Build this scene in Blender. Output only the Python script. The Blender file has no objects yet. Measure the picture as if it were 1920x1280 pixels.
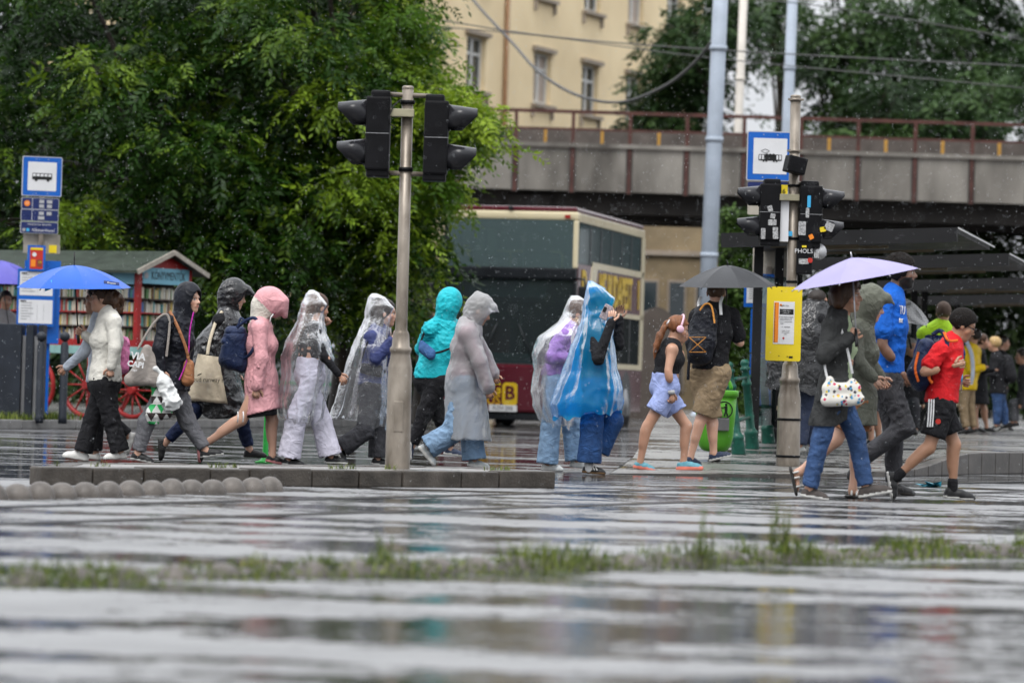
import bpy, bmesh, math, random
import numpy as np
from mathutils import Vector, Matrix, Euler
random.seed(7); rng = np.random.default_rng(11)
SC = bpy.context.scene; COL = SC.collection
R = math.radians
# ------------------------------------------------------------------ camera
FPX, HCAM, CW, CH = 7200.0, 0.84, 1920.0, 1280.0
PITCH, ROLL = 75/7200, R(1.7)
cam = bpy.data.cameras.new('camera'); camo = bpy.data.objects.new('camera', cam); COL.objects.link(camo)
cam.sensor_width = 36; cam.lens = 36*FPX/CW; cam.clip_start = 0.5; cam.clip_end = 6000
CAMM = Matrix.Rotation(math.pi/2+PITCH, 4, 'X') @ Matrix.Rotation(ROLL, 4, 'Z')
camo.matrix_world = Matrix.Translation((0, 0, HCAM)) @ CAMM
cam.dof.use_dof = True; cam.dof.focus_distance = 35.0; cam.dof.aperture_fstop = 2.6; cam.dof.aperture_blades = 9
SC.camera = camo
# ------------------------------------------------------------------ overcast daylight
w = bpy.data.worlds.new('World'); SC.world = w; w.use_nodes = True
nt = w.node_tree; bg = nt.nodes['Background']
sky = nt.nodes.new('ShaderNodeTexSky'); sky.sky_type = 'NISHITA'; sky.sun_disc = False
SUN_EL, SUN_AZ = 58, 200
sky.sun_elevation = R(SUN_EL); sky.sun_rotation = R(SUN_AZ); sky.air_density = 1.6; sky.dust_density = 6.0; sky.ozone_density = 1.0
hs = nt.nodes.new('ShaderNodeHueSaturation'); hs.inputs['Saturation'].default_value = 0.12
cl = nt.nodes.new('ShaderNodeMixRGB'); cl.inputs[0].default_value = 0.72; cl.inputs[2].default_value = (8.4, 8.7, 9.2, 1)
nt.links.new(sky.outputs[0], hs.inputs['Color']); nt.links.new(hs.outputs[0], cl.inputs[1]); # an overcast dome is brighter towards the zenith
gt = nt.nodes.new('ShaderNodeTexCoord'); sx = nt.nodes.new('ShaderNodeSeparateXYZ'); mr = nt.nodes.new('ShaderNodeMapRange'); mu = nt.nodes.new('ShaderNodeMixRGB'); mu.blend_type = 'MULTIPLY'; mu.inputs[0].default_value = 1
mr.inputs[3].default_value = .66; mr.inputs[4].default_value = 2.0
nt.links.new(gt.outputs['Generated'], sx.inputs[0]); nt.links.new(sx.outputs['Z'], mr.inputs[0]); nt.links.new(cl.outputs[0], mu.inputs[1]); nt.links.new(mr.outputs[0], mu.inputs[2])
nt.links.new(mu.outputs[0], bg.inputs['Color'])
bg.inputs['Strength'].default_value = 0.12
sun = bpy.data.lights.new('sun', 'SUN'); sun.energy = 1.0; sun.angle = R(28); sun.color = (1, .97, .93)
suno = bpy.data.objects.new('sun', sun); COL.objects.link(suno)
_d = Vector((math.sin(R(SUN_AZ))*math.cos(R(SUN_EL)), math.cos(R(SUN_AZ))*math.cos(R(SUN_EL)), math.sin(R(SUN_EL))))
suno.rotation_euler = _d.to_track_quat('Z', 'Y').to_euler()
vs = SC.view_settings; vs.view_transform = 'Standard'; vs.look = 'None'; vs.gamma = 1; vs.exposure = 0.38; vs.use_curve_mapping = False
SC.render.engine = 'CYCLES'; cy = SC.cycles
cy.use_denoising = True; cy.max_bounces = 7; cy.diffuse_bounces = 2; cy.glossy_bounces = 3; cy.transmission_bounces = 4
cy.transparent_max_bounces = 24; cy.volume_bounces = 0; cy.caustics_reflective = False; cy.caustics_refractive = False
cy.sample_clamp_indirect = 4
# ------------------------------------------------------------------ places: where the ray of a photo point meets a depth or a level
def ray(px, py):
    return CAMM.to_3x3() @ Vector(((px-CW/2)/FPX, -(py-CH/2)/FPX, -1))
def P(px, py, Y):
    d = ray(px, py); return Vector((0, 0, HCAM)) + d*(Y/d.y)
def G(px, py, z=0.0):
    d = ray(px, py); return Vector((0, 0, HCAM)) + d*((z-HCAM)/d.z)
# ------------------------------------------------------------------ helpers
_loc = {}
def tag(o, label=None, cat=None, group=None, kind=None):
    if label: o['label'] = label
    if cat: o['category'] = cat
    if group: o['group'] = group
    if kind: o['kind'] = kind
    return o
def thing(name, loc, label, cat, group=None, rz=0.0):
    o = bpy.data.objects.new(name, None); COL.objects.link(o); o.empty_display_size = .1
    o.location = loc; o.rotation_euler = (0, 0, rz); _loc[o] = Vector(loc)
    return tag(o, label, cat, group)
def link(name, me, parent=None, local=False):
    o = bpy.data.objects.new(name, me); COL.objects.link(o)
    if parent is not None:
        o.parent = parent
        if not local and parent in _loc: o.matrix_parent_inverse = Matrix.Translation(-_loc[parent])
    return o
def dup(root, loc=None, rz=None, label=None, parent=None):
    c = root.copy(); COL.objects.link(c)
    if parent is not None: c.parent = parent
    if loc is not None: c.location = loc; _loc[c] = Vector(loc)
    if rz is not None: c.rotation_euler = (0, 0, rz)
    if label: c['label'] = label
    for ch in list(root.children): dup(ch, parent=c)
    return c
def np_mesh(name, V, quads=None, tris=None, smooth=True, mats=(), mi=None):
    me = bpy.data.meshes.new(name); V = np.asarray(V, np.float32)
    q = np.zeros((0, 4), np.int32) if quads is None else np.asarray(quads, np.int32).reshape(-1, 4)
    t = np.zeros((0, 3), np.int32) if tris is None else np.asarray(tris, np.int32).reshape(-1, 3)
    me.vertices.add(len(V)); me.vertices.foreach_set('co', V.ravel())
    me.loops.add(q.size+t.size); me.loops.foreach_set('vertex_index', np.concatenate([q.ravel(), t.ravel()]))
    n = len(q)+len(t); me.polygons.add(n)
    st = np.concatenate([np.arange(len(q))*4, q.size+np.arange(len(t))*3]).astype(np.int32)
    me.polygons.foreach_set('loop_start', st)
    try: me.polygons.foreach_set('loop_total', np.concatenate([np.full(len(q), 4), np.full(len(t), 3)]).astype(np.int32))
    except Exception: pass
    me.polygons.foreach_set('use_smooth', np.full(n, bool(smooth)))
    for m in mats: me.materials.append(m)
    if mi is not None: me.polygons.foreach_set('material_index', np.asarray(mi, np.int32))
    me.update(calc_edges=True); return me
def frame(d):
    d = Vector(d).normalized(); a = Vector((0, 0, 1)) if abs(d.z) < .9 else Vector((1, 0, 0))
    x = a.cross(d).normalized(); return x, d.cross(x).normalized(), d
class MB:
    def __init__(s): s.v = []; s.f = []; s.m = []; s.sm = []; s.k = 0
    def mat(s, k): s.k = k; return s
    def add(s, V, F, smooth=False):
        o = len(s.v); s.v += [tuple(p) for p in V]
        for f in F: s.f.append([i+o for i in f]); s.m.append(s.k); s.sm.append(smooth)
        return s
    def box(s, c, d, rot=None, taper=1.0):
        x, y, z = d[0]/2, d[1]/2, d[2]/2; V = []
        for k in (-1, 1):
            t = taper if k > 0 else 1
            for (i, j) in ((-1, -1), (1, -1), (1, 1), (-1, 1)):
                p = Vector((i*x*t, j*y*t, k*z))
                if rot is not None: p = rot @ p
                V.append(p+Vector(c))
        return s.add(V, [(3, 2, 1, 0), (4, 5, 6, 7), (0, 1, 5, 4), (1, 2, 6, 5), (2, 3, 7, 6), (3, 0, 4, 7)])
    def bar(s, a, b, w, h, up=(0, 0, 1)):
        a = Vector(a); b = Vector(b); d = (b-a).normalized(); x = d.cross(Vector(up)).normalized(); y = x.cross(d)
        V = [p+x*(i*w/2)+y*(j*h/2) for p in (a, b) for (i, j) in ((-1, -1), (1, -1), (1, 1), (-1, 1))]
        return s.add(V, [(3, 2, 1, 0), (4, 5, 6, 7), (0, 1, 5, 4), (1, 2, 6, 5), (2, 3, 7, 6), (3, 0, 4, 7)])
    def tube(s, pts, rad, n=10, caps=True, smooth=True):
        pts = [Vector(p) for p in pts]; rr = rad if isinstance(rad, (list, tuple)) else [rad]*len(pts)
        V = []; F = []; x = None
        for i, p in enumerate(pts):
            d = (pts[min(i+1, len(pts)-1)]-pts[max(i-1, 0)])
            d = d.normalized() if d.length > 1e-9 else Vector((0, 0, 1))
            if x is None: x, y, _ = frame(d)
            else:
                x = (x-d*x.dot(d)); x = x.normalized() if x.length > 1e-6 else frame(d)[0]; y = d.cross(x)
            for k in range(n):
                a = 2*math.pi*k/n; V.append(p+x*(rr[i]*math.cos(a))+y*(rr[i]*math.sin(a)))
        for i in range(len(pts)-1):
            for k in range(n):
                F.append((i*n+k, i*n+(k+1) % n, (i+1)*n+(k+1) % n, (i+1)*n+k))
        s.add(V, F, smooth)
        if caps:
            o = len(s.v)-len(V)
            s.f.append([o+k for k in range(n)][::-1]); s.m.append(s.k); s.sm.append(False)
            s.f.append([o+(len(pts)-1)*n+k for k in range(n)]); s.m.append(s.k); s.sm.append(False)
        return s
    def lathe(s, c, prof, n=16, smooth=True, ax=(0, 0, 1)):
        x, y, d = frame(ax); c = Vector(c)
        return s.tube([c+d*h for (r, h) in prof], [max(r, 1e-4) for (r, h) in prof], n, True, smooth)
    def prism(s, poly, d, depth):
        """poly: 3-D points of a flat outline, pushed along d by depth"""
        d = Vector(d)*depth; n = len(poly); V = [Vector(p) for p in poly]+[Vector(p)+d for p in poly]
        F = [tuple(range(n))[::-1], tuple(range(n, 2*n))]+[(i, (i+1) % n, n+(i+1) % n, n+i) for i in range(n)]
        return s.add(V, F)
    def ball(s, c, r, n=12, m=8, half=False):
        c = Vector(c); r = Vector(r) if hasattr(r, '__len__') else Vector((r, r, r)); V = []; F = []
        for i in range(m+1):
            t = math.pi*(i/m)*(.5 if half else 1)
            for k in range(n):
                a = 2*math.pi*k/n; V.append(c+Vector((r.x*math.sin(t)*math.cos(a), r.y*math.sin(t)*math.sin(a), r.z*math.cos(t))))
        for i in range(m):
            for k in range(n): F.append(((i+1)*n+k, (i+1)*n+(k+1) % n, i*n+(k+1) % n, i*n+k))
        return s.add(V, F, True)
    def mesh(s, name, mats, bevel=0.0):
        me = bpy.data.meshes.new(name); me.from_pydata(s.v, [], s.f)
        for m in (mats if isinstance(mats, (list, tuple)) else [mats]): me.materials.append(m)
        me.polygons.foreach_set('material_index', s.m); me.polygons.foreach_set('use_smooth', s.sm)
        bm = bmesh.new(); bm.from_mesh(me)
        bmesh.ops.recalc_face_normals(bm, faces=bm.faces)
        if bevel > 0:
            es = [e for e in bm.edges if len(e.link_faces) == 2 and e.calc_face_angle(0) > .6]
            bmesh.ops.bevel(bm, geom=es, offset=bevel, segments=2, affect='EDGES', profile=.6)
        bm.to_mesh(me); bm.free(); me.update(); return me
    def build(s, name, mats, parent=None, bevel=0.0, local=False):
        return link(name, s.mesh(name, mats, bevel), parent, local)
_matc = {}
def mat(name, col, rough=.55, var=.12, scale=6.0, bump=.0, bscale=60.0, metal=0.0, coat=0.0, spec=.28, detail=4.0, dirt=None, stretch=(1, 1, 1), sub=0.0, fold=0.0, fscale=8.0):
    if name in _matc: return _matc[name]
    m = bpy.data.materials.new(name); m.use_nodes = True; t = m.node_tree; b = t.nodes['Principled BSDF']
    b.inputs['Roughness'].default_value = rough; b.inputs['Metallic'].default_value = metal
    b.inputs['Coat Weight'].default_value = coat; b.inputs['Coat Roughness'].default_value = .12
    b.inputs['Specular IOR Level'].default_value = spec
    if sub: b.inputs['Subsurface Weight'].default_value = sub; b.inputs['Subsurface Radius'].default_value = (.02, .008, .004); b.inputs['Subsurface Scale'].default_value = .5
    tc = t.nodes.new('ShaderNodeTexCoord'); mp = t.nodes.new('ShaderNodeMapping'); mp.inputs['Scale'].default_value = stretch
    t.links.new(tc.outputs['Object'], mp.inputs[0])
    c = tuple(col[:3])+(1,); b.inputs['Base Color'].default_value = c
    if var > 0:
        n = t.nodes.new('ShaderNodeTexNoise'); n.inputs['Scale'].default_value = scale; n.inputs['Detail'].default_value = detail
        t.links.new(mp.outputs[0], n.inputs['Vector'])
        rp = t.nodes.new('ShaderNodeValToRGB'); rp.color_ramp.elements[0].position = .3; rp.color_ramp.elements[1].position = .72
        lo = tuple(max(0, x*(1-var)) for x in col[:3]) if dirt is None else dirt
        rp.color_ramp.elements[0].color = tuple(lo)+(1,); rp.color_ramp.elements[1].color = tuple(min(1, x*(1+var)) for x in col[:3])+(1,)
        t.links.new(n.outputs['Fac'], rp.inputs[0]); t.links.new(rp.outputs[0], b.inputs['Base Color'])
        rr = t.nodes.new('ShaderNodeMapRange'); rr.inputs[3].default_value = max(.02, rough*.75); rr.inputs[4].default_value = min(1, rough*1.25)
        t.links.new(n.outputs['Fac'], rr.inputs[0]); t.links.new(rr.outputs[0], b.inputs['Roughness'])
    if bump > 0:
        n2 = t.nodes.new('ShaderNodeTexNoise'); n2.inputs['Scale'].default_value = bscale; n2.inputs['Detail'].default_value = 3
        t.links.new(mp.outputs[0], n2.inputs['Vector'])
        bp = t.nodes.new('ShaderNodeBump'); bp.inputs['Strength'].default_value = bump; bp.inputs['Distance'].default_value = .01
        t.links.new(n2.outputs['Fac'], bp.inputs['Height']); t.links.new(bp.outputs[0], b.inputs['Normal'])
    if fold > 0:
        n3 = t.nodes.new('ShaderNodeTexNoise'); n3.inputs['Scale'].default_value = fscale; n3.inputs['Detail'].default_value = 2.5; n3.inputs['Distortion'].default_value = 1.1
        t.links.new(tc.outputs['Object'], n3.inputs['Vector']); s1 = t.nodes.new('ShaderNodeMath'); s1.operation = 'SUBTRACT'; s1.inputs[1].default_value = .5; s2 = t.nodes.new('ShaderNodeMath'); s2.operation = 'ABSOLUTE'; s3 = t.nodes.new('ShaderNodeMath'); s3.operation = 'POWER'; s3.inputs[1].default_value = .6
        t.links.new(n3.outputs['Fac'], s1.inputs[0]); t.links.new(s1.outputs[0], s2.inputs[0]); t.links.new(s2.outputs[0], s3.inputs[0])
        b3 = t.nodes.new('ShaderNodeBump'); b3.inputs['Strength'].default_value = fold; b3.inputs['Distance'].default_value = .05; b3.invert = True; t.links.new(s3.outputs[0], b3.inputs['Height'])
        if bump > 0: t.links.new(b3.outputs[0], bp.inputs['Normal'])
        else: t.links.new(b3.outputs[0], b.inputs['Normal'])
    _matc[name] = m; return m
def text(s, size, M, name, m, parent=None, ext=.002, align='CENTER', squeeze=1.0, local=False, bold=0.0):
    """flat raised lettering: M maps text x, y, z to the place"""
    cu = bpy.data.curves.new('lettering', 'FONT'); cu.body = s; cu.size = size; cu.align_x = align; cu.align_y = 'CENTER'
    cu.extrude = ext; cu.resolution_u = 2; cu.offset = bold
    o = bpy.data.objects.new('lettering', cu); me = bpy.data.meshes.new_from_object(o); bpy.data.objects.remove(o); bpy.data.curves.remove(cu)
    me.transform(M @ Matrix.Diagonal((squeeze, 1, 1, 1))); me.materials.clear(); me.materials.append(m)
    return link(name, me, parent, local)
def plane_M(o, x, y):
    """matrix of a panel: origin o, x to the reader's right, y up"""
    x = Vector(x).normalized(); y = Vector(y); y = (y-x*y.dot(x)).normalized(); z = x.cross(y)
    M = Matrix((x, y, z)).transposed().to_4x4(); M.translation = Vector(o); return M
def panel(mb, M, x0, x1, y0, y1, z0, z1, r=0.0):
    """rounded board in the panel's own frame"""
    pts = []
    if r <= 0: pts = [(x0, y0), (x1, y0), (x1, y1), (x0, y1)]
    else:
        for (cx, cy_, a0) in ((x1-r, y0+r, -90), (x1-r, y1-r, 0), (x0+r, y1-r, 90), (x0+r, y0+r, 180)):
            for k in range(5):
                a = R(a0+k*22.5); pts.append((cx+r*math.cos(a), cy_+r*math.sin(a)))
    zz = (M.to_3x3() @ Vector((0, 0, 1))).normalized()
    return mb.prism([M @ Vector((a, b, z0)) for (a, b) in pts], zz, z1-z0)
def noise3(p, k, seed=0.0):
    """cheap smooth vector noise in -1..1 (warped sines)"""
    x, y, z = p[..., 0]*k+seed*1.7, p[..., 1]*k+seed*2.3, p[..., 2]*k+seed*.9
    a = np.sin(x*1.0+1.7*np.sin(y*.71+z*.43+seed))
    b = np.sin(y*1.13+1.9*np.sin(z*.83-x*.37+seed*2))
    c = np.sin(z*.97+1.5*np.sin(x*.61+y*.77+seed*3))
    return (a+b+c)/3
# ------------------------------------------------------------------ wet ground
def wet_mat(name, base, cell, lo=.05, hi=.34, puddle=.5, joints=None, bumpy=.35, spec=.9, soak_glare=.35):
    m = bpy.data.materials.new(name); m.use_nodes = True; t = m.node_tree; b = t.nodes['Principled BSDF']; N = t.nodes.new; L = t.links.new
    geo = N('ShaderNodeNewGeometry')
    def noise(sc, det=4, rough=.55, vec=None):
        n = N('ShaderNodeTexNoise'); n.inputs['Scale'].default_value = sc; n.inputs['Detail'].default_value = det; n.inputs['Roughness'].default_value = rough
        L(vec or geo.outputs['Position'], n.inputs['Vector']); return n.outputs['Fac']
    def ramp(f, a, c, lo_=0., hi_=1.):
        r = N('ShaderNodeMapRange'); r.interpolation_type = 'SMOOTHSTEP'
        for i, v in enumerate((a, c, lo_, hi_)): r.inputs[i+1].default_value = v
        L(f, r.inputs[0]); return r.outputs[0]
    def mth(op, a, c):
        r = N('ShaderNodeMath'); r.operation = op
        for i, v in enumerate((a, c)):
            if isinstance(v, (int, float)): r.inputs[i].default_value = v
            else: L(v, r.inputs[i])
        return r.outputs[0]
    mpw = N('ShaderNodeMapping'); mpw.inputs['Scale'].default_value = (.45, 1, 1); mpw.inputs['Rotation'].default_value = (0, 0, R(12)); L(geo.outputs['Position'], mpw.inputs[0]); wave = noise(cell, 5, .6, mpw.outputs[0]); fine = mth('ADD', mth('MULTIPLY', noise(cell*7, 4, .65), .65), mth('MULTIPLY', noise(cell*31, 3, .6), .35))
    pud = ramp(mth('ADD', wave, mth('MULTIPLY', mth('SUBTRACT', fine, .5), .55)), puddle-.035, puddle+.05)   # 1 on the rough bands, whose sky glare is painted into the colour
    grit = noise(260, 2); tone = noise(1.1, 5)
    cr = N('ShaderNodeValToRGB'); cr.color_ramp.elements[0].color = tuple(x*.6 for x in base)+(1,); cr.color_ramp.elements[1].color = tuple(x*1.35 for x in base)+(1,)
    cr.color_ramp.elements[0].position = .3; cr.color_ramp.elements[1].position = .7
    L(mth('ADD', mth('MULTIPLY', tone, .6), mth('MULTIPLY', grit, .4)), cr.inputs[0])
    wd = N('ShaderNodeMixRGB'); wd.blend_type = 'MULTIPLY'; wd.inputs[0].default_value = 1; L(cr.outputs[0], wd.inputs[1]); L(ramp(pud, 0, 1, soak_glare, 1.), wd.inputs[2]); L(wd.outputs[0], b.inputs['Base Color'])  # paler between puddles: part wet darkening, part painted-in sky glare
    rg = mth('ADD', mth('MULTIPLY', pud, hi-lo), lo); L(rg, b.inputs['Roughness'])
    b.inputs['IOR'].default_value = 1.45; b.inputs['Specular IOR Level'].default_value = spec
    # water: small ripples and drop rings; wet grit: coarse relief
    rip = noise(7.0, 3, .6); vor = N('ShaderNodeTexVoronoi'); vor.inputs['Scale'].default_value = 5.5; L(geo.outputs['Position'], vor.inputs['Vector'])
    ring = mth('MULTIPLY', mth('SINE', mth('MULTIPLY', vor.outputs['Distance'], 70.), 0.), ramp(vor.outputs['Distance'], .05, .42, 1., 0.))
    h = mth('ADD', mth('MULTIPLY', rip, .0009), mth('MULTIPLY', ring, .0002))
    h = mth('ADD', h, mth('MULTIPLY', mth('MULTIPLY', noise(55, 3), pud), .011*bumpy/.35))
    if joints:
        br = N('ShaderNodeTexBrick'); br.inputs['Scale'].default_value = joints; br.inputs['Mortar Size'].default_value = .02
        br.inputs['Color1'].default_value = br.inputs['Color2'].default_value = (1, 1, 1, 1); br.inputs['Mortar'].default_value = (0, 0, 0, 1)
        mp = N('ShaderNodeMapping'); mp.inputs['Rotation'].default_value = (0, 0, R(-28)); L(geo.outputs['Position'], mp.inputs[0]); L(mp.outputs[0], br.inputs['Vector'])
        h = mth('ADD', h, mth('MULTIPLY', br.outputs['Color'], .004))
    bp = N('ShaderNodeBump'); bp.inputs['Strength'].default_value = 1.0; bp.inputs['Distance'].default_value = 1.0
    L(h, bp.inputs['Height']); L(bp.outputs[0], b.inputs['Normal'])
    return m
M_asph = wet_mat('wet_dark_asphalt', (.085, .085, .088), 1.0, lo=.06, hi=.40, puddle=.545, bumpy=.6, spec=.9, soak_glare=.2)
M_road = wet_mat('wet_concrete_sky_glare', (.21, .21, .212), 1.0, lo=.125, hi=.46, puddle=.498, bumpy=.8, spec=1.0, soak_glare=.07)  # pale base paints in the white sky reflection of the wet bands
M_pave = wet_mat('wet_paving', (.17, .165, .155), 1.2, lo=.05, hi=.34, puddle=.47, joints=3.2, soak_glare=.4)
M_kerb = mat('wet_kerb_stone', (.06, .052, .044), .38, .45, 5, .5, 45)
M_top = wet_mat('wet_kerb_top', (.20, .19, .18), 2.0, lo=.10, hi=.4, puddle=.42)
M_soil = mat('soil', (.05, .035, .02), .9, .4, 8, .6, 40)
M_steel = mat('wet_rail_steel', (.16, .15, .15), .22, .3, 5, .1, 80, metal=.9)
M_gap = mat('groove_dark', (.012, .012, .012), .5, 0)
def sheet(name, pts, z, m, sub=0):
    me = bpy.data.meshes.new(name); me.from_pydata([(p[0], p[1], z if len(p) < 3 else p[2]) for p in pts], [], [tuple(range(len(pts)))]); me.materials.append(m); me.update()
    return link(name, me)
tag(sheet('ground', [(-600, -150), (600, -150), (600, 900), (-600, 900)], -.02, mat('far_ground', (.06, .06, .055), .6, .3, .2)), kind='structure')
tag(sheet('road', [(-70, 1), (70, 1), (70, 150), (-70, 150)], 0, M_asph), kind='structure')
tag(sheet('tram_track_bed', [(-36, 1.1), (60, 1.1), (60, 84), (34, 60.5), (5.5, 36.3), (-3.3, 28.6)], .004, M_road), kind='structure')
# tram rails
RD = Vector((.47, .883, 0)).normalized(); RN = Vector((-RD.y, RD.x, 0))
for off in (0.0, 1.435):
    c = Vector((.14, 25.6, 0))+RN*off
    m_ = MB(); a, b_ = c-RD*18, c+RD*30
    for k, (w0, w1, z1) in enumerate(((-.035, .025, .011), (.062, .085, .0105))):
        m_.mat(0); m_.prism([a+RN*w0, a+RN*w1, b_+RN*w1, b_+RN*w0], (0, 0, 1), z1)
    m_.mat(1); m_.prism([a+RN*.025, a+RN*.062, b_+RN*.062, b_+RN*.025], (0, 0, 1), .0085)
    m_.prism([a-RN*.075, a-RN*.035, b_-RN*.035, b_-RN*.075], (0, 0, 1), .008)
    tag(m_.build('tram_rail', [M_steel, M_gap]), kind='structure')
# refuge island of kerb stones
IA, IB = Vector((-3.33, 27.36, 0)), Vector((.38, 30.49, 0)); IU = (IB-IA).normalized(); IN = Vector((-IU.y, IU.x, 0)); ILEN = (IB-IA).length; IW = 1.12; IH = .135
isl = thing('refuge_island', (IA+IB)/2+IN*IW/2, 'low stone-kerbed traffic island with weeds under the left signal pole', 'traffic island')
mm = MB(); mm.prism([IA+IU*.3+IN*.16, IB-IU*.16+IN*.16, IB-IU*.16+IN*(IW-.16), IA+IU*.98+IN*(IW-.16)], (0, 0, 1), IH-.006); mm.build('paving', M_top, isl)
def kerb_run(a, b, h, n_in, parent, wid=.16, step=.5, m=None, h2=None):
    L_ = (b-a).length; d = (b-a).normalized(); n = max(1, round(L_/step)); x = 0.0
    cuts = [0]+sorted(max(.02, min(.98, (i+random.uniform(-.22, .22))/n)) for i in range(1, n))+[1]
    for i in range(n):
        t0, t1 = cuts[i]*L_+.006, cuts[i+1]*L_-.006
        ha = h if h2 is None else h+(h2-h)*cuts[i]; hb = h if h2 is None else h+(h2-h)*cuts[i+1]
        dz = random.uniform(-.006, .006); o = n_in*random.uniform(-.006, .008)
        p, q = a+d*t0+o, a+d*t1+o
        V = [p, q, q+n_in*wid, p+n_in*wid]; V += [v+Vector((0, 0, k+dz)) for v, k in zip(V, (ha, hb, hb, ha))]
        mb = MB().add(V, [(3, 2, 1, 0), (4, 5, 6, 7), (0, 1, 5, 4), (1, 2, 6, 5), (2, 3, 7, 6), (3, 0, 4, 7)])
        mb.build('kerb_stone', m or M_kerb, parent, bevel=.014)
kerb_run(IA, IB, IH, IN, isl, step=.48)
kerb_run(IB+IN*.165, IB+IN*(IW-.165), IH, -IU, isl, step=.4)
kerb_run(IA+IU*.95+IN*IW, IB+IN*IW, IH, -IN, isl, step=.6)
IL = (IU*.95+IN*IW).normalized(); kerb_run(IA+IL*.24, IA+IU*.95+IN*IW-IL*.24, IH, Vector((IL.y, -IL.x, 0)), isl, step=.4)
# domed lane dividers
M_dome = mat('dome_concrete', (.10, .088, .078), .42, .35, 9, .3, 60)
def dome_mesh():
    mb = MB(); V = []; F = []; n, m = 20, 7
    for i in range(m+1):
        t = i/m*math.pi/2
        for k in range(n):
            a = 2*math.pi*k/n; V.append((.100*math.sin(t)**.9*math.cos(a), .100*math.sin(t)**.9*math.sin(a), .112*math.cos(t)-.004))
    for i in range(m):
        for k in range(n): F.append(((i+1)*n+k, (i+1)*n+(k+1) % n, i*n+(k+1) % n, i*n+k))
    return mb.add(V, F, True).mesh('dome', M_dome)
DM = dome_mesh(); d0, d1 = Vector((-3.36, 23.9, 0)), Vector((-1.69, 27.45, 0))
for i in range(15):
    o = link('lane_divider_dome', DM); o.location = d0.lerp(d1, i/14)+Vector((random.uniform(-.01, .01), random.uniform(-.02, .02), 0)); o.rotation_euler.z = random.random()*6; o.scale.z = random.uniform(.93, 1.05)
    tag(o, 'grey concrete dome, %s from the right end of the row before the island' % ('last fourteenth thirteenth twelfth eleventh tenth ninth eighth seventh sixth fifth fourth third second first'.split()[i]), 'lane divider', 'row of domes before the island')
# near strip of overgrown domes
S0, S1 = G(0, 1098), G(1920, 1040); SD = (S1-S0).normalized(); SL = (S1-S0).length
o0 = S0-SD*1.2; n = int((SL+2.4)/.27)
for i in range(n):
    o = link('lane_divider_dome', DM); o.location = o0+SD*(i*.27)+Vector((0, random.uniform(-.02, .02), -.04)); o.rotation_euler.z = random.random()*6
    tag(o, 'grass-grown grey dome in the near divider strip', 'lane divider', 'overgrown domes of the near strip')
_sn = Vector((-SD.y, SD.x, 0)); _a, _c = S0-SD*1.3, S1+SD*1.3; _e = [_a.lerp(_c, f)+_sn*(.17+.03*math.sin(f*40)+random.uniform(-.02, .02)) for f in np.linspace(0, 1, 60)]; _f = [_a.lerp(_c, f)-_sn*(.19+.03*math.sin(f*33)+random.uniform(-.02, .02)) for f in np.linspace(0, 1, 60)]
tag(sheet('soil_strip', _f+_e[::-1], .010, M_soil), kind='structure')
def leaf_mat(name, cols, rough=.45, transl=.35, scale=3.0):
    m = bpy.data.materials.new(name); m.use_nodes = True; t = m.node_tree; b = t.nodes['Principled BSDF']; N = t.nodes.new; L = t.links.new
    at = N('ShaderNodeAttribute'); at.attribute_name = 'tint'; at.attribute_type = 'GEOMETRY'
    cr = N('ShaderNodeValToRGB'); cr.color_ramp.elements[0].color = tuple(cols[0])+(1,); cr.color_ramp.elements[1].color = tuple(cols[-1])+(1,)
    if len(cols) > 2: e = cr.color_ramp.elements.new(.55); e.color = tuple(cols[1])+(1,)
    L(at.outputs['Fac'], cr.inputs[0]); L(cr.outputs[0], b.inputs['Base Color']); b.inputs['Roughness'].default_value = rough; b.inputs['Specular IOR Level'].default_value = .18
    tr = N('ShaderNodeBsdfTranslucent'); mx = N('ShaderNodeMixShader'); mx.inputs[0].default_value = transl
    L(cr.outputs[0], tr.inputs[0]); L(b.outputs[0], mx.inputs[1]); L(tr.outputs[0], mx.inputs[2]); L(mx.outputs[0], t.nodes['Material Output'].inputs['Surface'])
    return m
def set_tint(me, v):
    a = me.attributes.new('tint', 'FLOAT', 'POINT'); a.data.foreach_set('value', np.asarray(v, np.float32))
M_grass = leaf_mat('grass_blades', [(.04, .05, .012), (.085, .13, .018), (.22, .25, .06)], .5, .3)
def grass(name, pos, h, wid, lean, label, z=None):
    n = len(pos); pos = np.asarray(pos, float); h = np.asarray(h, float); az = rng.uniform(0, 6.283, n); la = rng.uniform(0, 6.283, n); le = rng.uniform(.1, 1, n)*lean*h
    sd = np.stack([np.cos(az), np.sin(az), np.zeros(n)], 1)*wid; ld = np.stack([np.cos(la), np.sin(la), np.zeros(n)], 1)
    up = np.array([0, 0, 1.]); B = pos; Mi = pos+up*(h*.55)[:, None]+ld*(le*.3)[:, None]; T = pos+up*(h*.95)[:, None]+ld*le[:, None]
    V = np.stack([B-sd, B+sd, Mi+sd*.8, Mi-sd*.8, T], 1).reshape(-1, 3); k = np.arange(n)*5
    q = np.stack([k, k+1, k+2, k+3], 1); t = np.stack([k+3, k+2, k+4], 1)
    me = np_mesh(name, V, q, t, mats=[M_grass]); tn = np.repeat(rng.random(n), 5); set_tint(me, tn)
    o = link(name, me); return tag(o, label, 'grass', kind='stuff')
n = 6000; t = rng.uniform(-.12, 1.12, n); cl_ = .5+.5*np.sin(t*31+np.sin(t*77)*1.5); keep = rng.random(n) < .08+.8*cl_**1.5; t = t[keep]; cl_ = cl_[keep]
side = rng.normal(-.035, .095, len(t)); nrm = np.array([-SD.y, SD.x, 0])
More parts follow.
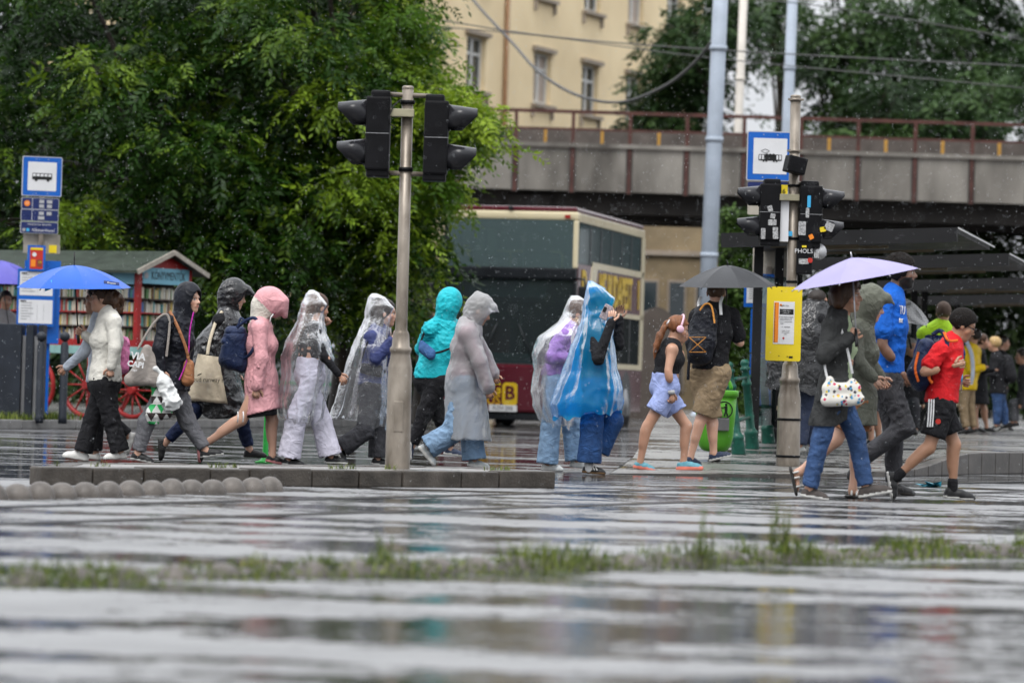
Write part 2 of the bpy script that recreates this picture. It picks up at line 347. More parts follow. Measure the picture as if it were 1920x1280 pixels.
pos = np.array(S0)[None]+np.array(SD)[None]*(t*SL)[:, None]+nrm[None]*side[:, None]; pos[:, 2] = .0+.055*np.exp(-(side/.10)**2)
grass('grass', pos, (.02+.045*rng.random(len(t))**1.5)*(.5+.8*cl_)*(1+.5*(t > .35)), .0035, .8, 'weedy grass along the near divider strip')
n = 4200; t2 = rng.uniform(-.12, 1.12, n); sd2 = rng.normal(-.05, .11, n); ps2 = np.array(S0)[None]+np.array(SD)[None]*(t2*SL)[:, None]+nrm[None]*sd2[:, None]; ps2[:, 2] = .0+.05*np.exp(-(sd2/.10)**2)
k2 = rng.random(n) < .35+.6*(np.sin(t2*43)+np.sin(t2*17+1) > -.3)
grass('low_weeds', ps2[k2], .006+.016*rng.random(k2.sum()), .006, 1.6, 'low creeping weeds matting the near divider strip')
def weed(px, py, h, n, label):
    b0 = G(px, py); V = []; Q = []; tn = []
    for s in range(n):
        bx = b0+Vector((random.uniform(-.05, .05), random.uniform(-.05, .05), .05)); hh = h*random.uniform(.55, 1); ln = Vector((random.uniform(-.12, .12), random.uniform(-.12, .12), 0))
        for k in range(26):
            f = k/25; c = bx+Vector((0, 0, hh*f))+ln*f*f*hh; a = random.random()*6.28; l = .035*(1.15-f)+.008; d = Vector((math.cos(a), math.sin(a), .5)).normalized(); sd = d.cross(Vector((0, 0, 1))).normalized()*l*.22
            i = len(V); V += [c, c+d*l*.5+sd, c+d*l, c+d*l*.5-sd]; Q.append((i, i+1, i+2, i+3)); tn += [random.uniform(.3, .9)]*4
        i = len(V); e = bx+Vector((0, 0, hh))+ln*hh; V += [bx+Vector((.003, 0, 0)), e, e+Vector((-.002, 0, 0)), bx-Vector((.003, 0, 0))]; Q.append((i, i+1, i+2, i+3)); tn += [.3]*4
    me = np_mesh('weed', V, Q, mats=[M_grass]); set_tint(me, tn); o = link('weed_plant', me); return tag(o, label, 'plant')
weed(1462, 1052, .30, 9, 'tall leafy weed standing up from the near grass strip')
weed(1322, 1060, .26, 4, 'thin tall weed left of the leafy one in the near strip')
weed(722, 1072, .14, 3, 'short weed at the middle of the near grass strip')
n = 900; t = rng.uniform(.05, 1, n); pos = np.array(IA)[None]+np.array(IU)[None]*(t*ILEN)[:, None]+np.array(IN)[None]*(.17+.02*rng.normal(size=n))[:, None]; pos[:, 2] = IH
k = (np.sin(t*23)+np.sin(t*57) > .75)
grass('kerb_grass', pos[k], .015+.045*rng.random(k.sum()), .003, .9, 'sparse grass growing from the island kerb joints')
# left pavement
KL = [Vector((-16, 33, 0)), Vector((-6.9, 50.8, 0)), Vector((-2.5, 65.0, 0)), Vector((-2.0, 80, 0)), Vector((-2.4, 110, 0))]
lp = thing('pavement', (-8, 60, 0), 'raised pavement with a grey kerb on the left', 'pavement'); lp['kind'] = 'structure'; del lp['label']; del lp['category']
def inset(pts, d):
    out = []
    for i, p in enumerate(pts):
        a = pts[max(i-1, 0)]; b = pts[min(i+1, len(pts)-1)]; t_ = (b-a).normalized(); out.append(p+Vector((-t_.y, t_.x, 0))*d)
    return out
KI = inset(KL, .15)
mm = MB(); top = [Vector((p.x, p.y, .115)) for p in KI]+[Vector((-70, 110, .115)), Vector((-70, 33, .115))]
mm.add(top, [tuple(range(len(top)))]); mm.build('paving', M_pave, lp)
for i in range(3): kerb_run(KL[i], KL[i+1], .125, (KI[i]-KL[i]).normalized(), lp, step=1.0, m=mat('grey_kerb', (.17, .165, .16), .4, .3, 4, .3, 50))
n = 2600; pos = np.stack([rng.uniform(-8.2, -5.6, n), rng.uniform(51.6, 54.2, n), np.full(n, .12)], 1)
k = (pos[:, 0] < -5.9+.25*rng.normal(size=n)-.0*pos[:, 1]) & ((pos[:, 1]-50.8) > (pos[:, 0]+6.9)*3.1+.25)
grass('verge_grass', pos[k], .05+.10*rng.random(k.sum()), .008, .9, 'green verge grass round the bus stop post on the left')
# tram-stop platform on the right with its ramped kerb
def plat_z(x, y):
    def ss(v): v = max(0., min(1., v)); return v*v*(3-2*v)
    return .22*max(ss((x-3.75)/1.25), ss((y-35.2)/11.0))
PE = [Vector(p+(0,)) for p in ((.95, 36.0), (2.3, 36.9), (3.2, 37.5), (3.75, 38.25), (4.05, 38.85), (4.5, 39.8), (5.0, 40.85), (5.7, 42.2), (8.0, 47.0), (12, 55.5), (20, 73), (34, 104))]
PL = [Vector(p+(0,)) for p in ((.95, 36.0), (1.3, 40), (1.6, 45), (2.1, 56), (2.7, 70), (4.2, 104))]
pf = thing('tram_platform', (5, 50, 0), 'x', 'x'); del pf['label']; del pf['category']; pf['kind'] = 'structure'
def along(pts, t):
    acc = [0]
    for a, b in zip(pts, pts[1:]): acc.append(acc[-1]+(b-a).length)
    s_ = t*acc[-1]
    for i in range(len(pts)-1):
        if s_ <= acc[i+1]+1e-9: return pts[i].lerp(pts[i+1], (s_-acc[i])/(acc[i+1]-acc[i]))
    return pts[-1]
def at_y(pts, y):
    for a, b in zip(pts, pts[1:]):
        if a.y <= y <= b.y: return a.x+(b.x-a.x)*(y-a.y)/(b.y-a.y)
    return pts[-1].x
ys = list(np.concatenate([np.linspace(36.0, 48, 49), np.linspace(49, 103, 28)])); V = []; Q = []; nx = 40
PEi = [p+Vector((-.12, .06, 0)) for p in PE]
for y in ys:
    xa, xb = at_y(PL, y), at_y(PE, y)-(.13 if y > 38.2 else 0)
    for k in range(nx+1):
        x = xa+(max(xb, xa+.001)-xa)*k/nx; V.append((x, y, plat_z(x, y)+.006))
for j in range(len(ys)-1):
    for k in range(nx): i = j*(nx+1)+k; Q.append((i, i+1, i+nx+2, i+nx+1))
link('paving', np_mesh('platform_paving', V, Q, mats=[M_pave]), pf)
M_kr = mat('dark_platform_kerb', (.075, .068, .062), .4, .4, 5, .4, 50)
t = 0; q = [p for p in PE[3:10]]
tot = sum((b-a).length for a, b in zip(q, q[1:])); ns = int(tot/.42)
for i in range(ns):
    a = along(q, i/ns); b = along(q, (i+1)/ns); d = (b-a).normalized(); a = a+d*.006; b = b-d*.006; nn = Vector((-d.y, d.x, 0))
    za, zb = plat_z(a.x, a.y)+.012, plat_z(b.x, b.y)+.012
    V4 = [a, b, b+nn*.15, a+nn*.15]; V4 += [v+Vector((0, 0, z)) for v, z in zip(V4, (za, zb, zb, za))]
    MB().add(V4, [(3, 2, 1, 0), (4, 5, 6, 7), (0, 1, 5, 4), (1, 2, 6, 5), (2, 3, 7, 6), (3, 0, 4, 7)]).build('kerb_stone', M_kr, pf, bevel=.01)
for run in (PE[:4], PL):
    for a, b in zip(run, run[1:]):
        MB().add([Vector((a.x, a.y, -.015)), Vector((b.x, b.y, -.015)), Vector((b.x, b.y, plat_z(b.x, b.y)+.006)), Vector((a.x, a.y, plat_z(a.x, a.y)+.006))], [(0, 1, 2, 3)]).build('edge', M_kr, pf)
# a scrap of blue plastic lying on the tracks
g = G(1745, 913); V = []
for k in range(60): V.append((g.x+rng.normal(0, .05), g.y+rng.normal(0, .12), .004+abs(rng.normal(0, .018))))
tri = [(i, i+1, i+2) for i in range(0, 57, 1)]
tag(link('plastic_scrap', np_mesh('scrap', V, None, tri, mats=[mat('blue_plastic_scrap', (.03, .22, .30), .35, .2)])), 'crumpled blue plastic scrap lying on the wet tracks', 'litter')
# ------------------------------------------------------------------ trees
def sprays(C, D, L, nl, wid, droop=.5):
    """pinnate leaf sprays: C origins, D directions (n,3), L lengths -> verts, quads"""
    n = len(C); up = np.array([0, 0, 1.]); D = D/np.linalg.norm(D, axis=1, keepdims=True)
    S = np.cross(D, up+rng.normal(0, .35, (n, 3))); S /= np.linalg.norm(S, axis=1, keepdims=True)+1e-9
    Nn = np.cross(S, D); V = []; 
    for k in range(nl):
        f = (k//2+1)/(nl//2+1); sg = 1 if k % 2 else -1
        if k == nl-1 and nl % 2: sg = 0; f = 1
        o = C+D*(L*f)[:, None]-up*(L*droop*f*f)[:, None]
        ld = (S*sg*.85+D*(.55 if sg else 1)) + rng.normal(0, .22, (n, 3)); ld[:, 2] -= .35; ld /= np.linalg.norm(ld, axis=1, keepdims=True)
        ll = (L*wid*(1.1-.45*abs(f-.5)))[:, None]; sd = np.cross(ld, Nn+rng.normal(0, .3, (n, 3))); sd /= np.linalg.norm(sd, axis=1, keepdims=True)+1e-9
        V.append(np.stack([o, o+ld*ll*.5+sd*ll*.19, o+ld*ll, o+ld*ll*.5-sd*ll*.19], 1))
    V = np.stack(V, 1).reshape(-1, 3); q = np.arange(len(V)).reshape(-1, 4); return V, q
def crown_mesh(blobs, n, L, m, nl=9, wid=.42, clump=.55, droop=.5, tip=.5, bias=0.0, fill=.25, kd=62):
    """blobs: (centre, radii, weight): clumps of sprays spread through the volume, thicker to the outside"""
    cs = []; ts = []; wts = np.array([b[2] for b in blobs]); wts = wts/wts.sum(); K = max(4, int(n/kd))
    for b, wt in zip(blobs, wts):
        k = max(2, int(K*wt)); d = rng.normal(size=(k, 3)); d /= np.linalg.norm(d, axis=1, keepdims=True)
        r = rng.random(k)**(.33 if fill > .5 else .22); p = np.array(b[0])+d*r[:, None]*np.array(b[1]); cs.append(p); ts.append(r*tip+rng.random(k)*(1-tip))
    cs = np.concatenate(cs); ts = np.concatenate(ts); i = rng.integers(0, len(cs), n)
    off = rng.normal(0, 1, (n, 3))*np.array([clump, clump, clump*.42])*.6; C = cs[i]+off; C[:, 2] -= .35*(off[:, 0]**2+off[:, 1]**2)/clump
    D = off*.8+rng.normal(0, .35, (n, 3)); D[:, 2] -= .15
    Ls = L*rng.uniform(.65, 1.25, n); V, q = sprays(C, D, Ls, nl, wid, droop)
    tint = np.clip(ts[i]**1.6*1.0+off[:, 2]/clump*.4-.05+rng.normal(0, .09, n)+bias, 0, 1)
    me = np_mesh('crown', V, q, mats=[m], smooth=False); set_tint(me, np.repeat(tint, nl*4)); return me, cs
M_bark = mat('wet_bark', (.035, .028, .022), .6, .4, 4, .6, 25, stretch=(1, 1, .3))
def tree(name, base, th, blobs, n, L, m, label, r0=.22, group=None, nlimb=12, **kw):
    t = thing(name, base, label, 'tree', group); me, cs = crown_mesh(blobs, n, L, m, **kw); link('crown', me, t)
    base = Vector(base); top = base+Vector((random.uniform(-.2, .2), random.uniform(-.2, .2), th)); mb = MB()
    pts = [base+(top-base)*f+Vector((math.sin(f*5)*.06, math.cos(f*4)*.06, 0)) for f in np.linspace(0, 1, 8)]
    mb.tube([pts[0]-Vector((0, 0, .05))]+pts, [r0*1.5]+[r0*(1.15-.55*f) for f in np.linspace(0, 1, 8)], 12)
    for k in range(nlimb):
        e = Vector(cs[random.randrange(len(cs))]); s = pts[random.randrange(4, 8)]; mid = s.lerp(e, .5)+Vector((0, 0, abs(e.z-s.z)*.15+.2))
        q = [s.lerp(mid, f).lerp(mid.lerp(e, f), f) for f in np.linspace(0, 1, 7)]; rr = r0*random.uniform(.28, .5)
        mb.tube(q, [rr*(1-.82*f) for f in np.linspace(0, 1, 7)], 7)
    mb.build('trunk', M_bark, t); return t
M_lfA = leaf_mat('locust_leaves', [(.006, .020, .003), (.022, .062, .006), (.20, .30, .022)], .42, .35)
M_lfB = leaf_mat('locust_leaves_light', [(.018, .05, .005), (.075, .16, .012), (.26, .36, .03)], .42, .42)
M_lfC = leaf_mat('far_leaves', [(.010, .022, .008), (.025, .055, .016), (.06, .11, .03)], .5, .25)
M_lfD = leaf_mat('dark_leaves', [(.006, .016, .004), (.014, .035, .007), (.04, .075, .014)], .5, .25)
def PB(px, py, Y, rx, ry, rz, wt=1.0): return (tuple(P(px, py, Y)), (rx, ry, rz), wt)
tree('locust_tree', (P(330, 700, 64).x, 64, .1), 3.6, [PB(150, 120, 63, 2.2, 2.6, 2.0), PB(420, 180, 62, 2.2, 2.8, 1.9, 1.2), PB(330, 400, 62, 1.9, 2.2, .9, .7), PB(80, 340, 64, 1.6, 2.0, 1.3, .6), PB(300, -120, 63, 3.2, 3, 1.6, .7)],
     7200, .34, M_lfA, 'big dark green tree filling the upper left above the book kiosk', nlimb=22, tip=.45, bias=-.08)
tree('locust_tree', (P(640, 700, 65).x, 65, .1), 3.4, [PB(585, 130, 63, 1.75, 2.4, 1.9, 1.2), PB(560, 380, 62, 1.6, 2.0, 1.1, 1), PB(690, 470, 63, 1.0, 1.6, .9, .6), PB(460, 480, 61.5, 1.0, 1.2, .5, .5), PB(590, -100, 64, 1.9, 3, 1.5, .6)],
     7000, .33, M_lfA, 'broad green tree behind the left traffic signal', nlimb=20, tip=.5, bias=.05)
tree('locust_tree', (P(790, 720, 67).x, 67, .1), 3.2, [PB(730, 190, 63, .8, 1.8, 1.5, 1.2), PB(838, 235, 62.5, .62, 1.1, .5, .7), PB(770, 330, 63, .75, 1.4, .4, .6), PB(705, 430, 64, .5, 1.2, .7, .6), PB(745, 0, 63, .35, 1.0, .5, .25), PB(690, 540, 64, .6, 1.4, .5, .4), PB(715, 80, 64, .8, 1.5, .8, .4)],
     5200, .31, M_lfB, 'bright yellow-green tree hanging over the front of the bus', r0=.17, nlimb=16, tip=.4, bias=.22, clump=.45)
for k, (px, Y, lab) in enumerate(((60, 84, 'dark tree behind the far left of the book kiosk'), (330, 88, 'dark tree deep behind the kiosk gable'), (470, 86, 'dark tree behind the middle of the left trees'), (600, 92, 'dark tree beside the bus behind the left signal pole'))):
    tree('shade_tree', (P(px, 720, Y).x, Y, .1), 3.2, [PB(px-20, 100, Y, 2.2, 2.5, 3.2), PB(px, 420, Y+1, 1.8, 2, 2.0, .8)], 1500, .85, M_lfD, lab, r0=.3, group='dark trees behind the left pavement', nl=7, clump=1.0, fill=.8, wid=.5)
# trees behind the bridge
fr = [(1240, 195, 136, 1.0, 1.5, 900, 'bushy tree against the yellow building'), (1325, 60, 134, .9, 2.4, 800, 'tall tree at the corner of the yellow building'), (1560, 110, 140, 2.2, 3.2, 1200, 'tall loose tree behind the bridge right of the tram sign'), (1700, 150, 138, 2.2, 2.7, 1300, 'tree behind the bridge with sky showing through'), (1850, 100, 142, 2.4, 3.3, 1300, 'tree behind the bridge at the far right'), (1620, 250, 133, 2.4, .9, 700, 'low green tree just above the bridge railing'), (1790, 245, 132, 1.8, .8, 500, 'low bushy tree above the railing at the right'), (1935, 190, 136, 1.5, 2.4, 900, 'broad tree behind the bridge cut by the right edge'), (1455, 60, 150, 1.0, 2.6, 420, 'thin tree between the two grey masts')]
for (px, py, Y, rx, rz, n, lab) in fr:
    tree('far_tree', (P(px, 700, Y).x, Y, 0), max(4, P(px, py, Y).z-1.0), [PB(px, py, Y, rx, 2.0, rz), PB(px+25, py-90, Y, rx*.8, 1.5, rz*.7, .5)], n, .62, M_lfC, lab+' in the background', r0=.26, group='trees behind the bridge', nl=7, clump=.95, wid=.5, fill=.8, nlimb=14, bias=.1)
# ------------------------------------------------------------------ yellow building
M_plas = mat('yellow_plaster', (.82, .67, .43), .8, .08, .35, .15, 12, dirt=(.72, .57, .35))
M_trim = mat('grey_stone_trim', (.30, .25, .20), .7, .15, 2); M_wfr = mat('white_window_frame', (.62, .62, .6), .5, .05); M_shut = mat('rolled_shutter', (.42, .35, .30), .6, .1, 3)
M_gl = mat('dark_window_glass', (.02, .03, .035), .06, .1, 1, spec=.8)
bl = thing('yellow_building', P(1060, 715, 152).xy.to_3d(), 'tall yellow plastered building with small windows behind the railway bridge', 'building')
fa = P(640, 300, 131); fb = P(1312, 300, 166); fa.z = fb.z = 0; fu = (fb-fa).normalized(); fn = Vector((fu.y, -fu.x, 0)); FH = 22.0
def fpt(px, py):
    d = ray(px, py); o = Vector((0, 0, HCAM)); t_ = (fa-o).dot(fn)/d.dot(fn); p = o+d*t_; return (p-fa).dot(fu), p.z
wins = [];
for px, up in ((775, 0), (893, 0), (1018, 0), (1108, 0), (1190, 0), (1262, 0)):
    u, z = fpt(px, 100); _, z1 = fpt(px, 196+(px-1018)*.03); wins.append([u, z1, z])
for i, wn in enumerate(wins): wn[2] = wins[2][2]; wn[1] = wins[2][1]
rows = [(wins[2][1], wins[2][2])]; hgt = 4.1
for k in (1, 2, 3): rows.append((rows[0][0]+hgt*k*1.0, rows[0][1]+hgt*k*1.0))
rows = [(rows[0][0]-hgt, rows[0][1]-hgt), (rows[0][0]-2*hgt, rows[0][1]-2*hgt)]+rows
hw = .92; L_ = (fb-fa).length
mb = MB(); us = sorted(w_[0] for w_ in wins); zs = sorted(rows)
ucuts = [0]+[x for u in us for x in (u-hw, u+hw)]+[L_]; zcuts = [0]+[z for r_ in zs for z in r_]+[FH]
for i in range(len(ucuts)-1):
    for j in range(len(zcuts)-1):
        if i % 2 == 1 and j % 2 == 1: continue
        a, b_ = fa+fu*ucuts[i], fa+fu*ucuts[i+1]; z0, z1 = zcuts[j], zcuts[j+1]
        mb.add([a+Vector((0, 0, z0)), b_+Vector((0, 0, z0)), b_+Vector((0, 0, z1)), a+Vector((0, 0, z1))], [(0, 1, 2, 3)])
sd = -fn*12
mb.add([fb, fb+sd, fb+sd+Vector((0, 0, FH)), fb+Vector((0, 0, FH))], [(0, 1, 2, 3)]); mb.add([fa, fa+sd, fa+sd+Vector((0, 0, FH)), fa+Vector((0, 0, FH))], [(0, 1, 2, 3)])
mb.add([fa+Vector((0, 0, FH)), fb+Vector((0, 0, FH)), fb+sd+Vector((0, 0, FH)), fa+sd+Vector((0, 0, FH))], [(0, 1, 2, 3)])
mb.build('wall', M_plas, bl)
for r_, (z0, z1) in enumerate(zs):
    for i, u in enumerate(us):
        c = fa+fu*u; inn = -fn*.28
        rv = MB()
        for (a, b_) in (((-hw, z0), (-hw, z1)), ((hw, z1), (hw, z0)), ((-hw, z1), (hw, z1)), ((hw, z0), (-hw, z0))):
            p, q = c+fu*a[0]+Vector((0, 0, a[1])), c+fu*b_[0]+Vector((0, 0, b_[1])); rv.add([p, q, q+inn, p+inn], [(0, 1, 2, 3)])
        wo = rv.build('window', M_plas, bl)
        gp = MB(); p = c+inn*.9; gp.add([p-fu*hw+Vector((0, 0, z0)), p+fu*hw+Vector((0, 0, z0)), p+fu*hw+Vector((0, 0, z1)), p-fu*hw+Vector((0, 0, z1))], [(0, 1, 2, 3)])
        gp.build('pane' if (i+r_) % 3 != 1 else 'roller_shutter', M_gl if (i+r_) % 3 != 1 else M_shut, wo)
        fm = MB(); p = c+inn*.75
        for x in (-hw+.06, -.02, hw-.06): fm.bar(p+fu*x+Vector((0, 0, z0+.03)), p+fu*x+Vector((0, 0, z1-.03)), .15, .06, up=tuple(fn))
        for z in (z0+.05, z0+(z1-z0)*.68, z1-.05): fm.bar(p-fu*hw+Vector((0, 0, z)), p+fu*hw+Vector((0, 0, z)), .06, .1)
        fm.build('frame', M_wfr, wo)
        tr = MB(); q = c+fn*.06
        MB().bar(q-fu*(hw+.22)+Vector((0, 0, z1+.12)), q+fu*(hw+.22)+Vector((0, 0, z1+.12)), .22, .16).build('lintel', M_trim, wo); tr.bar(q-fu*(hw+.2)+Vector((0, 0, z0-.10)), q+fu*(hw+.2)+Vector((0, 0, z0-.10)), .3, .14).build('sill', M_trim, wo)
        for s in (-1, 1): MB().box(q+fu*s*(hw+.1)+Vector((0, 0, z0-.36)), (.14, .14, .38)).build('bracket', M_trim, wo)
dp = fa+fu*fpt(946, 60)[0]+fn*.1
MB().tube([dp, dp+Vector((0, 0, FH))], .09, 8).build('drainpipe', mat('copper_pipe', (.30, .17, .09), .5, .2), bl)
# ------------------------------------------------------------------ railway bridge
BY = 112.0; s_ = FPX/BY
M_conc = mat('stained_concrete_panel', (.20, .186, .165), .75, .35, .9, .3, 8, dirt=(.065, .058, .05), stretch=(1, 1, .35)); M_rust = mat('rusty_red_steel', (.075, .03, .024), .6, .35, 3, .2, 20)
M_girder = mat('dark_girder', (.05, .045, .042), .7, .3, 1.5); M_yel = mat('ochre_post', (.55, .30, .06), .55, .15)
br = thing('railway_bridge', (0, BY, 0), 'concrete railway bridge with rusty red railing crossing behind the bus', 'bridge')
zt = P(1180, 277, BY).z; zb = P(1180, 363, BY).z; zr = P(1180, 213, BY).z; zm = P(1180, 247, BY).z; sp = 107/s_; x00 = P(1073, 300, BY).x
for k in range(-9, 16):
    x = x00+sp*k
    if k < 15:
        MB().box((x+sp/2, BY, (zt+zb)/2-.03), (sp-.16, .16, zt-zb-.1)).build('panel', M_conc, br, bevel=.02)
        MB().box((x+sp*.52, BY+.55, (zt+zm)/2+.02), (.09, .12, zm-zt)).build('post', M_yel, br)
    MB().box((x, BY-.05, (zb+zr)/2-.02), (.10, .14, zr-zb)).build('railing_post', M_rust, br)
    MB().box((x, BY+.02, (zb+zt)/2-.02), (.2, .22, zt-zb)).build('rib', M_girder, br)
xl, xr = x00-9*sp-.5, x00+15*sp+.5
MB().box(((xl+xr)/2, BY, zt+.02), (xr-xl, .34, .12)).build('coping', M_conc, br)
MB().box(((xl+xr)/2, BY-.05, zr), (xr-xl, .10, .10)).build('handrail', M_rust, br); MB().box(((xl+xr)/2, BY-.05, zm+.02), (xr-xl, .07, .07)).build('middle_rail', M_rust, br)
mb = MB(); mb.box(((xl+xr)/2, BY+4.2, zb+.55), (xr-xl, 7.8, .7)); mb.box(((xl+xr)/2, BY+1.2, zb-.1), (xr-xl, .5, .9)); mb.box(((xl+xr)/2, BY+3.8, zb-.15), (xr-xl, .5, 1.0)); mb.box(((xl+xr)/2, BY+6.6, zb-.15), (xr-xl, .5, 1.0))
mb.build('girder', M_girder, br)
MB().box(((xl+xr)/2, BY+1.6, zt+.30), (xr-xl, .25, .62)).build('ballast_wall', mat('ballast_wall', (.10, .085, .075), .8, .3, 2), br)
for x in (-9.5, P(985, 600, BY).x, 17.5): MB().box((x, BY+4, zb/2-.2), (1.3, 6.5, zb+.3)).build('pier', M_girder, br, bevel=.05)
# arched grey shed under the bridge and low beige wall by the left road
ar = [P(1232+46*math.cos(a), 660-85*math.sin(a), 96) for a in np.linspace(math.pi, 0, 13)]; ar = [Vector((ar[0].x, 96, 0))]+ar+[Vector((ar[-1].x, 96, 0))]
tag(MB().prism(ar, (0, 1, 0), 5).build('arched_shed', mat('grey_brown_shed', (.085, .07, .06), .8, .25, 2)), 'grey arched shelter entrance under the bridge beside the bus', 'shed')
wl = MB(); a, b_ = P(470, 640, 100), P(860, 640, 100); wl.box(((a.x+b_.x)/2, 100, 1.35), (b_.x-a.x, .4, 2.7)); tag(wl.build('beige_wall', mat('beige_plaster', (.42, .31, .20), .8, .15, .8)), 'low beige wall seen between the poncho walkers', 'wall')
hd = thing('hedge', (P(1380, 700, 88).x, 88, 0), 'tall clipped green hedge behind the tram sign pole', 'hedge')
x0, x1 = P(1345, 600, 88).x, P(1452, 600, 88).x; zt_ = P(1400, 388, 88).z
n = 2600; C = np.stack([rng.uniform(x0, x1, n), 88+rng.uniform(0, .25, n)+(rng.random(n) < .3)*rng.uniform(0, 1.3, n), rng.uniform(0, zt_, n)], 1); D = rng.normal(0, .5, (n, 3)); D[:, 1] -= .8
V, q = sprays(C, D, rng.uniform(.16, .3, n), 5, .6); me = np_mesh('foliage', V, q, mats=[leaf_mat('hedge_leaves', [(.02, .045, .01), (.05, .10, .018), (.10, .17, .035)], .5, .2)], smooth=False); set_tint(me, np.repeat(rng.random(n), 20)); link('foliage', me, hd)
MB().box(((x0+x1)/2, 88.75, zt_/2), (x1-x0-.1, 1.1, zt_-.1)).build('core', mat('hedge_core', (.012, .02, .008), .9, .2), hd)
for k, (px, py, Y, rx, rz, lab) in enumerate(((1600, 570, 118, 2.2, 3.1, 'hazy green bush under the bridge behind the tall man'), (1760, 570, 120, 2.4, 3.2, 'hazy green bush under the bridge above the boy'), (1900, 560, 118, 2.6, 3.3, 'hazy green bush under the bridge at the right edge'))):
    tree('bush', (P(px, 700, Y).x, Y, 0), 1.0, [PB(px, py, Y, rx, 1.5, rz), PB(px, 690, Y, rx*1.1, 1.2, 1.0, .5)], 2000, .6, leaf_mat('bush_leaves', [(.03, .05, .02), (.06, .10, .035), (.11, .16, .06)], .6, .3), lab, r0=.12, nl=7, clump=.9, fill=.8, wid=.5, nlimb=5)
for k, (px, py, Y, rx, rz, lab) in enumerate(((430, 640, 82, 1.6, 1.5, 'dark bush behind the black rain jacket'), (280, 650, 80, 1.6, 1.4, 'dark bush behind the book wagon'), (600, 660, 92, 1.3, 1.0, 'dark low bush behind the first clear poncho'), (760, 620, 94, 1.5, 1.9, 'dark bush behind the left signal pole'), (100, 640, 84, 2.2, 1.8, 'dark bush behind the bus stop sign'))):
    tree('bush', (P(px, 700, Y).x, Y, 0), 1.0, [PB(px, py, Y, rx, 1.2, rz)], 700, .5, M_lfD, lab, r0=.1, nl=7, clump=.7, fill=.8, wid=.5, nlimb=4)
ub = thing('brown_building', Vector((P(1265, 700, 126).x, 126, 0)), 'dull brown building with grey window bands seen under the bridge beside the bus', 'building'); xa, xb = P(1190, 600, 126).x, P(1345, 600, 126).x
M_ub = mat('dull_brown_plaster', (.26, .20, .12), .8, .2, 1.0, dirt=(.17, .13, .08)); MB().box(((xa+xb)/2, 127, 3.6), (xb-xa, 2, 7.2)).build('wall', M_ub, ub)
for z in (2.55, 5.2): MB().box(((xa+xb)/2, 125.95, z), (xb-xa, .16, .16)).build('ledge', M_trim, ub)
for i in range(3):
    for z in (1.3, 3.7):
        x = xa+(i+.5)*(xb-xa)/3; wo = MB().box((x, 125.97, z), (.62, .08, 1.25)).build('window', M_trim, ub); MB().box((x, 125.92, z), (.48, .03, 1.08)).build('pane', M_gl, wo)
# ------------------------------------------------------------------ masts and wires
M_mast = mat('pale_blue_grey_mast', (.36, .41, .48), .5, .12, 2, .05, 30); M_crm = mat('cream_mast', (.62, .58, .52), .5, .1, 2)
def mast(px0, py0, px1, py1, Y, r, m, label, base_z=.0):
    t_ = P(px0, py0, Y); b_ = P(px1, py1, Y); d = (t_-b_)/(t_.z-b_.z); bot = b_+d*(base_z-b_.z); top = b_+d*(t_.z+4-b_.z)
    o = thing('catenary_mast', bot, label, 'mast'); MB().tube([bot, bot.lerp(top, .5), top], [r*1.12, r, r*.9], 18).build('pole', m, o)
    for f in (.28, .47, .62, .78):
        c = bot.lerp(top, f); MB().lathe(c, [(r*1.12, -.05), (r*1.15, -.05), (r*1.15, .05), (r*1.12, .05)], 18).build('clamp', m, o)
    MB().lathe(bot, [(r*1.7, 0), (r*1.7, .2), (r*1.2, .3)], 18).build('foot', m, o); return o
mast(1351, 0, 1328, 520, 84, .172, M_mast, 'thick pale grey tram mast left of the tram sign')
mast(1486, 0, 1476, 240, 104, .148, M_mast, 'pale grey mast behind the tram stop sign')
mast(1394, 0, 1384, 248, 121.5, .135, M_crm, 'thin cream mast rising behind the bridge')
M_wire = mat('grey_cable', (.10, .10, .10), .6, 0)
def cable(pts, Y, r, label):
    q = [P(x, y, Y if not isinstance(Y, tuple) else Y[0]+(Y[1]-Y[0])*i/(len(pts)-1)) for i, (x, y) in enumerate(pts)]; out = []
    for i in range(len(q)-1):
        p0, p1, p2, p3 = q[max(i-1, 0)], q[i], q[i+1], q[min(i+2, len(q)-1)]
        for f in np.linspace(0, 1, 7)[:-1]:
            out.append(.5*((2*p1)+(p2-p0)*f+(2*p0-5*p1+4*p2-p3)*f*f+(3*p1-p0-3*p2+p3)*f**3))
    out.append(q[-1]); tag(MB().tube(out, r, 6).build('overhead_cable', M_wire), label, 'cable')
cable([(860, -40), (895, 10), (960, 80), (1010, 135), (1080, 178), (1160, 192), (1240, 165), (1300, 120), (1346, 62)], (100, 84), .035, 'drooping grey cable hanging before the yellow building')
cable([(700, 15), (1000, 65), (1345, 94), (1920, 124)], 86, .016, 'long straight overhead wire crossing the masts, upper one')
cable([(700, 42), (1000, 66), (1345, 110), (1920, 165)], 90, .014, 'long straight overhead wire crossing the masts, lower one')
cable([(1340, -10), (1600, 20), (1920, 75)], 90, .014, 'overhead wire high at the upper right')
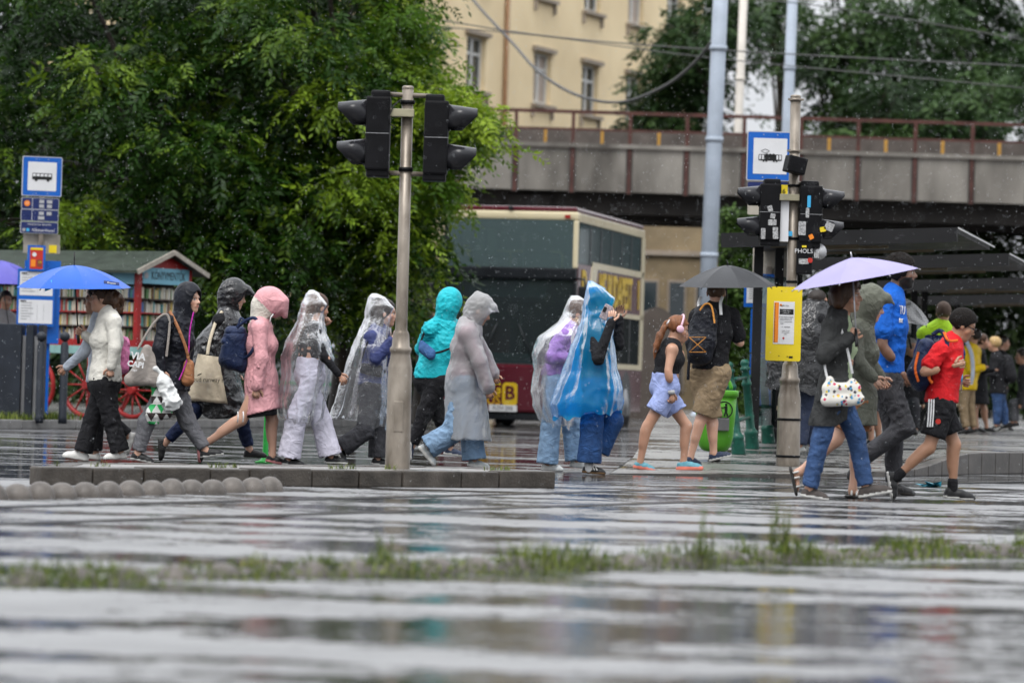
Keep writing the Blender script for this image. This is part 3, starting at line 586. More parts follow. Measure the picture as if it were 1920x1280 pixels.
# ------------------------------------------------------------------ street furniture
M_galv = mat('wet_galvanised_pole', (.24, .21, .175), .3, .35, 7, .15, 40, metal=.3, dirt=(.10, .08, .06), stretch=(1, 1, .4)); M_blk = mat('black_signal_plastic', (.005, .005, .006), .5, .4, 8, .1, 60, spec=.12)
M_vis = mat('wet_black_visor', (.02, .02, .023), .16, .2, 4); M_beige = mat('aged_beige_box', (.27, .25, .17), .5, .25, 9); M_stk = mat('white_sticker', (.32, .32, .32), .5, .7, 90)
M_blue = mat('sign_blue', (.008, .10, .42), .3, .08, 4); M_white = mat('sign_white', (.62, .62, .63), .32, .05, 5); M_navy = mat('plate_navy', (.012, .022, .10), .3, .1, 4); M_ink = mat('black_ink', (.01, .01, .01), .4, 0)
M_edge = mat('sign_edge_grey', (.45, .45, .46), .35, .1, 5, metal=.3); M_yellow = mat('sign_yellow', (.68, .52, .02), .32, .05, 5); M_or = mat('print_orange', (.75, .22, .02), .4, 0); M_red = mat('print_red', (.45, .03, .02), .4, .1); M_lblue = mat('print_light_blue', (.05, .35, .62), .4, 0)
M_grey = mat('print_grey', (.30, .30, .31), .5, 0); M_back = mat('aged_plate_back', (.34, .31, .26), .5, .2, 6)
UP = Vector((0, 0, 1))
def signal_head(parent, c, side, name='signal_head', bw=.19, h=.68):
    """two-lamp head seen from its side; side = +1 faces right, -1 left"""
    o = MB().box(c, (bw, .24, h-.10)).build(name, M_blk, parent, bevel=.018)
    MB().box(c+Vector((-side*.015, 0, h/2-.035)), (bw*.8, .2, .07)).build('top_cap', M_blk, o, bevel=.02); MB().box(c+Vector((-side*.005, 0, -h/2+.03)), (bw*.95, .2, .06)).build('bottom_cap', M_blk, o, bevel=.012)
    MB().box(c+Vector((side*bw*.02, -.122, 0)), (bw*.98, .004, .004)).build('seam', M_grey, o)
    for k in (-1, 1):
        lc = c+Vector((side*bw/2, 0, k*.155)); V = []; F = []; n = 18
        for i, (f, r) in enumerate(((0, .115), (1, .10))):
            for j in range(n+1):
                a = R(-48+276*j/n); ln = .225*f*(.45+.55*min(1, max(0, math.sin(a)*.8+.62)))
                V.append(lc+Vector((side*ln, r*math.cos(a), r*math.sin(a)-.012*f)))
        for j in range(n): F.append((j, j+1, n+1+j+1, n+1+j))
        vb = MB(); vb.add(V, F, True); me = vb.mesh('visor', M_vis); vo = link('visor', me, o); sm = vo.modifiers.new('thickness', 'SOLIDIFY'); sm.thickness = .005
        MB().lathe(lc, [(.1, 0), (.098, .012), (.06, .03), (.0, .036)], 18, ax=(side, 0, 0)).build('lens', mat('dark_lens', (.03, .01, .01) if k > 0 else (.01, .03, .015), .15, 0), o)
    return o
def signal_pole(name, px, base_py, top_px, top_py, Y, z0, label, r_low, r_up, y_neck0, y_neck1):
    b = P(px, base_py, Y); b.z = z0; t_ = P(top_px, top_py, Y); n0 = P(px+4, y_neck0, Y); n1 = P(px+6, y_neck1, Y)
    d = (t_-b)/(t_.z-b.z); at = lambda z: b+d*(z-b.z)
    o = thing(name, b, label, 'traffic signal'); za, zb = n0.z, n1.z; mb = MB(); prof = [(r_low*1.04, z0-.05), (r_low, z0+.02), (r_low*.97, za-.02), (r_low*.93, za), (r_low*.80, za+(zb-za)*.3), (r_low*.79, za+(zb-za)*.38), (r_low*.87, za+(zb-za)*.42), (r_low*.87, za+(zb-za)*.52), (r_low*.72, za+(zb-za)*.57), (r_low*.66, za+(zb-za)*.92), (r_up*1.2, zb), (r_up*1.02, zb+.015), (r_up, zb+.1), (r_up*.95, t_.z)]
    mb.tube([at(z) for r_, z in prof], [r_ for r_, z in prof], 20); mb.build('pole', M_galv, o); MB().lathe(t_, [(r_up*.96, -.01), (r_up*.96, .012), (r_up*.7, .02)], 16).build('cap', M_galv, o)
    return o, at, b, t_
def pz(px, py, Y): return P(px, py, Y).z
# left signal on the island
sg, at, b, t_ = signal_pole('pedestrian_signal', 745, 878, 765, 166, 30.2, IH-.01, 'grey signal pole with two black heads on the traffic island', .098, .047, 685, 622)
zt1, zb1 = pz(765, 178, 30.2), pz(765, 325, 30.2); zc = (pz(709, 172, 30.2)+pz(709, 331, 30.2))/2
signal_head(sg, Vector((P(709, 250, 30.2).x, 30.2, zc)), -1); signal_head(sg, Vector((P(818, 250, 30.2).x, 30.2, zc-.02)), 1)
for z in (zt1, zb1): MB().tube([Vector((P(722, 250, 30.2).x, 30.2, z)), Vector((P(806, 250, 30.2).x, 30.2, z-.005))], .019, 10).build('bracket', M_galv, sg)
for z in (zt1-.06, zb1+.03): MB().lathe(at(z), [(.054, -.015), (.057, -.015), (.057, .015), (.054, .015)], 16).build('band', M_blk, sg)
MB().box(at(pz(754, 213, 30.2))+Vector((-.04, -.05, 0)), (.19, .09, .062)).build('junction_box', M_beige, sg, bevel=.006)
q0 = at(zt1-.02)
MB().tube([q0+Vector((-.05, -.05, -.02)), q0+Vector((-.11, -.1, -.08)), q0+Vector((-.14, -.12, -.17)), q0+Vector((-.13, -.12, -.22)), q0+Vector((-.10, -.1, -.24))], .005, 6).build('cable', M_ink, sg)
MB().box(at(.62)+Vector((0, -.094, -.08)), (.075, .012, .24)).build('hatch', M_galv, sg, bevel=.005)
# right signal at the platform edge
YR = 39.0; zR = plat_z(2.8, YR)+.004
sr, at, b, t_ = signal_pole('pedestrian_signal', 1477, 882, 1492, 182, YR, zR, 'signal pole with stickered black heads and yellow notice at the tram stop', .120, .056, 742, 680)
zc = (pz(1440, 337, YR)+pz(1440, 460, YR))/2
hl = signal_head(sr, Vector((P(1443, 400, YR).x, YR, zc)), -1, bw=.21); hr = signal_head(sr, Vector((P(1519, 400, YR).x, YR, zc-.01)), 1, bw=.23)
for py in (343, 452): MB().tube([Vector((P(1440, 400, YR).x, YR, pz(1478, py, YR))), Vector((P(1520, 400, YR).x, YR, pz(1478, py, YR)))], .019, 10).build('bracket', M_galv, sr)
for py in (187, 283, 348, 447, 528, 786, 855):
    z = pz(1480, py, YR); r_ = .064 if py < 600 else .126
    MB().lathe(at(z), [(r_*.93, -.012), (r_, -.012), (r_, .012), (r_*.93, .012)], 18).build('band', M_blk if py > 300 else M_galv, sr)
    if py < 300: MB().box(at(z)+Vector((0, -.04, 0)), (.16, .02, .02)).build('clamp', M_galv, sr)
MB().box(at(pz(1487, 311, YR))+Vector((0, -.12, 0)), (.20, .16, .17), Euler((0, R(12), R(15))).to_matrix()).build('sensor_box', M_blk, sr, bevel=.015)
MB().box(at(pz(1472, 371, YR))+Vector((-.05, -.09, 0)), (.20, .1, .066)).build('junction_box', M_beige, sr, bevel=.006)
FX, FY = (1, 0, 0), (0, 0, 1)
def flat(parent, name, px, py, w_, h_, Y, m, t=.004, r=0, rot=0.0):
    M = plane_M(P(px, py, Y), (math.cos(rot), 0, math.sin(rot)), (0, 0, 1)); return panel(MB(), M, -w_/2, w_/2, -h_/2, h_/2, 0, t, r).build(name, m, parent), M
flat(sr, 'line_plate', 1470, 356, .075, .10, YR-.075, M_yellow); o, M = flat(sr, 'line_plate', 1470, 345, .075, .05, YR-.074, M_navy)
text('6', .07, plane_M(P(1470, 359, YR-.082), FX, FY), 'number', M_ink, sr)
flat(sr, 'white_plate', 1470, 414, .095, .42, YR-.07, M_white, .006)
for (px, py, w_, h_, rt, m_) in ((1444, 391, .05, .06, .3, M_stk), (1449, 405, .05, .05, -.2, M_stk), (1448, 417, .085, .06, 0, M_stk), (1431, 438, .045, .11, 0, M_stk), (1454, 437, .055, .12, .05, M_stk), (1504, 428, .075, .14, 0, M_stk), (1555, 425, .09, .085, -.4, M_stk), (1543, 430, .06, .05, .2, M_yellow), (1517, 378, .035, .12, 0, M_lblue), (1514, 399, .035, .1, 0, M_stk), (1521, 444, .045, .05, .5, M_or), (1481, 438, .05, .05, 0, M_lblue)):
    flat(sr, 'sticker', px, py, w_, h_, YR-.128 if px not in (1481,) else YR-.062, m_, .002, .008, rt)
cb = MB().box(Vector((P(1507, 485, YR).x, YR-.03, pz(1507, 483, YR))), (.16, .16, .34)).build('controller_box', M_blk, sr, bevel=.012)
text('PHOLS', .062, plane_M(P(1507, 471, YR-.115), FX, FY), 'lettering', M_white, cb); flat(sr, 'sticker', 1507, 490, .10, .055, YR-.114, M_stk, .002); flat(sr, 'sticker', 1508, 462, .045, .02, YR-.114, M_yellow, .002)
MB().ball(P(1535, 472, YR), .082, 16, 10).build('push_button_globe', M_edge, sr); flat(sr, 'sticker', 1531, 478, .05, .06, YR-.09, M_stk, .002); flat(sr, 'sticker', 1519, 488, .05, .05, YR-.117, M_red, .002, .02)
# yellow notice board
ntc = thing('notice_board', P(1470, 610, YR-.13), 'bright yellow notice board with a printed white sheet', 'notice board')
M = plane_M(P(1469.5, 607, YR-.135), FX, FY); sy = FPX/YR
panel(MB(), M, -.178, .178, -.375, .375, 0, .008, .02).build('board', M_yellow, ntc)
panel(MB(), M, -.105, .105, -.205, .225, .009, .011).build('sheet', M_white, ntc); panel(MB(), M, -.10, -.055, -.19, .215, .012, .0135).build('stripe', M_or, ntc)
for k in range(26): panel(MB(), M, -.1, -.088, -.185+k*.0152, -.179+k*.0152, .0142, .0152).build('hazard_mark', M_ink, ntc)
panel(MB(), M, -.045, .095, .095, .15, .012, .013).build('headline_bar', M_ink, ntc)
for (x, y, sz, s_) in ((.0, .185, .020, 'Megálló / Stop'), (.02, .133, .016, 'A villamos helyett'), (.02, .112, .016, 'pótlóbusz jár'), (.02, .07, .021, 'A 4-es villamos helyett'), (.02, .048, .019, 'táblánál pótlóbusz jár.'), (.02, .024, .015, 'Tram 4 is replaced by buses'), (-.02, .004, .015, 'at night.'), (.02, -.03, .016, '4  6   villamospótló'), (.02, -.068, .013, 'Tuesday, 4.10 - 5.00'), (.02, -.085, .013, 'further information'), (.02, -.102, .013, 'bkk.hu')):
    text(s_, sz, M @ Matrix.Translation((x, y, .0145)), 'lettering', M_white if sz == .016 and y > .1 else M_ink, ntc, .0005, squeeze=.75)
MB().lathe(M @ Vector((0, -.145, .012)), [(.011, 0), (.011, .002)], 12, ax=M.to_3x3() @ Vector((0, 0, 1))).build('logo', M_red, ntc); MB().lathe(M @ Vector((-.035, .19, .012)), [(.012, 0), (.012, .002)], 12, ax=M.to_3x3() @ Vector((0, 0, 1))).build('logo', M_or, ntc)
panel(MB(), M, .06, .10, -.345, -.325, .009, .011).build('maker_mark', M_ink, ntc)
for (x, y) in ((-.03, .33), (-.04, -.325), (.045, -.33)): MB().lathe(M @ Vector((x, y, .008)), [(.006, 0), (.006, .003)], 8, ax=M.to_3x3() @ Vector((0, 0, 1))).build('screw', M_ink, ntc)
# stop signs: blue frame, white field, pictogram
def stop_sign(parent, M, w_, h_, tram):
    o = panel(MB(), M, -w_/2, w_/2, -h_/2, h_/2, -.03, 0, .02).build('sign_box', M_edge, parent)
    panel(MB(), M, -w_/2+.012, w_/2-.012, -h_/2+.012, h_/2-.012, .0, .003, .018).build('blue_field', M_blue, o); panel(MB(), M, -w_*.36, w_*.36, -h_*.36, h_*.36, .004, .006).build('white_field', M_white, o)
    mb = MB(); z0_, z1_ = .007, .009
    if tram:
        mb.mat(0); panel(mb, M, -w_*.25, w_*.25, -.055, .02, z0_, z1_, .01); mb.mat(1)
        for x in (-.215, -.155, .155, .215): panel(mb, M, w_*x-.011, w_*x+.011, -.04, .012, z1_, z1_+.001)
        mb.mat(0)
        for x in (-.07, 0, .07): panel(mb, M, w_*x-.012, w_*x+.012, -.0, .03, z0_, z1_)
        for x in (-.14, -.08, .08, .14): panel(mb, M, w_*x-.01, w_*x+.01, -.07, -.05, z0_, z1_)
        for (a, b_) in (((-.06, .085), (-.11, .06)), ((-.06, .085), (-.01, .06)), ((-.11, .06), (-.06, .032)), ((-.01, .06), (-.06, .032))):
            a_, c_ = M @ Vector((a[0], a[1], z0_)), M @ Vector((b_[0], b_[1], z0_)); mb.bar(a_, c_, .004, .006, up=tuple(M.to_3x3() @ Vector((0, 0, 1))))
    else:
        mb.mat(0); panel(mb, M, -w_*.25, w_*.25, -.045, .045, z0_, z1_, .012); mb.mat(1)
        for k in range(5): panel(mb, M, -w_*.235+k*w_*.097, -w_*.235+k*w_*.097+w_*.075, .0, .034, z1_, z1_+.001)
        mb.mat(0)
        for x in (-.15, .15): mb.lathe(M @ Vector((w_*x, -.05, z0_)), [(.022, 0), (.022, .003)], 14, ax=M.to_3x3() @ Vector((0, 0, 1)))
    mb.build('pictogram', [M_ink, M_white], o)
    for (x, y) in ((-.15, .43), (.15, .43), (-.15, -.43), (.15, -.43)): MB().lathe(M @ Vector((w_*x, h_*y, .003)), [(.007, 0), (.007, .003)], 8, ax=M.to_3x3() @ Vector((0, 0, 1))).build('screw', M_edge, o)
YT = 46.0; zT = plat_z(3, YT); tb = P(1432, 842, YT); tb.z = zT
ts = thing('tram_stop_sign', tb, 'blue and white tram stop sign behind the right signal', 'stop sign')
tx = P(1450, 350, YT).x
MB().tube([Vector((tx, YT+.06, zT)), Vector((tx, YT+.06, pz(1445, 250, YT)))], .045, 12).build('post', M_galv, ts)
stop_sign(ts, plane_M(P(1444, 293, YT), FX, FY), .56, .595, True)
for (px, py, w_, h_, m_, nm) in ((1444, 350, .54, .10, M_navy, 'line_plate'), (1422, 384, .26, .24, M_back, 'plate'), (1444, 497, .42, .56, M_back, 'board_back')):
    panel(MB(), plane_M(P(px, py, YT-.01), FX, FY), -w_/2, w_/2, -h_/2, h_/2, 0, .02, .015).build(nm, m_, ts)
ib = thing('timetable_board', P(1430, 760, YT-.2), 'blue-framed timetable and map boards beside the yellow notice', 'timetable')
for (px, py, w_, h_) in ((1428, 545, .42, .40), (1420, 620, .17, .52), (1428, 712, .30, .62)):
    M = plane_M(P(px, py, YT-.12), FX, FY); panel(MB(), M, -w_/2, w_/2, -h_/2, h_/2, 0, .03, .01).build('frame', M_blue, ib)
    if py < 580:
        panel(MB(), M, -w_/2+.03, w_/2-.03, -h_/2+.05, h_/2-.05, .031, .034).build('sheet', M_white, ib)
        for k in range(9): panel(MB(), M, -w_/2+.06, -w_/2+.16, -.1+k*.025, -.09+k*.025, .035, .036).build('text_line', M_grey, ib)
        for k in range(6):
            a = random.random()*3; c_ = M @ Vector((.06, .0, .036)); d_ = (M.to_3x3() @ Vector((math.cos(a), math.sin(a), 0)))*.1
            MB().bar(c_-d_, c_+d_, .006, .002, up=(0, -1, 0)).build('map_line', M_lblue, ib)
MB().bar(Vector((P(1436, 700, YT-.05).x, YT-.05, zT)), Vector((P(1436, 700, YT-.05).x, YT-.05, pz(1436, 500, YT))), .07, .07, up=(0, 1, 0)).build('post', M_galv, ib)
# left bus stop
YB = 54.0; zB = .115; bb = Vector((P(66, 720, YB).x, YB, zB))
bs = thing('bus_stop_sign', bb, 'blue and white bus stop sign with navy route plates at the left', 'stop sign')
d = (P(82, 300, YB)-P(60, 760, YB)); MB().tube([bb, Vector((P(76, 440, YB).x, YB+.05, pz(76, 440, YB))), Vector((P(80, 310, YB).x, YB+.05, pz(80, 310, YB)))], .035, 12).build('post', M_galv, bs)
MY = Vector((.02, 0, 1))
stop_sign(bs, plane_M(P(79, 331, YB), (1, .25, 0), MY), .56, .56, False)
def plate(px, py, h_, items):
    M = plane_M(P(px, py, YB), (1, .25, 0), MY); o = panel(MB(), M, -.265, .265, -h_/2, h_/2, -.02, 0, .02).build('route_plate', M_edge, bs); panel(MB(), M, -.258, .258, -h_/2+.007, h_/2-.007, .0, .003, .018).build('navy_field', M_navy, o)
    for (x, y, w2, h2, m_) in [i for i in items if len(i) == 5]: panel(MB(), M, x-w2/2, x+w2/2, y-h2/2, y+h2/2, .004, .005).build('route_box', m_, o)
    for (x, y, sz, s_, m_, nm) in [i for i in items if len(i) == 6]: text(s_, sz, M @ Matrix.Translation((x, y, .0065)), nm, m_, o, .0005, squeeze=.85)
    return o, M
o, M = plate(75.5, 382, .165, [(-.11, 0, .006, .14, M_white), (.02, .03, .07, .05, M_grey), (.13, .03, .07, .05, M_grey), (.02, -.035, .07, .05, M_grey), (.13, -.035, .07, .05, M_grey), (.02, .03, .045, '914', M_white, 'number'), (.13, .03, .045, '914A', M_white, 'number'), (.02, -.035, .045, '923', M_white, 'number'), (.13, -.035, .045, '931', M_white, 'number')])
MB().lathe(M @ Vector((-.185, 0, .004)), [(.042, 0), (.042, .003)], 16, ax=M.to_3x3() @ Vector((0, 0, 1))).build('logo', M_or, o); text('11', .05, M @ Matrix.Translation((-.185, 0, .009)), 'number', M_white, o, .0005)
plate(74.5, 404, .165, [(-.11, 0, .006, .14, M_white), (.02, .03, .07, .05, M_grey), (.13, .03, .07, .05, M_grey), (.02, -.035, .09, .05, M_grey), (.02, .03, .045, '934', M_white, 'number'), (.13, .03, .045, '950', M_white, 'number'), (.02, -.035, .045, '950A', M_white, 'number')])
o, M = plate(73.5, 427, .165, [(0, .045, .032, 'Metrópótló busz  állomás felé', M_white, 'lettering'), (.06, -.035, .055, 'Kőbánya-Kispest', M_white, 'lettering')])
for (x, m_) in ((-.215, M_grey), (-.16, M_lblue)): MB().lathe(M @ Vector((x, -.035, .004)), [(.024, 0), (.024, .003)], 14, ax=M.to_3x3() @ Vector((0, 0, 1))).build('logo', m_, o)
for py in (448, 466): panel(MB(), plane_M(P(78, py, YB+.12), (1, .25, 0), MY), -.26, .26, -.07, .07, 0, .01, .02).build('plate_back', M_back, bs)
flat(bs, 'sticker', 99, 467, .11, .11, YB+.09, M_yellow, .002)
tt = thing('timetable_board', Vector((P(70, 720, YB-.2).x, YB-.2, zB)), 'blue timetable board with white sheets and a red poster at the bus stop', 'timetable')
for (px, py, w_, h_, dy, ins) in ((78, 566, .50, 1.16, .10, []), (67, 558, .52, .80, 0, [(-.23, .23, .03, .36), (-.235, .235, -.36, -.03)]), (68, 484, .25, .36, -.04, [(-.09, .09, -.15, .15)])):
    M = plane_M(P(px, py, YB-.2+dy), (1, .2, 0), MY); panel(MB(), M, -w_/2, w_/2, -h_/2, h_/2, 0, .03, .01).build('frame', M_blue, tt)
    for (x0, x1, y0, y1) in ins:
        poster = w_ < .3; o = panel(MB(), M, x0, x1, y0, y1, .031, .034).build('poster' if poster else 'sheet', M_red if poster else M_white, tt)
        if poster:
            panel(MB(), M, x0+.005, x1-.005, y1-.035, y1-.005, .035, .036).build('band', M_yellow, o); panel(MB(), M, x0+.015, x0+.08, -.12, -.02, .035, .036).build('text_block', M_or, o); panel(MB(), M, x0+.1, x1-.015, -.12, -.02, .035, .036).build('text_block', mat('print_brown', (.2, .05, .03), .5, 0), o)
            MB().lathe(M @ Vector((-.03, .05, .035)), [(.03, 0), (.03, .003)], 14, ax=M.to_3x3() @ Vector((0, 0, 1))).build('pin_mark', M_white, o); text('19', .05, M @ Matrix.Translation((.05, -.06, .038)), 'number', M_yellow, o, .0005)
        else:
            for k in range(7): panel(MB(), M, x0+.03, x0+.03+random.uniform(.08, .19), y1-.05-k*.038, y1-.038-k*.038, .035, .036).build('text_line', M_grey, o)
            for x in (-.07, .02, .11): panel(MB(), M, x, x+.004, y0+.04, y1-.06, .035, .036).build('rule', M_grey, o)
            panel(MB(), M, x0+.02, x0+.1, y1-.03, y1-.012, .035, .036).build('heading', M_ink, o)
MB().bar(Vector((P(70, 700, YB).x+.12, YB, zB)), Vector((P(70, 700, YB).x+.12, YB, 1.2)), .08, .08, up=(0, 1, 0)).build('leg', M_blue, tt)
# dark cabinets and ball-headed bollards
M_slate = mat('slate_blue_steel', (.014, .018, .026), .45, .25, 6, .1, 40); M_gapp = mat('pale_gap_steel', (.30, .30, .31), .4, .15, 4)
cbn = thing('litter_cabinet', Vector((P(15, 760, 52.6).x, 52.6, .115)), 'dark slate steel cabinet at the left edge before the timetable', 'cabinet')
for (x0, x1, dy, m_) in ((-22, 40, 0, M_slate), (40, 47, .12, M_gapp), (47, 62, .04, M_slate), (62, 70, .12, M_gapp), (70, 80, .06, M_slate)):
    a, b_ = P(x0, 680, 52.6).x, P(x1, 680, 52.6).x; z1 = pz(20, 607 if m_ is M_slate else 628, 52.6)
    MB().box(((a+b_)/2, 52.75+dy, (z1+.115)/2), (b_-a-.004, .42, z1-.115)).build('door' if m_ is M_gapp else 'housing', m_, cbn, bevel=.01 if m_ is M_slate else 0)
for (px, lab) in ((74, 'dark bollard with ball head next to the cabinet'), (118, 'dark bollard with ball head standing alone right of the cabinet')):
    g = Vector((P(px, 760, 52.3).x, 52.3, .115)); zt_ = pz(px, 622, 52.3); o = thing('bollard', g, lab, 'bollard', 'ball-headed bollards on the left pavement'); r_ = .055
    MB().lathe(g, [(r_*1.1, -.03), (r_*1.1, .06), (r_, .08), (r_, zt_-.30), (r_*.7, zt_-.27), (r_*.7, zt_-.25)], 16).build('post', M_slate, o); MB().ball(g+Vector((0, 0, zt_-.18)), .07, 16, 10).build('ball_head', M_slate, o)
# ------------------------------------------------------------------ book wagon
M_kred = mat('kiosk_red_paint', (.25, .014, .014), .35, .2, 5, .1, 30); M_kblue = mat('kiosk_light_blue', (.16, .36, .46), .5, .12, 3); M_kroof = mat('wet_green_felt_roof', (.026, .036, .026), .5, .3, 6, .4, 40); M_kin = mat('kiosk_inside', (.05, .035, .03), .7, .2); M_wood = mat('grey_wood_trim', (.30, .27, .23), .6, .2, 9)
KY = 57.0; kc = P(253, 760, KY); kc.z = .115
ks = thing('book_wagon', kc, 'red bookseller wagon with blue signs, shelves of books and spoked wheels', 'kiosk')
A_ = R(33); ku = Vector((-math.cos(A_), math.sin(A_), 0)); kv = Vector((math.sin(A_), math.cos(A_), 0)); KW, KLn = 1.28, 5.2   # ku along the long side (to the left), kv across
zf = pz(253, 640, KY); ze = pz(253, 500, KY); zp = pz(295, 476, KY)
kp = lambda u, v, z: kc+ku*u+kv*v+Vector((0, 0, z-kc.z))
def kbox(mb, u0, u1, v0, v1, z0, z1): V = [kp(u, v, z) for z in (z0, z1) for (u, v) in ((u0, v0), (u1, v0), (u1, v1), (u0, v1))]; return mb.add(V, [(3, 2, 1, 0), (4, 5, 6, 7), (0, 1, 5, 4), (1, 2, 6, 5), (2, 3, 7, 6), (3, 0, 4, 7)])
kbox(MB(), .3, KLn, .3, KW-.05, zf, ze).build('body', M_kin, ks); kbox(MB(), 0, KLn, 0, KW, zf-.08, zf).build('floor', M_kred, ks); kbox(MB(), 0, KLn, 0, KW, zf-.2, zf-.08).build('frame', mat('wagon_teal', (.2, .36, .34), .5, .2), ks)
for (u, v) in ((0, 0), (0, KW-.08), (1.75, 0), (3.5, 0), (KLn-.08, 0)): kbox(MB(), u, u+.08, v, v+.08, zf, ze).build('post', M_kred, ks)
kbox(MB(), .085, KLn-.1, -.012, .012, ze-.26, ze-.01).build('side_sign', M_kblue, ks); kbox(MB(), -.012, .012, .085, KW-.085, ze-.24, ze-.0).build('gable_sign', M_kblue, ks)
MB().add([kp(0, 0, ze), kp(0, KW, ze), kp(0, KW/2, zp), kp(.06, 0, ze), kp(.06, KW, ze), kp(.06, KW/2, zp)], [(0, 1, 2), (3, 5, 4), (0, 3, 4, 1), (1, 4, 5, 2), (2, 5, 3, 0)]).build('gable', M_kred, ks)
for sgn in (0, 1):
    v0, v1 = (-.22, KW/2) if sgn == 0 else (KW+.22, KW/2); z0 = ze-.10
    MB().add([kp(-.14, v0, z0), kp(KLn+.1, v0, z0), kp(KLn+.1, v1, zp+.02), kp(-.14, v1, zp+.02), kp(-.14, v0, z0+.04), kp(KLn+.1, v0, z0+.04), kp(KLn+.1, v1, zp+.06), kp(-.14, v1, zp+.06)], [(0, 1, 2, 3), (4, 5, 6, 7), (0, 1, 5, 4), (1, 2, 6, 5), (2, 3, 7, 6), (3, 0, 4, 7)]).build('roof', M_kroof, ks)
    MB().bar(kp(-.155, v0, z0+.02), kp(-.155, v1, zp+.04), .03, .07).build('barge_board', M_wood, ks)
text('KÖNYVMENTŐK', .175, plane_M(kp(-.016, KW*.54, ze-.12), kv, UP), 'lettering', M_ink, ks, .001, squeeze=.62); MB().lathe(kp(-.014, .16, ze-.12), [(.05, 0), (.05, .004)], 14, ax=-ku).build('emblem', M_grey, ks)
text('Használt könyv', .2, plane_M(kp(2.6, -.016, ze-.135), -ku, UP), 'lettering', M_ink, ks, .001, squeeze=.8); text('könyvek', .2, plane_M(kp(.75, -.016, ze-.135), -ku, UP), 'lettering', mat('print_teal', (.05, .16, .2), .5, 0), ks, .001, squeeze=.8)
bcols = [mat('book_%s' % n_, c, .5, .1) for n_, c in (('cream', (.50, .46, .36)), ('white', (.55, .55, .5)), ('teal', (.06, .22, .22)), ('red', (.30, .05, .04)), ('yellow', (.45, .33, .08)), ('green', (.10, .2, .08)), ('brown', (.14, .08, .05)), ('blue', (.06, .12, .26)))]
nsh = 4; hs_ = (ze-.27-zf)/nsh
for r_ in range(nsh):
    z0 = zf+.02+r_*hs_
    kbox(MB(), .03, KLn, .03, .28, z0-.02, z0).build('shelf', M_kred if r_ in (0, 2) else M_kin, ks); kbox(MB(), .03, .28, .30, KW-.03, z0-.021, z0-.001).build('shelf', M_kred if r_ in (0, 2) else M_kin, ks)
    mb = MB(); u = .1
    while u < KLn-.15:
        w_ = random.uniform(.018, .05); mb.mat(random.choice((0, 0, 0, 1, 1, 2, 3, 4, 5, 6, 7))); kbox(mb, u, u+w_*.94, .09+random.uniform(0, .03), .26, z0+.001, z0+hs_*random.uniform(.62, .86)); u += w_
    v = .32
    while v < KW-.12:
        w_ = random.uniform(.018, .045); mb.mat(random.choice((0, 0, 0, 1, 1, 2, 4, 5, 6))); kbox(mb, .09+random.uniform(0, .03), .26, v, v+w_*.94, z0+.001, z0+hs_*random.uniform(.62, .86)); v += w_
    o = mb.build('books', bcols, ks); o['kind'] = 'stuff'
def spoked_wheel(c, ax, r):
    ax = Vector(ax).normalized(); x, y, _ = frame(ax); c = Vector(c); n = 28; mb = MB()
    mb.tube([c+x*r*math.cos(2*math.pi*k/n)+y*r*math.sin(2*math.pi*k/n) for k in range(n+1)], .035, 8, caps=False); o = mb.build('wheel', M_kred, ks)
    MB().lathe(c, [(.06, -.07), (.07, -.05), (.07, .05), (.06, .07)], 14, ax=ax).build('hub', M_kred, o)
    for k in range(12):
        a = 2*math.pi*k/12; MB().tube([c+(x*math.cos(a)+y*math.sin(a))*.05, c+(x*math.cos(a)+y*math.sin(a))*r], [.016, .012], 6).build('spoke', M_kred, o)
for (px, py, dy, r_) in ((165, 692, -.30, .46), (250, 706, .15, .40), (205, 706, 1.1, .36), (60, 700, .6, .42)):
    c = P(px, py, KY+dy); c.z = .115+r_+.03; spoked_wheel(c, kv, r_)
    MB().tube([c, kp((c-kc).dot(ku), max(.1, (c-kc).dot(kv)), zf-.1)], .02, 6).build('strut', M_kred, ks)
# ------------------------------------------------------------------ tour bus
M_bur = mat('bus_burgundy', (.085, .010, .018), .18, .1, 2, coat=.6); M_bcr = mat('bus_cream', (.62, .54, .36), .25, .06, 2, coat=.5); M_bdk = mat('bus_black_trim', (.015, .017, .02), .22, .2, 3); M_bye = mat('bus_yellow_print', (.55, .37, .015), .35, .05)
def glass(name, col, tr):
    m = bpy.data.materials.new(name); m.use_nodes = True; t = m.node_tree; b = t.nodes['Principled BSDF']; b.inputs['Base Color'].default_value = col+(1,); b.inputs['Roughness'].default_value = .05
    tp = t.nodes.new('ShaderNodeBsdfTransparent'); tp.inputs[0].default_value = (.55, .68, .68, 1); mx = t.nodes.new('ShaderNodeMixShader'); mx.inputs[0].default_value = tr
    t.links.new(b.outputs[0], mx.inputs[1]); t.links.new(tp.outputs[0], mx.inputs[2]); t.links.new(mx.outputs[0], t.nodes['Material Output'].inputs['Surface']); return m
M_bgl = glass('bus_tinted_glass', (.12, .165, .17), .5); M_bgd = glass('bus_dark_glass', (.04, .05, .053), .5)
BUSY = 70.7; bo = G(946, 801)
bus = thing('tour_bus', bo, 'burgundy and cream double-decker tour bus approaching under the bridge', 'bus', rz=-R(11.5))
W2, BL, BH = 1.25, 7.4, 4.05
def bp(name, mats, mb, parent=bus, bevel=0): return mb.build(name, mats, parent, bevel, local=True)
def bx(x0, x1, y0, y1, z0, z1, mb=None): mb = mb or MB(); return mb.box(((x0+x1)/2, (y0+y1)/2, (z0+z1)/2), (x1-x0, y1-y0, z1-z0))
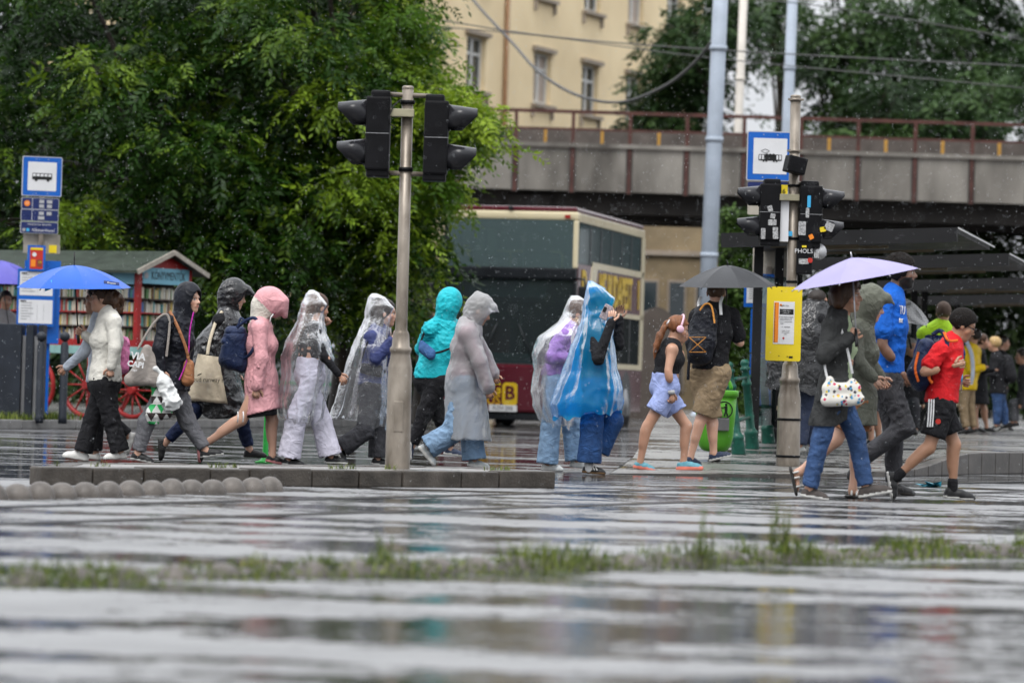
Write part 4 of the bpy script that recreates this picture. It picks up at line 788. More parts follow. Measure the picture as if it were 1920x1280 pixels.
bp('lower_front', M_bur, bx(-W2, W2, 0, .12, .28, 1.16), bevel=.05); bp('bumper', M_bdk, bx(-W2+.03, W2-.03, .03, .3, .14, .28), bevel=.03); bp('middle_band', M_bdk, bx(-W2, W2, .0, .10, 2.72, 2.93), bevel=.03)
bp('upper_front_band', M_bcr, bx(-W2, W2, .06, .24, 3.80, 3.96), bevel=.05); bp('roof', M_bur, bx(-W2+.03, W2-.03, .10, BL, 3.95, BH), bevel=.045); bp('floor', M_bdk, bx(-W2+.06, W2-.06, .2, BL-.1, .3, .42)); bp('upper_deck', M_bdk, bx(-W2+.06, W2-.06, .14, BL-.1, 2.2, 2.3)); bp('rear', M_bur, bx(-W2+.05, W2-.05, BL-.1, BL, .3, 3.95), bevel=.03)
bp('upper_windshield', M_bgl, bx(-W2+.07, W2-.07, .05, .08, 2.93, 3.80)); bp('lower_windshield', M_bgd, bx(-W2+.06, W2-.06, .05, .08, 1.17, 2.71))
for s in (-1, 1):
    bp('pillar', M_bcr if s > 0 else M_bdk, bx(*sorted((s*(W2-.09), s*W2)), .04, .18, 2.93, 3.80), bevel=.03); bp('pillar', M_bdk, bx(*sorted((s*(W2-.08), s*W2)), .03, .2, 1.17, 2.72), bevel=.03)
    xs = sorted((s*(W2-.06), s*W2)); xo = sorted((s*W2, s*(W2+.012)))
    bp('side_lower', M_bur, bx(*xs, .125, BL, .3, 1.2), bevel=.015); bp('side_panel', M_bur, bx(*xs, .2, BL, 2.22, 3.02), bevel=.01); bp('side_roof_band', M_bcr, bx(*xs, .245, BL, 3.78, 3.945), bevel=.02)
    bp('cream_stripe', M_bcr, bx(*xo, 1.6, BL-.02, 2.98, 3.10)); bp('cream_stripe', M_bcr, bx(*xo, 1.0, BL-.02, 2.14, 2.23)); bp('cream_stripe', M_bcr, bx(*xo, .6, BL-.02, 1.14, 1.24)); bp('cream_stripe', M_bcr, MB().prism([Vector((s*W2, 1.15, 2.2)), Vector((s*W2, 1.75, 2.2)), Vector((s*W2, 2.1, 3.02)), Vector((s*W2, 1.55, 3.02))], (s, 0, 0), .014)); bp('rear_pillar', M_bcr, bx(*xo, BL-.35, BL, 1.24, 3.78))
    n = 6; y0 = .24; dl = (BL-.4-y0)/n
    for k in range(n):
        bp('upper_window', M_bgl, bx(*sorted((s*(W2-.04), s*(W2-.01))), y0+k*dl+.05, y0+(k+1)*dl-.05, 3.03, 3.77)); bp('window_post', M_bdk, bx(*xs, y0+(k+1)*dl-.05, y0+(k+1)*dl+.05, 3.025, 3.775))
        if k > 0: bp('lower_window', M_bgd, bx(*sorted((s*(W2-.04), s*(W2-.01))), y0+k*dl+.05, y0+(k+1)*dl-.05, 1.24, 2.14)); bp('window_post', M_bdk, bx(*xs, y0+(k+1)*dl-.05, y0+(k+1)*dl+.05, 1.205, 2.215))
    for y in (1.9, 5.6):
        wo = bp('wheel', mat('tyre_rubber', (.015, .015, .016), .5, .2), MB().lathe((s*(W2-.14), y, .5), [(.3, -.14), (.48, -.13), (.5, -.09), (.5, .09), (.48, .13), (.3, .14)], 24, ax=(s, 0, 0)))
        bp('hub', mat('bus_hub_metal', (.3, .3, .31), .35, .1, metal=.6), MB().lathe((s*(W2+.002), y, .5), [(.28, 0), (.26, .012), (.12, .03), (.1, .05)], 18, ax=(s, 0, 0)), wo); bp('wheel_arch', M_bdk, MB().lathe((s*(W2-.005), y, .5), [(.6, 0), (.6, .012)], 24, ax=(s, 0, 0)))
    bp('headlight', mat('headlight_glass', (.55, .55, .55), .12, .1), bx(*sorted((s*.78, s*1.12)), -.012, .02, .62, .80), bevel=.02)
    mo = bp('mirror', M_bdk, bx(*sorted((s*(W2+.1), s*(W2+.34))), -.35, -.22, 2.15, 2.6), bevel=.04); bp('mirror_arm', M_bdk, MB().tube([(s*(W2-.05), .05, 2.75), (s*(W2+.2), -.25, 2.72), (s*(W2+.22), -.28, 2.6)], .02, 8), mo)
FM = plane_M((0, -.004, 0), (1, 0, 0), (0, 0, 1))
lg = Matrix.Translation((-.16, 0, 0))
text('BIG', .30, FM @ Matrix.Translation((-.28, .70, .002)), 'lettering', M_bye, bus, .002, squeeze=.85, local=True, bold=.008); text('BUS', .26, FM @ Matrix.Translation((-.28, .49, .002)), 'lettering', mat('bus_gold_print', (.45, .26, .01), .4, .05), bus, .002, squeeze=.85, local=True, bold=.006)
lo = bp('logo', M_bye, panel(MB(), FM, -.06, .22, .40, .82, 0, .006, .07)); text('B', .34, FM @ Matrix.Translation((.08, .62, .008)), 'logo_letter', M_bur, lo, .002, local=True, bold=.01)
pl = bp('number_plate', M_white, panel(MB(), FM, -.30, .22, .29, .41, 0.0, .012, .01)); text('RZH 205', .1, FM @ Matrix.Translation((-.04, .35, .014)), 'lettering', M_ink, pl, .001, local=True)
bp('destination_panel', mat('destination_blind', (.34, .40, .43), .25, .1), bx(-.75, .68, .12, .16, 2.38, 2.68)); bp('dashboard', mat('bus_dash', (.36, .42, .42), .5, .2), bx(-1.1, 1.1, .1, .55, 1.16, 1.36)); bp('seat', mat('bus_red_seat', (.35, .04, .03), .6, .1), bx(-.65, -.2, .9, 1.3, 1.3, 2.0), bevel=.06); bp('roof_marker', M_bdk, bx(-.05, .02, .02, .12, 3.98, 4.04)); bp('roof_marker', mat('marker_red', (.3, .02, .02), .3, 0), bx(1.0, 1.1, .03, .08, 3.84, 3.9))
M_rail = mat('bus_grab_rail', (.80, .44, .03), .35, .05)
for (x, sh) in ((-.98, 'l'), (-.02, 't'), (.95, 'r')):
    if sh == 't': pts = [[(x, .16, 2.9), (x, .16, 3.22)], [(x-.24, .16, 3.22), (x+.24, .16, 3.22)]]
    else: e = .24 if sh == 'l' else -.24; pts = [[(x, .16, 2.9), (x, .16, 3.16), (x+e*.2, .16, 3.22), (x+e, .16, 3.23)]]
    mb = MB()
    for q in pts: mb.tube(q, .025, 8)
    bp('grab_rail', M_rail, mb)
for k in range(4):
    for x in (-.75, .55): bp('seat', mat('bus_grey_seat', (.09, .10, .12), .7, .2), bx(x-.42, x+.42, 1.3+k*1.5, 1.45+k*1.5, 2.3, 3.2), bevel=.05)
for s in (-1, 1): bp('wiper', M_bdk, MB().tube([(s*.5, .02, 1.2), (s*.2, .01, 1.9)], .012, 6))
VM = plane_M((W2+.013, 0, 0), (0, 1, 0), (0, 0, 1))
text('ME BUDAPEST', .85, VM @ Matrix.Translation((4.15, 2.58, .0)), 'lettering', M_bye, bus, .003, squeeze=.68, local=True, bold=.02); text('1', .8, VM @ Matrix.Translation((6.75, 2.6, .0)), 'lettering', M_bye, bus, .003, local=True, bold=.02); text('B', .8, VM @ Matrix.Translation((.75, 2.6, .0)), 'lettering', M_bye, bus, .003, squeeze=1.2, local=True, bold=.02)
# ------------------------------------------------------------------ silver car behind the walkers
cy0 = 86.0; co = P(548, 760, cy0); co.z = .115 if co.x < -2 else 0
car = thing('parked_car', co, 'silver car parked behind the pink coat walker', 'car')
prof = [(-2.1, .35), (-2.08, .75), (-1.85, .92), (-1.0, 1.02), (-.35, 1.45), (.9, 1.48), (1.55, 1.08), (2.05, .98), (2.12, .6), (2.08, .3)]
MB().prism([co+Vector((x, -.8, z)) for x, z in prof], (0, 1, 0), 1.6).build('body', mat('silver_car_paint', (.42, .44, .46), .22, .08, 2, metal=.4, coat=.5), car, bevel=.08)
for (x0, x1, x2, x3) in ((-.82, -.30, .22, .22), (.30, .30, .84, 1.32)): MB().prism([co+Vector((x0, -.83, 1.03)), co+Vector((x1 if x0 < 0 else .30, -.83, 1.40)), co+Vector((x2 if x0 < 0 else .84, -.83, 1.40)), co+Vector((x3, -.83, 1.05))], (0, 1, 0), .02).build('side_window', M_gl, car)
for x in (-1.3, 1.3):
    wo = MB().lathe(co+Vector((x, -.72, .32)), [(.2, -.1), (.31, -.09), (.32, 0), (.31, .09), (.2, .1)], 22, ax=(0, 1, 0)).build('wheel', _matc['tyre_rubber'], car); MB().lathe(co+Vector((x, -.83, .32)), [(.2, 0), (.17, .01), (.05, .02)], 14, ax=(0, -1, 0)).build('rim', _matc['bus_hub_metal'], wo)
MB().box(co+Vector((0, -.815, .55)), (3.9, .02, .07)).build('trim_stripe', mat('green_trim', (.03, .22, .10), .4, .1), car); MB().box(co+Vector((2.05, -.5, .78)), (.1, .4, .14)).build('headlight', _matc['headlight_glass'], car, bevel=.02)
# ------------------------------------------------------------------ tram-stop shelters
M_sroof = mat('black_shelter_roof', (.008, .008, .009), .6, .3, 3); M_sglass = glass('shelter_glass', (.03, .04, .04), .75); M_plank = mat('pale_plank', (.30, .24, .16), .6, .2, 6)
SDIR = Vector((.2, .98, 0)); SE = Vector((.98, -.2, 0))
for i, (c, Yc, lab) in enumerate(((P(1794, 437, 42.0), 42.0, 'nearest dark shelter roof above the lavender umbrella'), (P(1891, 484, 49.0), 49, 'second dark shelter roof, behind the tall man'), (P(1965, 527, 58.4), 58.4, 'third dark shelter roof, above the boy'), (P(2000, 556, 67), 67, 'farthest dark shelter roof of the tram stop'))):
    base = c-SE*1.0+SDIR*2; base.z = plat_z(base.x, base.y); o = thing('tram_shelter', base, lab+' on the platform', 'shelter', 'shelters along the tram platform'); LN, WD = 4.6, 2.6
    drop = lambda wv: Vector((0, 0, -.045*wv))
    A0, A1, A2, A3 = c, c+SDIR*LN, c+SDIR*LN-SE*WD+drop(WD), c-SE*WD+drop(WD)
    MB().prism([A0, A1, A2, A3], (0, 0, 1), .05).build('roof', M_sroof, o); MB().bar(A0+Vector((0, -.03, -.02)), A3+Vector((0, -.03, -.02)), .05, .16).build('front_beam', M_sroof, o)
    mb = MB(); n = 22
    for k in range(n): mb.prism([A0+SDIR*(LN*(k+.1)/n)+Vector((.01, 0, .05)), A0+SDIR*(LN*(k+.6)/n)+Vector((.01, 0, .05)), A0+SDIR*(LN*(k+.6)/n)+Vector((.07, 0, .02)), A0+SDIR*(LN*(k+.1)/n)+Vector((.07, 0, .02))], (0, 0, 1), .02)
    eo = mb.build('corrugated_edge', mat('pale_corrugated_edge', (.42, .42, .42), .4, .1), o); eo['kind'] = 'stuff'
    for (f0, w0, w1, th) in ((.25, 1.2, 2.2, .03), (.42, .95, 1.7, .12), (.72, .55, 1.9, .025)):
        a = c+SDIR*(LN*f0)+Vector((0, 0, -.05)); MB().bar(a-SE*w0+drop(w0), a-SE*w1+drop(w1), th, .03).build('plank', M_plank, o)
    for f in (.12, .5, .88):
        p = c-SE*(WD-.35)+SDIR*(LN*f); MB().bar(Vector((p.x, p.y, plat_z(p.x, p.y))), Vector((p.x, p.y, c.z-.1)), .10, .10, up=(0, 1, 0)).build('post', M_sroof, o)
    for f in (.14, .52):
        p, q = c-SE*(WD-.35)+SDIR*(LN*f), c-SE*(WD-.35)+SDIR*(LN*(f+.34)); zz = plat_z(p.x, p.y); MB().prism([Vector((p.x, p.y, zz+.25)), Vector((q.x, q.y, zz+.25)), Vector((q.x, q.y, zz+1.95)), Vector((p.x, p.y, zz+1.95))], (1, 0, 0), .012).build('glass_panel', M_sglass, o)
    a = c-SE*(WD-.75)+SDIR*(LN*.2); b_ = c-SE*(WD-.75)+SDIR*(LN*.8); zz = plat_z(a.x, a.y)+.45; a.z = b_.z = zz; MB().bar(a, b_, .4, .05).build('bench', M_plank, o)
    for f in (.25, .75): p = c-SE*(WD-.75)+SDIR*(LN*f); p.z = zz-.225; MB().box(p-Vector((0, 0, .02)), (.06, .3, .41)).build('bench_leg', M_sroof, o)
# ------------------------------------------------------------------ green litter bin and green fence
M_grn = mat('bin_green_plastic', (.10, .36, .03), .3, .12, 3, .05, 40); M_dgrn = mat('fence_dark_green', (.012, .085, .06), .3, .35, 14, .15, 60); M_lock = mat('bin_steel', (.18, .18, .18), .35, .2, 8, metal=.6)
YN = 39.6; bz = plat_z(2.15, YN)+.006; gb = Vector((P(1341, 800, YN).x, YN, bz))
lb = thing('litter_bin', gb, 'bright green litter bin with litter pictogram before the green fence', 'litter bin')
def rrect(cx, w_, d_, r, z, n=8):
    out = []
    for (sx, sy, a0) in ((1, -1, -90), (1, 1, 0), (-1, 1, 90), (-1, -1, 180)):
        for k in range(n): a = R(a0+90*k/(n-1)); out.append(Vector((cx.x+sx*(w_/2-r)+r*math.cos(a), cx.y+sy*(d_/2-r)+r*math.sin(a), z)))
    return out
def loft(rings, caps=True):
    mb = MB(); n = len(rings[0]); V = [p for r_ in rings for p in r_]; F = []
    for i in range(len(rings)-1):
        for k in range(n): F.append((i*n+k, i*n+(k+1) % n, (i+1)*n+(k+1) % n, (i+1)*n+k))
    if caps: F += [tuple(range(n))[::-1], tuple((len(rings)-1)*n+k for k in range(n))]
    return mb.add(V, F, True)
zb0, zb1 = pz(1338, 846, YN), pz(1338, 738, YN); Hh = zb1-zb0
rings = [rrect(gb, w_, d_, r_, zb0+Hh*f) for (f, w_, d_, r_) in ((0, .20, .16, .07), (.03, .27, .22, .09), (.10, .33, .27, .10), (.25, .37, .30, .10), (.6, .40, .32, .10), (.97, .425, .34, .10))]
loft(rings).build('body', M_grn, lb); loft([rrect(gb, w_, d_, .1, z) for (w_, d_, z) in ((.43, .345, zb1-.03), (.455, .37, zb1-.025), (.46, .375, zb1+.03), (.44, .355, zb1+.04), (.36, .28, zb1+.04), (.34, .26, zb1-.04))]).build('rim', M_grn, lb)
MB().tube([gb+Vector((.06+.10*math.cos(a), .12, zb1+.05-bz+.12*math.sin(a))) for a in np.linspace(0, math.pi, 12)], .02, 8).build('hood_ring', M_grn, lb)
MB().lathe(gb, [(.07, 0), (.06, .02), (.05, zb0-bz+.02)], 12).build('foot', M_ink, lb)
cp = P(1356, 768, YN); cp.y = YN-.166; n = 28
MB().tube([cp+Vector((.085*math.cos(2*math.pi*k/n), 0, .085*math.sin(2*math.pi*k/n))) for k in range(n+1)], .007, 6, caps=False).build('pictogram_ring', M_ink, lb)
mb = MB(); mb.ball(cp+Vector((.02, 0, .055)), (.014, .004, .014)); mb.bar(cp+Vector((.02, 0, .04)), cp+Vector((.02, 0, -.01)), .028, .006, up=(0, 1, 0)); mb.bar(cp+Vector((.02, 0, -.01)), cp+Vector((.04, 0, -.065)), .014, .006, up=(0, 1, 0)); mb.bar(cp+Vector((.018, 0, -.01)), cp+Vector((.002, 0, -.065)), .014, .006, up=(0, 1, 0)); mb.bar(cp+Vector((.015, 0, .03)), cp+Vector((-.03, 0, .02)), .01, .006, up=(0, 1, 0)); mb.bar(cp+Vector((-.045, 0, .0)), cp+Vector((-.04, 0, -.065)), .045, .006, up=(0, 1, 0)); mb.build('pictogram', M_ink, lb)
MB().box(Vector((cp.x-.01, YN-.175, pz(1352, 795, YN))), (.13, .06, .13)).build('ash_box', M_lock, lb, bevel=.008)
def fence_post(parent, b, t_):
    b = Vector(b); t_ = Vector(t_); d = t_-b; L_ = d.length; pr = [(.075, 0), (.08, .02), (.072, .16), (.078, .17), (.078, .2), (.06, .22), (.05, .24), (.045, .7), (.058, .71), (.058, .74), (.045, .76), (.043, .87), (.058, .88), (.058, .905), (.036, .92), (.05, .945), (.052, .965), (.035, .99), (.0, 1.0)]
    return MB().tube([b+d*h for r_, h in pr], [max(r_, .001) for r_, h in pr], 14).build('post', M_dgrn, parent)
YF = 41.5; fz = plat_z(2.4, YF)
fnc = thing('green_fence', Vector((P(1400, 838, YF).x, YF, fz)), 'dark green cast post fence with two rails behind the litter bin', 'fence')
fp = []
for (bxp, txp, typ, Yp) in ((1386, 1366, 664, 41.2), (1411, 1396, 663, 42.6), (1441, 1428, 678, 44.4), (1467, 1456, 690, 46.4), (1492, 1484, 700, 48.6)):
    b_ = Vector((P(bxp, 838, Yp).x, Yp, plat_z(2.5, Yp))); tt_ = P(txp, typ, Yp); tt_.z = b_.z+1.0; fence_post(fnc, b_, tt_); fp.append((b_, tt_))
for f in (.36, .80):
    for (b0, t0), (b1, t1) in zip(fp, fp[1:]): MB().tube([b0.lerp(t0, f), b1.lerp(t1, f)], .022, 8).build('rail', M_dgrn, fnc)
# thin green post standing in the roadway behind the pink coat
g = G(497, 868); o = thing('green_stake', g, 'thin bright green stake standing behind the pink coat walker', 'stake'); MB().lathe(g, [(.10, 0), (.10, .015), (.05, .03), (.028, .06), (.02, .62), (.015, .64)], 14).build('stake', mat('stake_green', (.02, .35, .05), .3, .1), o)
# ------------------------------------------------------------------ figures: smooth-union fields turned into one skin
def axis_pts(lo, hi, res, fines):
    out = [lo]; 
    while out[-1] < hi:
        x = out[-1]; st = res
        for (a, b, f) in fines:
            if a-st <= x <= b: st = min(st, f)
        out.append(x+st)
    return np.array(out, np.float32)
class Field:
    def __init__(s, lo, hi, res, fines=()):
        """fines: (lo, hi, res) boxes sampled more finely"""
        s.ax = [axis_pts(lo[i], hi[i], res, [(f[0][i], f[1][i], f[2]) for f in fines]) for i in range(3)]
        s.F = np.full(tuple(len(a) for a in s.ax), 1.0, np.float32)
    def sub(s, lo, hi):
        sl = []
        for i in range(3):
            a = max(0, int(np.searchsorted(s.ax[i], lo[i]))-1); b = min(len(s.ax[i]), int(np.searchsorted(s.ax[i], hi[i]))+1); sl.append(slice(a, max(b, a+1)))
        sl = tuple(sl); return sl, s.ax[0][sl[0]][:, None, None], s.ax[1][sl[1]][None, :, None], s.ax[2][sl[2]][None, None, :]
    def mix(s, sl, d, k, op):
        o = s.F[sl]
        if op == 'add':
            h = np.clip(.5+.5*(o-d)/k, 0, 1); s.F[sl] = o*(1-h)+d*h-k*h*(1-h)
        else:
            d = -d; h = np.clip(.5-.5*(o-d)/k, 0, 1); s.F[sl] = o*(1-h)+d*h+k*h*(1-h)
    def cone(s, a, b, ra, rb, k=.02, w=None, kw=1.0, op='add', k2=1.0, wv=None):
        a = np.array(a, float); b = np.array(b, float); m = max(ra, rb)*max(kw, 1)+k+.03
        sl, X, Y, Z = s.sub(np.minimum(a, b)-m, np.maximum(a, b)+m); ab = b-a; L2 = float(ab@ab)+1e-9
        dx, dy, dz = X-a[0], Y-a[1], Z-a[2]; t = np.clip((dx*ab[0]+dy*ab[1]+dz*ab[2])/L2, 0, 1)
        qx, qy, qz = dx-t*ab[0], dy-t*ab[1], dz-t*ab[2]
        if w is not None:
            w = np.array(w, float); w /= np.linalg.norm(w); c = (qx*w[0]+qy*w[1]+qz*w[2])*(1-1/kw); qx, qy, qz = qx-c*w[0], qy-c*w[1], qz-c*w[2]
        d = np.sqrt(qx*qx+qy*qy+qz*qz)-(ra+(rb-ra)*t)
        s.mix(sl, d, k, op)
    def ell(s, c, axes, r, k=.015, op='add'):
        c = np.array(c, float); rm = max(r)+k+.03; sl, X, Y, Z = s.sub(c-rm, c+rm); dx, dy, dz = X-c[0], Y-c[1], Z-c[2]; q = 0
        for e, ri in zip(axes, r): q = q+((dx*e[0]+dy*e[1]+dz*e[2])/ri)**2
        q = np.sqrt(q)+1e-6; d = (q-1)*min(r)*np.clip(q, .6, 1.6)**.0
        s.mix(sl, d, k, op)
    def cut(s, p, n, k=.006):
        """remove what lies on the side the normal points to"""
        p = np.array(p, float); n = np.array(n, float); n /= np.linalg.norm(n)
        d = (s.ax[0][:, None, None]-p[0])*n[0]+(s.ax[1][None, :, None]-p[1])*n[1]+(s.ax[2][None, None, :]-p[2])*n[2]
        s.F = np.maximum(s.F, d)
    def wrinkle(s, amp, k, seed=0, stretch=(1, 1, 1)):
        m = np.abs(s.F) < .05; ii = np.nonzero(m)
        p = np.stack([s.ax[i][ii[i]] for i in range(3)], -1).astype(float)
        a = math.sin(seed*3.1)*.5; q = np.stack([(p[:, 0]+p[:, 2]*a)*stretch[0], p[:, 1]*stretch[1], (p[:, 2]-p[:, 0]*a)*stretch[2]], -1)
        r1 = 1-np.abs(noise3(q, k*.8, seed))*2.6; r2 = 1-np.abs(noise3(q, k*1.7, seed+3))*2.6; w = np.clip(.6+noise3(p, 9, seed+5)*1.1, .1, 1.5)
        n = np.clip(r1, -.9, 1)*w+.5*np.clip(r2, -.8, 1)*w; s.F[ii] -= (amp*n).astype(np.float32)
    def mesh(s):
        F = s.F; S = F < 0; c = np.zeros(tuple(n-1 for n in F.shape), np.int8)
        for i in (0, 1):
            for j in (0, 1):
                for k in (0, 1): c += S[i:F.shape[0]-1+i, j:F.shape[1]-1+j, k:F.shape[2]-1+k]
        ii = np.nonzero((c > 0) & (c < 8)); n = len(ii[0])
        if n == 0: return np.zeros((0, 3)), np.zeros((0, 4), int)
        acc = np.zeros((n, 3)); cnt = np.zeros(n); x0 = [s.ax[a][ii[a]].astype(float) for a in range(3)]; dx = [s.ax[a][ii[a]+1].astype(float)-x0[a] for a in range(3)]
        for a in range(3):
            o1, o2 = [q for q in range(3) if q != a]
            for u in (0, 1):
                for v in (0, 1):
                    oa = [0, 0, 0]; oa[o1] = u; oa[o2] = v; ob = list(oa); ob[a] = 1
                    va = F[ii[0]+oa[0], ii[1]+oa[1], ii[2]+oa[2]]; vb = F[ii[0]+ob[0], ii[1]+ob[1], ii[2]+ob[2]]
                    m = (va < 0) != (vb < 0); t = np.where(m, va/np.where(m, va-vb, 1), 0)
                    for q in range(3):
                        pq = x0[q]+(dx[q]*t if q == a else dx[q]*oa[q]); acc[:, q] += np.where(m, pq, 0)
                    cnt += m
        V = acc/cnt[:, None]; idx = np.full(c.shape, -1, np.int32); idx[ii] = np.arange(n); Q = []
        for a in range(3):
            o1, o2 = (a+1) % 3, (a+2) % 3; sl0 = [slice(None)]*3; sl1 = [slice(None)]*3; sl0[a] = slice(0, -1); sl1[a] = slice(1, None)
            A, B = S[tuple(sl0)], S[tuple(sl1)]; ch = A != B; sl = [slice(None)]*3; sl[o1] = slice(1, -1); sl[o2] = slice(1, -1); e = np.nonzero(ch[tuple(sl)])
            e = list(e); e[o1] = e[o1]+1; e[o2] = e[o2]+1; flip = A[tuple(e)]
            def cell(d1, d2): z = [e[0], e[1], e[2]]; z[o1] = z[o1]-d1; z[o2] = z[o2]-d2; return idx[tuple(z)]
            q = np.stack([cell(1, 1), cell(0, 1), cell(0, 0), cell(1, 0)], 1); q[~flip] = q[~flip][:, ::-1]; Q.append(q)
        Q = np.concatenate(Q); return V, Q[(Q >= 0).all(1)]
def relax(V, Q, it=1, f=.5):
    for _ in range(it):
        s = np.zeros_like(V); c = np.zeros(len(V))
        for k in range(4):
            for j in (1, 3):
                np.add.at(s, Q[:, k], V[Q[:, (k+j) % 4]]); np.add.at(c, Q[:, k], 1)
        V = V*(1-f)+f*s/np.maximum(c, 1)[:, None]
    return V
def V3(v): return np.array([v.x, v.y, v.z])
M_skin = bpy.data.materials.new('skin'); M_skin.use_nodes = True
_t = M_skin.node_tree; _b = _t.nodes['Principled BSDF']; _a = _t.nodes.new('ShaderNodeAttribute'); _a.attribute_name = 'Col'
_t.links.new(_a.outputs['Color'], _b.inputs['Base Color']); _b.inputs['Roughness'].default_value = .42; _b.inputs['Subsurface Weight'].default_value = .08; _b.inputs['Subsurface Radius'].default_value = (.012, .005, .003); _b.inputs['Subsurface Scale'].default_value = .4
def finger_tubes(W, hd, lat, nrm, sc, curl, thumb_side, spread=.018):
    """four unequal fingers and a thumb; lat runs from index to little finger, nrm points to the palm side"""
    mb = MB(); hd = Vector(hd).normalized(); lat = Vector(lat).normalized(); nrm = Vector(nrm).normalized(); W = Vector(W)
    for i, ln in enumerate((.072, .08, .075, .06)):
        o = W+hd*(.082-.006*abs(i-1.2))*sc+lat*(i-1.5)*spread*sc; d = hd+lat*(i-1.5)*.06; pts = [o-d*.025*sc, o]; a = 0
        for j, f in enumerate((.45, .32, .23)):
            a += curl*(1.0, 1.2, .9)[j]; dd = (d*math.cos(a)+nrm*math.sin(a)).normalized(); o = o+dd*ln*f*sc; pts.append(o)
        mb.tube(pts, [.0095*sc, .0095*sc, .0088*sc, .008*sc, .006*sc], 7)
    o = W+hd*.028*sc+lat*thumb_side*.028*sc; d = (hd*.75+lat*thumb_side*.75+nrm*.35).normalized(); pts = [o-d*.012, o+d*.02*sc]; d2 = (hd+lat*thumb_side*.2+nrm*.5*curl).normalized(); pts += [o+d*.042*sc, o+d*.042*sc+d2*.032*sc]
    mb.tube(pts, [.013*sc, .0125*sc, .011*sc, .008*sc], 7); return mb
class Person:
    def __init__(s, label, Y, face, J, ht=1.0, fat=1.0, skin=(.52, .32, .23), hair=(.05, .03, .02), res=.0125, head_yaw=None, pitch=0.0, ground=0.0, group=None, female=False, beard=False, hands=(.55, .55), far=False, fit=True, hand_dir={}):
        s.Y = Y; s.sc = ht; s.fat = fat; s.res = res; s.skin = np.array(skin); s.hairc = hair; s.far = far; s.hands = hands; s.hand_dir = hand_dir
        a = R(face); s.f = np.array([math.cos(a), math.sin(a), 0]); s.l = np.array([-math.sin(a), math.cos(a), 0]); s.up = np.array([0, 0, 1.]); c = abs(math.cos(a))
        s.nside = -1.0 if s.l[1] > 0 else 1.0      # which way along l the camera lies
        if abs(s.l[1]) < .3: s.nside = 1.0 if s.l[0] < 0 else -1.0   # facing away or to us: 'near' = left in the picture
        dflt = {'sn': -.175*c, 'en': -.235*c, 'wn': -.23*c, 'sf': .175*c, 'ef': .23*c, 'wf': .2*c, 'hn': -.085*c, 'hf': .085*c, 'kn': -.09*c, 'an': -.085*c, 'tn': -.09*c, 'kf': .09*c, 'af': .085*c, 'tf': .09*c, 'head': 0, 'neck': 0, 'pelvis': 0}
        s.J = {k: V3(P(v[0], v[1], Y+(v[2] if len(v) > 2 else dflt.get(k, 0)))) for k, v in J.items()}
        j = s.J; nl = s.l*s.nside
        if 'hn' not in j: j['hn'] = j['pelvis']+nl*.09*ht-s.up*.05*ht
        if 'hf' not in j: j['hf'] = j['pelvis']-nl*.09*ht-s.up*.05*ht
        for q, sg in (('n', 1), ('f', -1)):
            if 's'+q not in j: j['s'+q] = j['neck']+nl*sg*.17*ht-s.up*.045*ht
            if 'e'+q not in j: j['e'+q] = j['s'+q]-s.up*.28*ht+nl*sg*.03
            if 'w'+q not in j: j['w'+q] = j['e'+q]-s.up*.23*ht+s.f*.06
        s.ground = ground
        # rest the soles on the ground
        s.feet = {}
        for q in ('n', 'f'): s.feet[q] = s._foot(q)
        if fit:
            zmin = min(f['low'] for f in s.feet.values()); dz = ground-zmin
            for k in j: j[k] = j[k]+s.up*dz
            s.dz = dz
            for q in ('n', 'f'): s.feet[q] = s._foot(q)
        hy = R(face if head_yaw is None else head_yaw); hf = np.array([math.cos(hy), math.sin(hy), 0]); s.hl = np.array([-math.sin(hy), math.cos(hy), 0]); p = R(pitch)
        s.hf = hf*math.cos(p)-s.up*math.sin(p); s.hu = s.up*math.cos(p)+hf*math.sin(p)
        base = (s.feet['n']['mid']+s.feet['f']['mid'])/2; base[2] = ground
        s.o = thing('person', Vector(base), label, 'person', group); s.female = female; s.beard = beard
        s.chest = j['pelvis']*.42+j['neck']*.58
    def _foot(s, q):
        j = s.J; A, T = j['a'+q], j['t'+q]; d = T-A; L_ = np.linalg.norm(d); d = d/L_; hz = np.array([d[0], d[1], 0])
        if np.linalg.norm(hz) < .25 or hz@s.f < .2*np.linalg.norm(hz): hz = s.f.copy()
        hz = hz/np.linalg.norm(hz); lat = np.array([-hz[1], hz[0], 0]); sc = min(max(L_/.2136, .8*s.sc), 1.12*s.sc)
        # rotate d upward by 20.6 deg in the plane of d and the vertical-ish normal
        nv = np.cross(d, lat); nv = -nv if nv[2] < 0 and abs(nv[2]) > .3 else nv
        if abs(nv[2]) <= .3 and nv@hz > 0 and d[2] < 0: nv = nv
        th = R(20.6); fw = d*math.cos(th)+nv*math.sin(th); fw /= np.linalg.norm(fw); up = nv*math.cos(th)-d*math.sin(th); up /= np.linalg.norm(up)
        heel = A-up*.075*sc-fw*.06*sc; toe = heel+fw*.262*sc; return dict(heel=heel, toe=toe, fw=fw, up=up, lat=lat, sc=sc, low=min(heel[2], toe[2]), mid=(heel+toe)/2)
    def hp(s, f, l, u): return s.J['head']+(s.hf*f+s.hl*l+s.hu*u)*s.sc
    def bounds(s, pts, pad): a = np.array(pts); return a.min(0)-pad, a.max(0)+pad
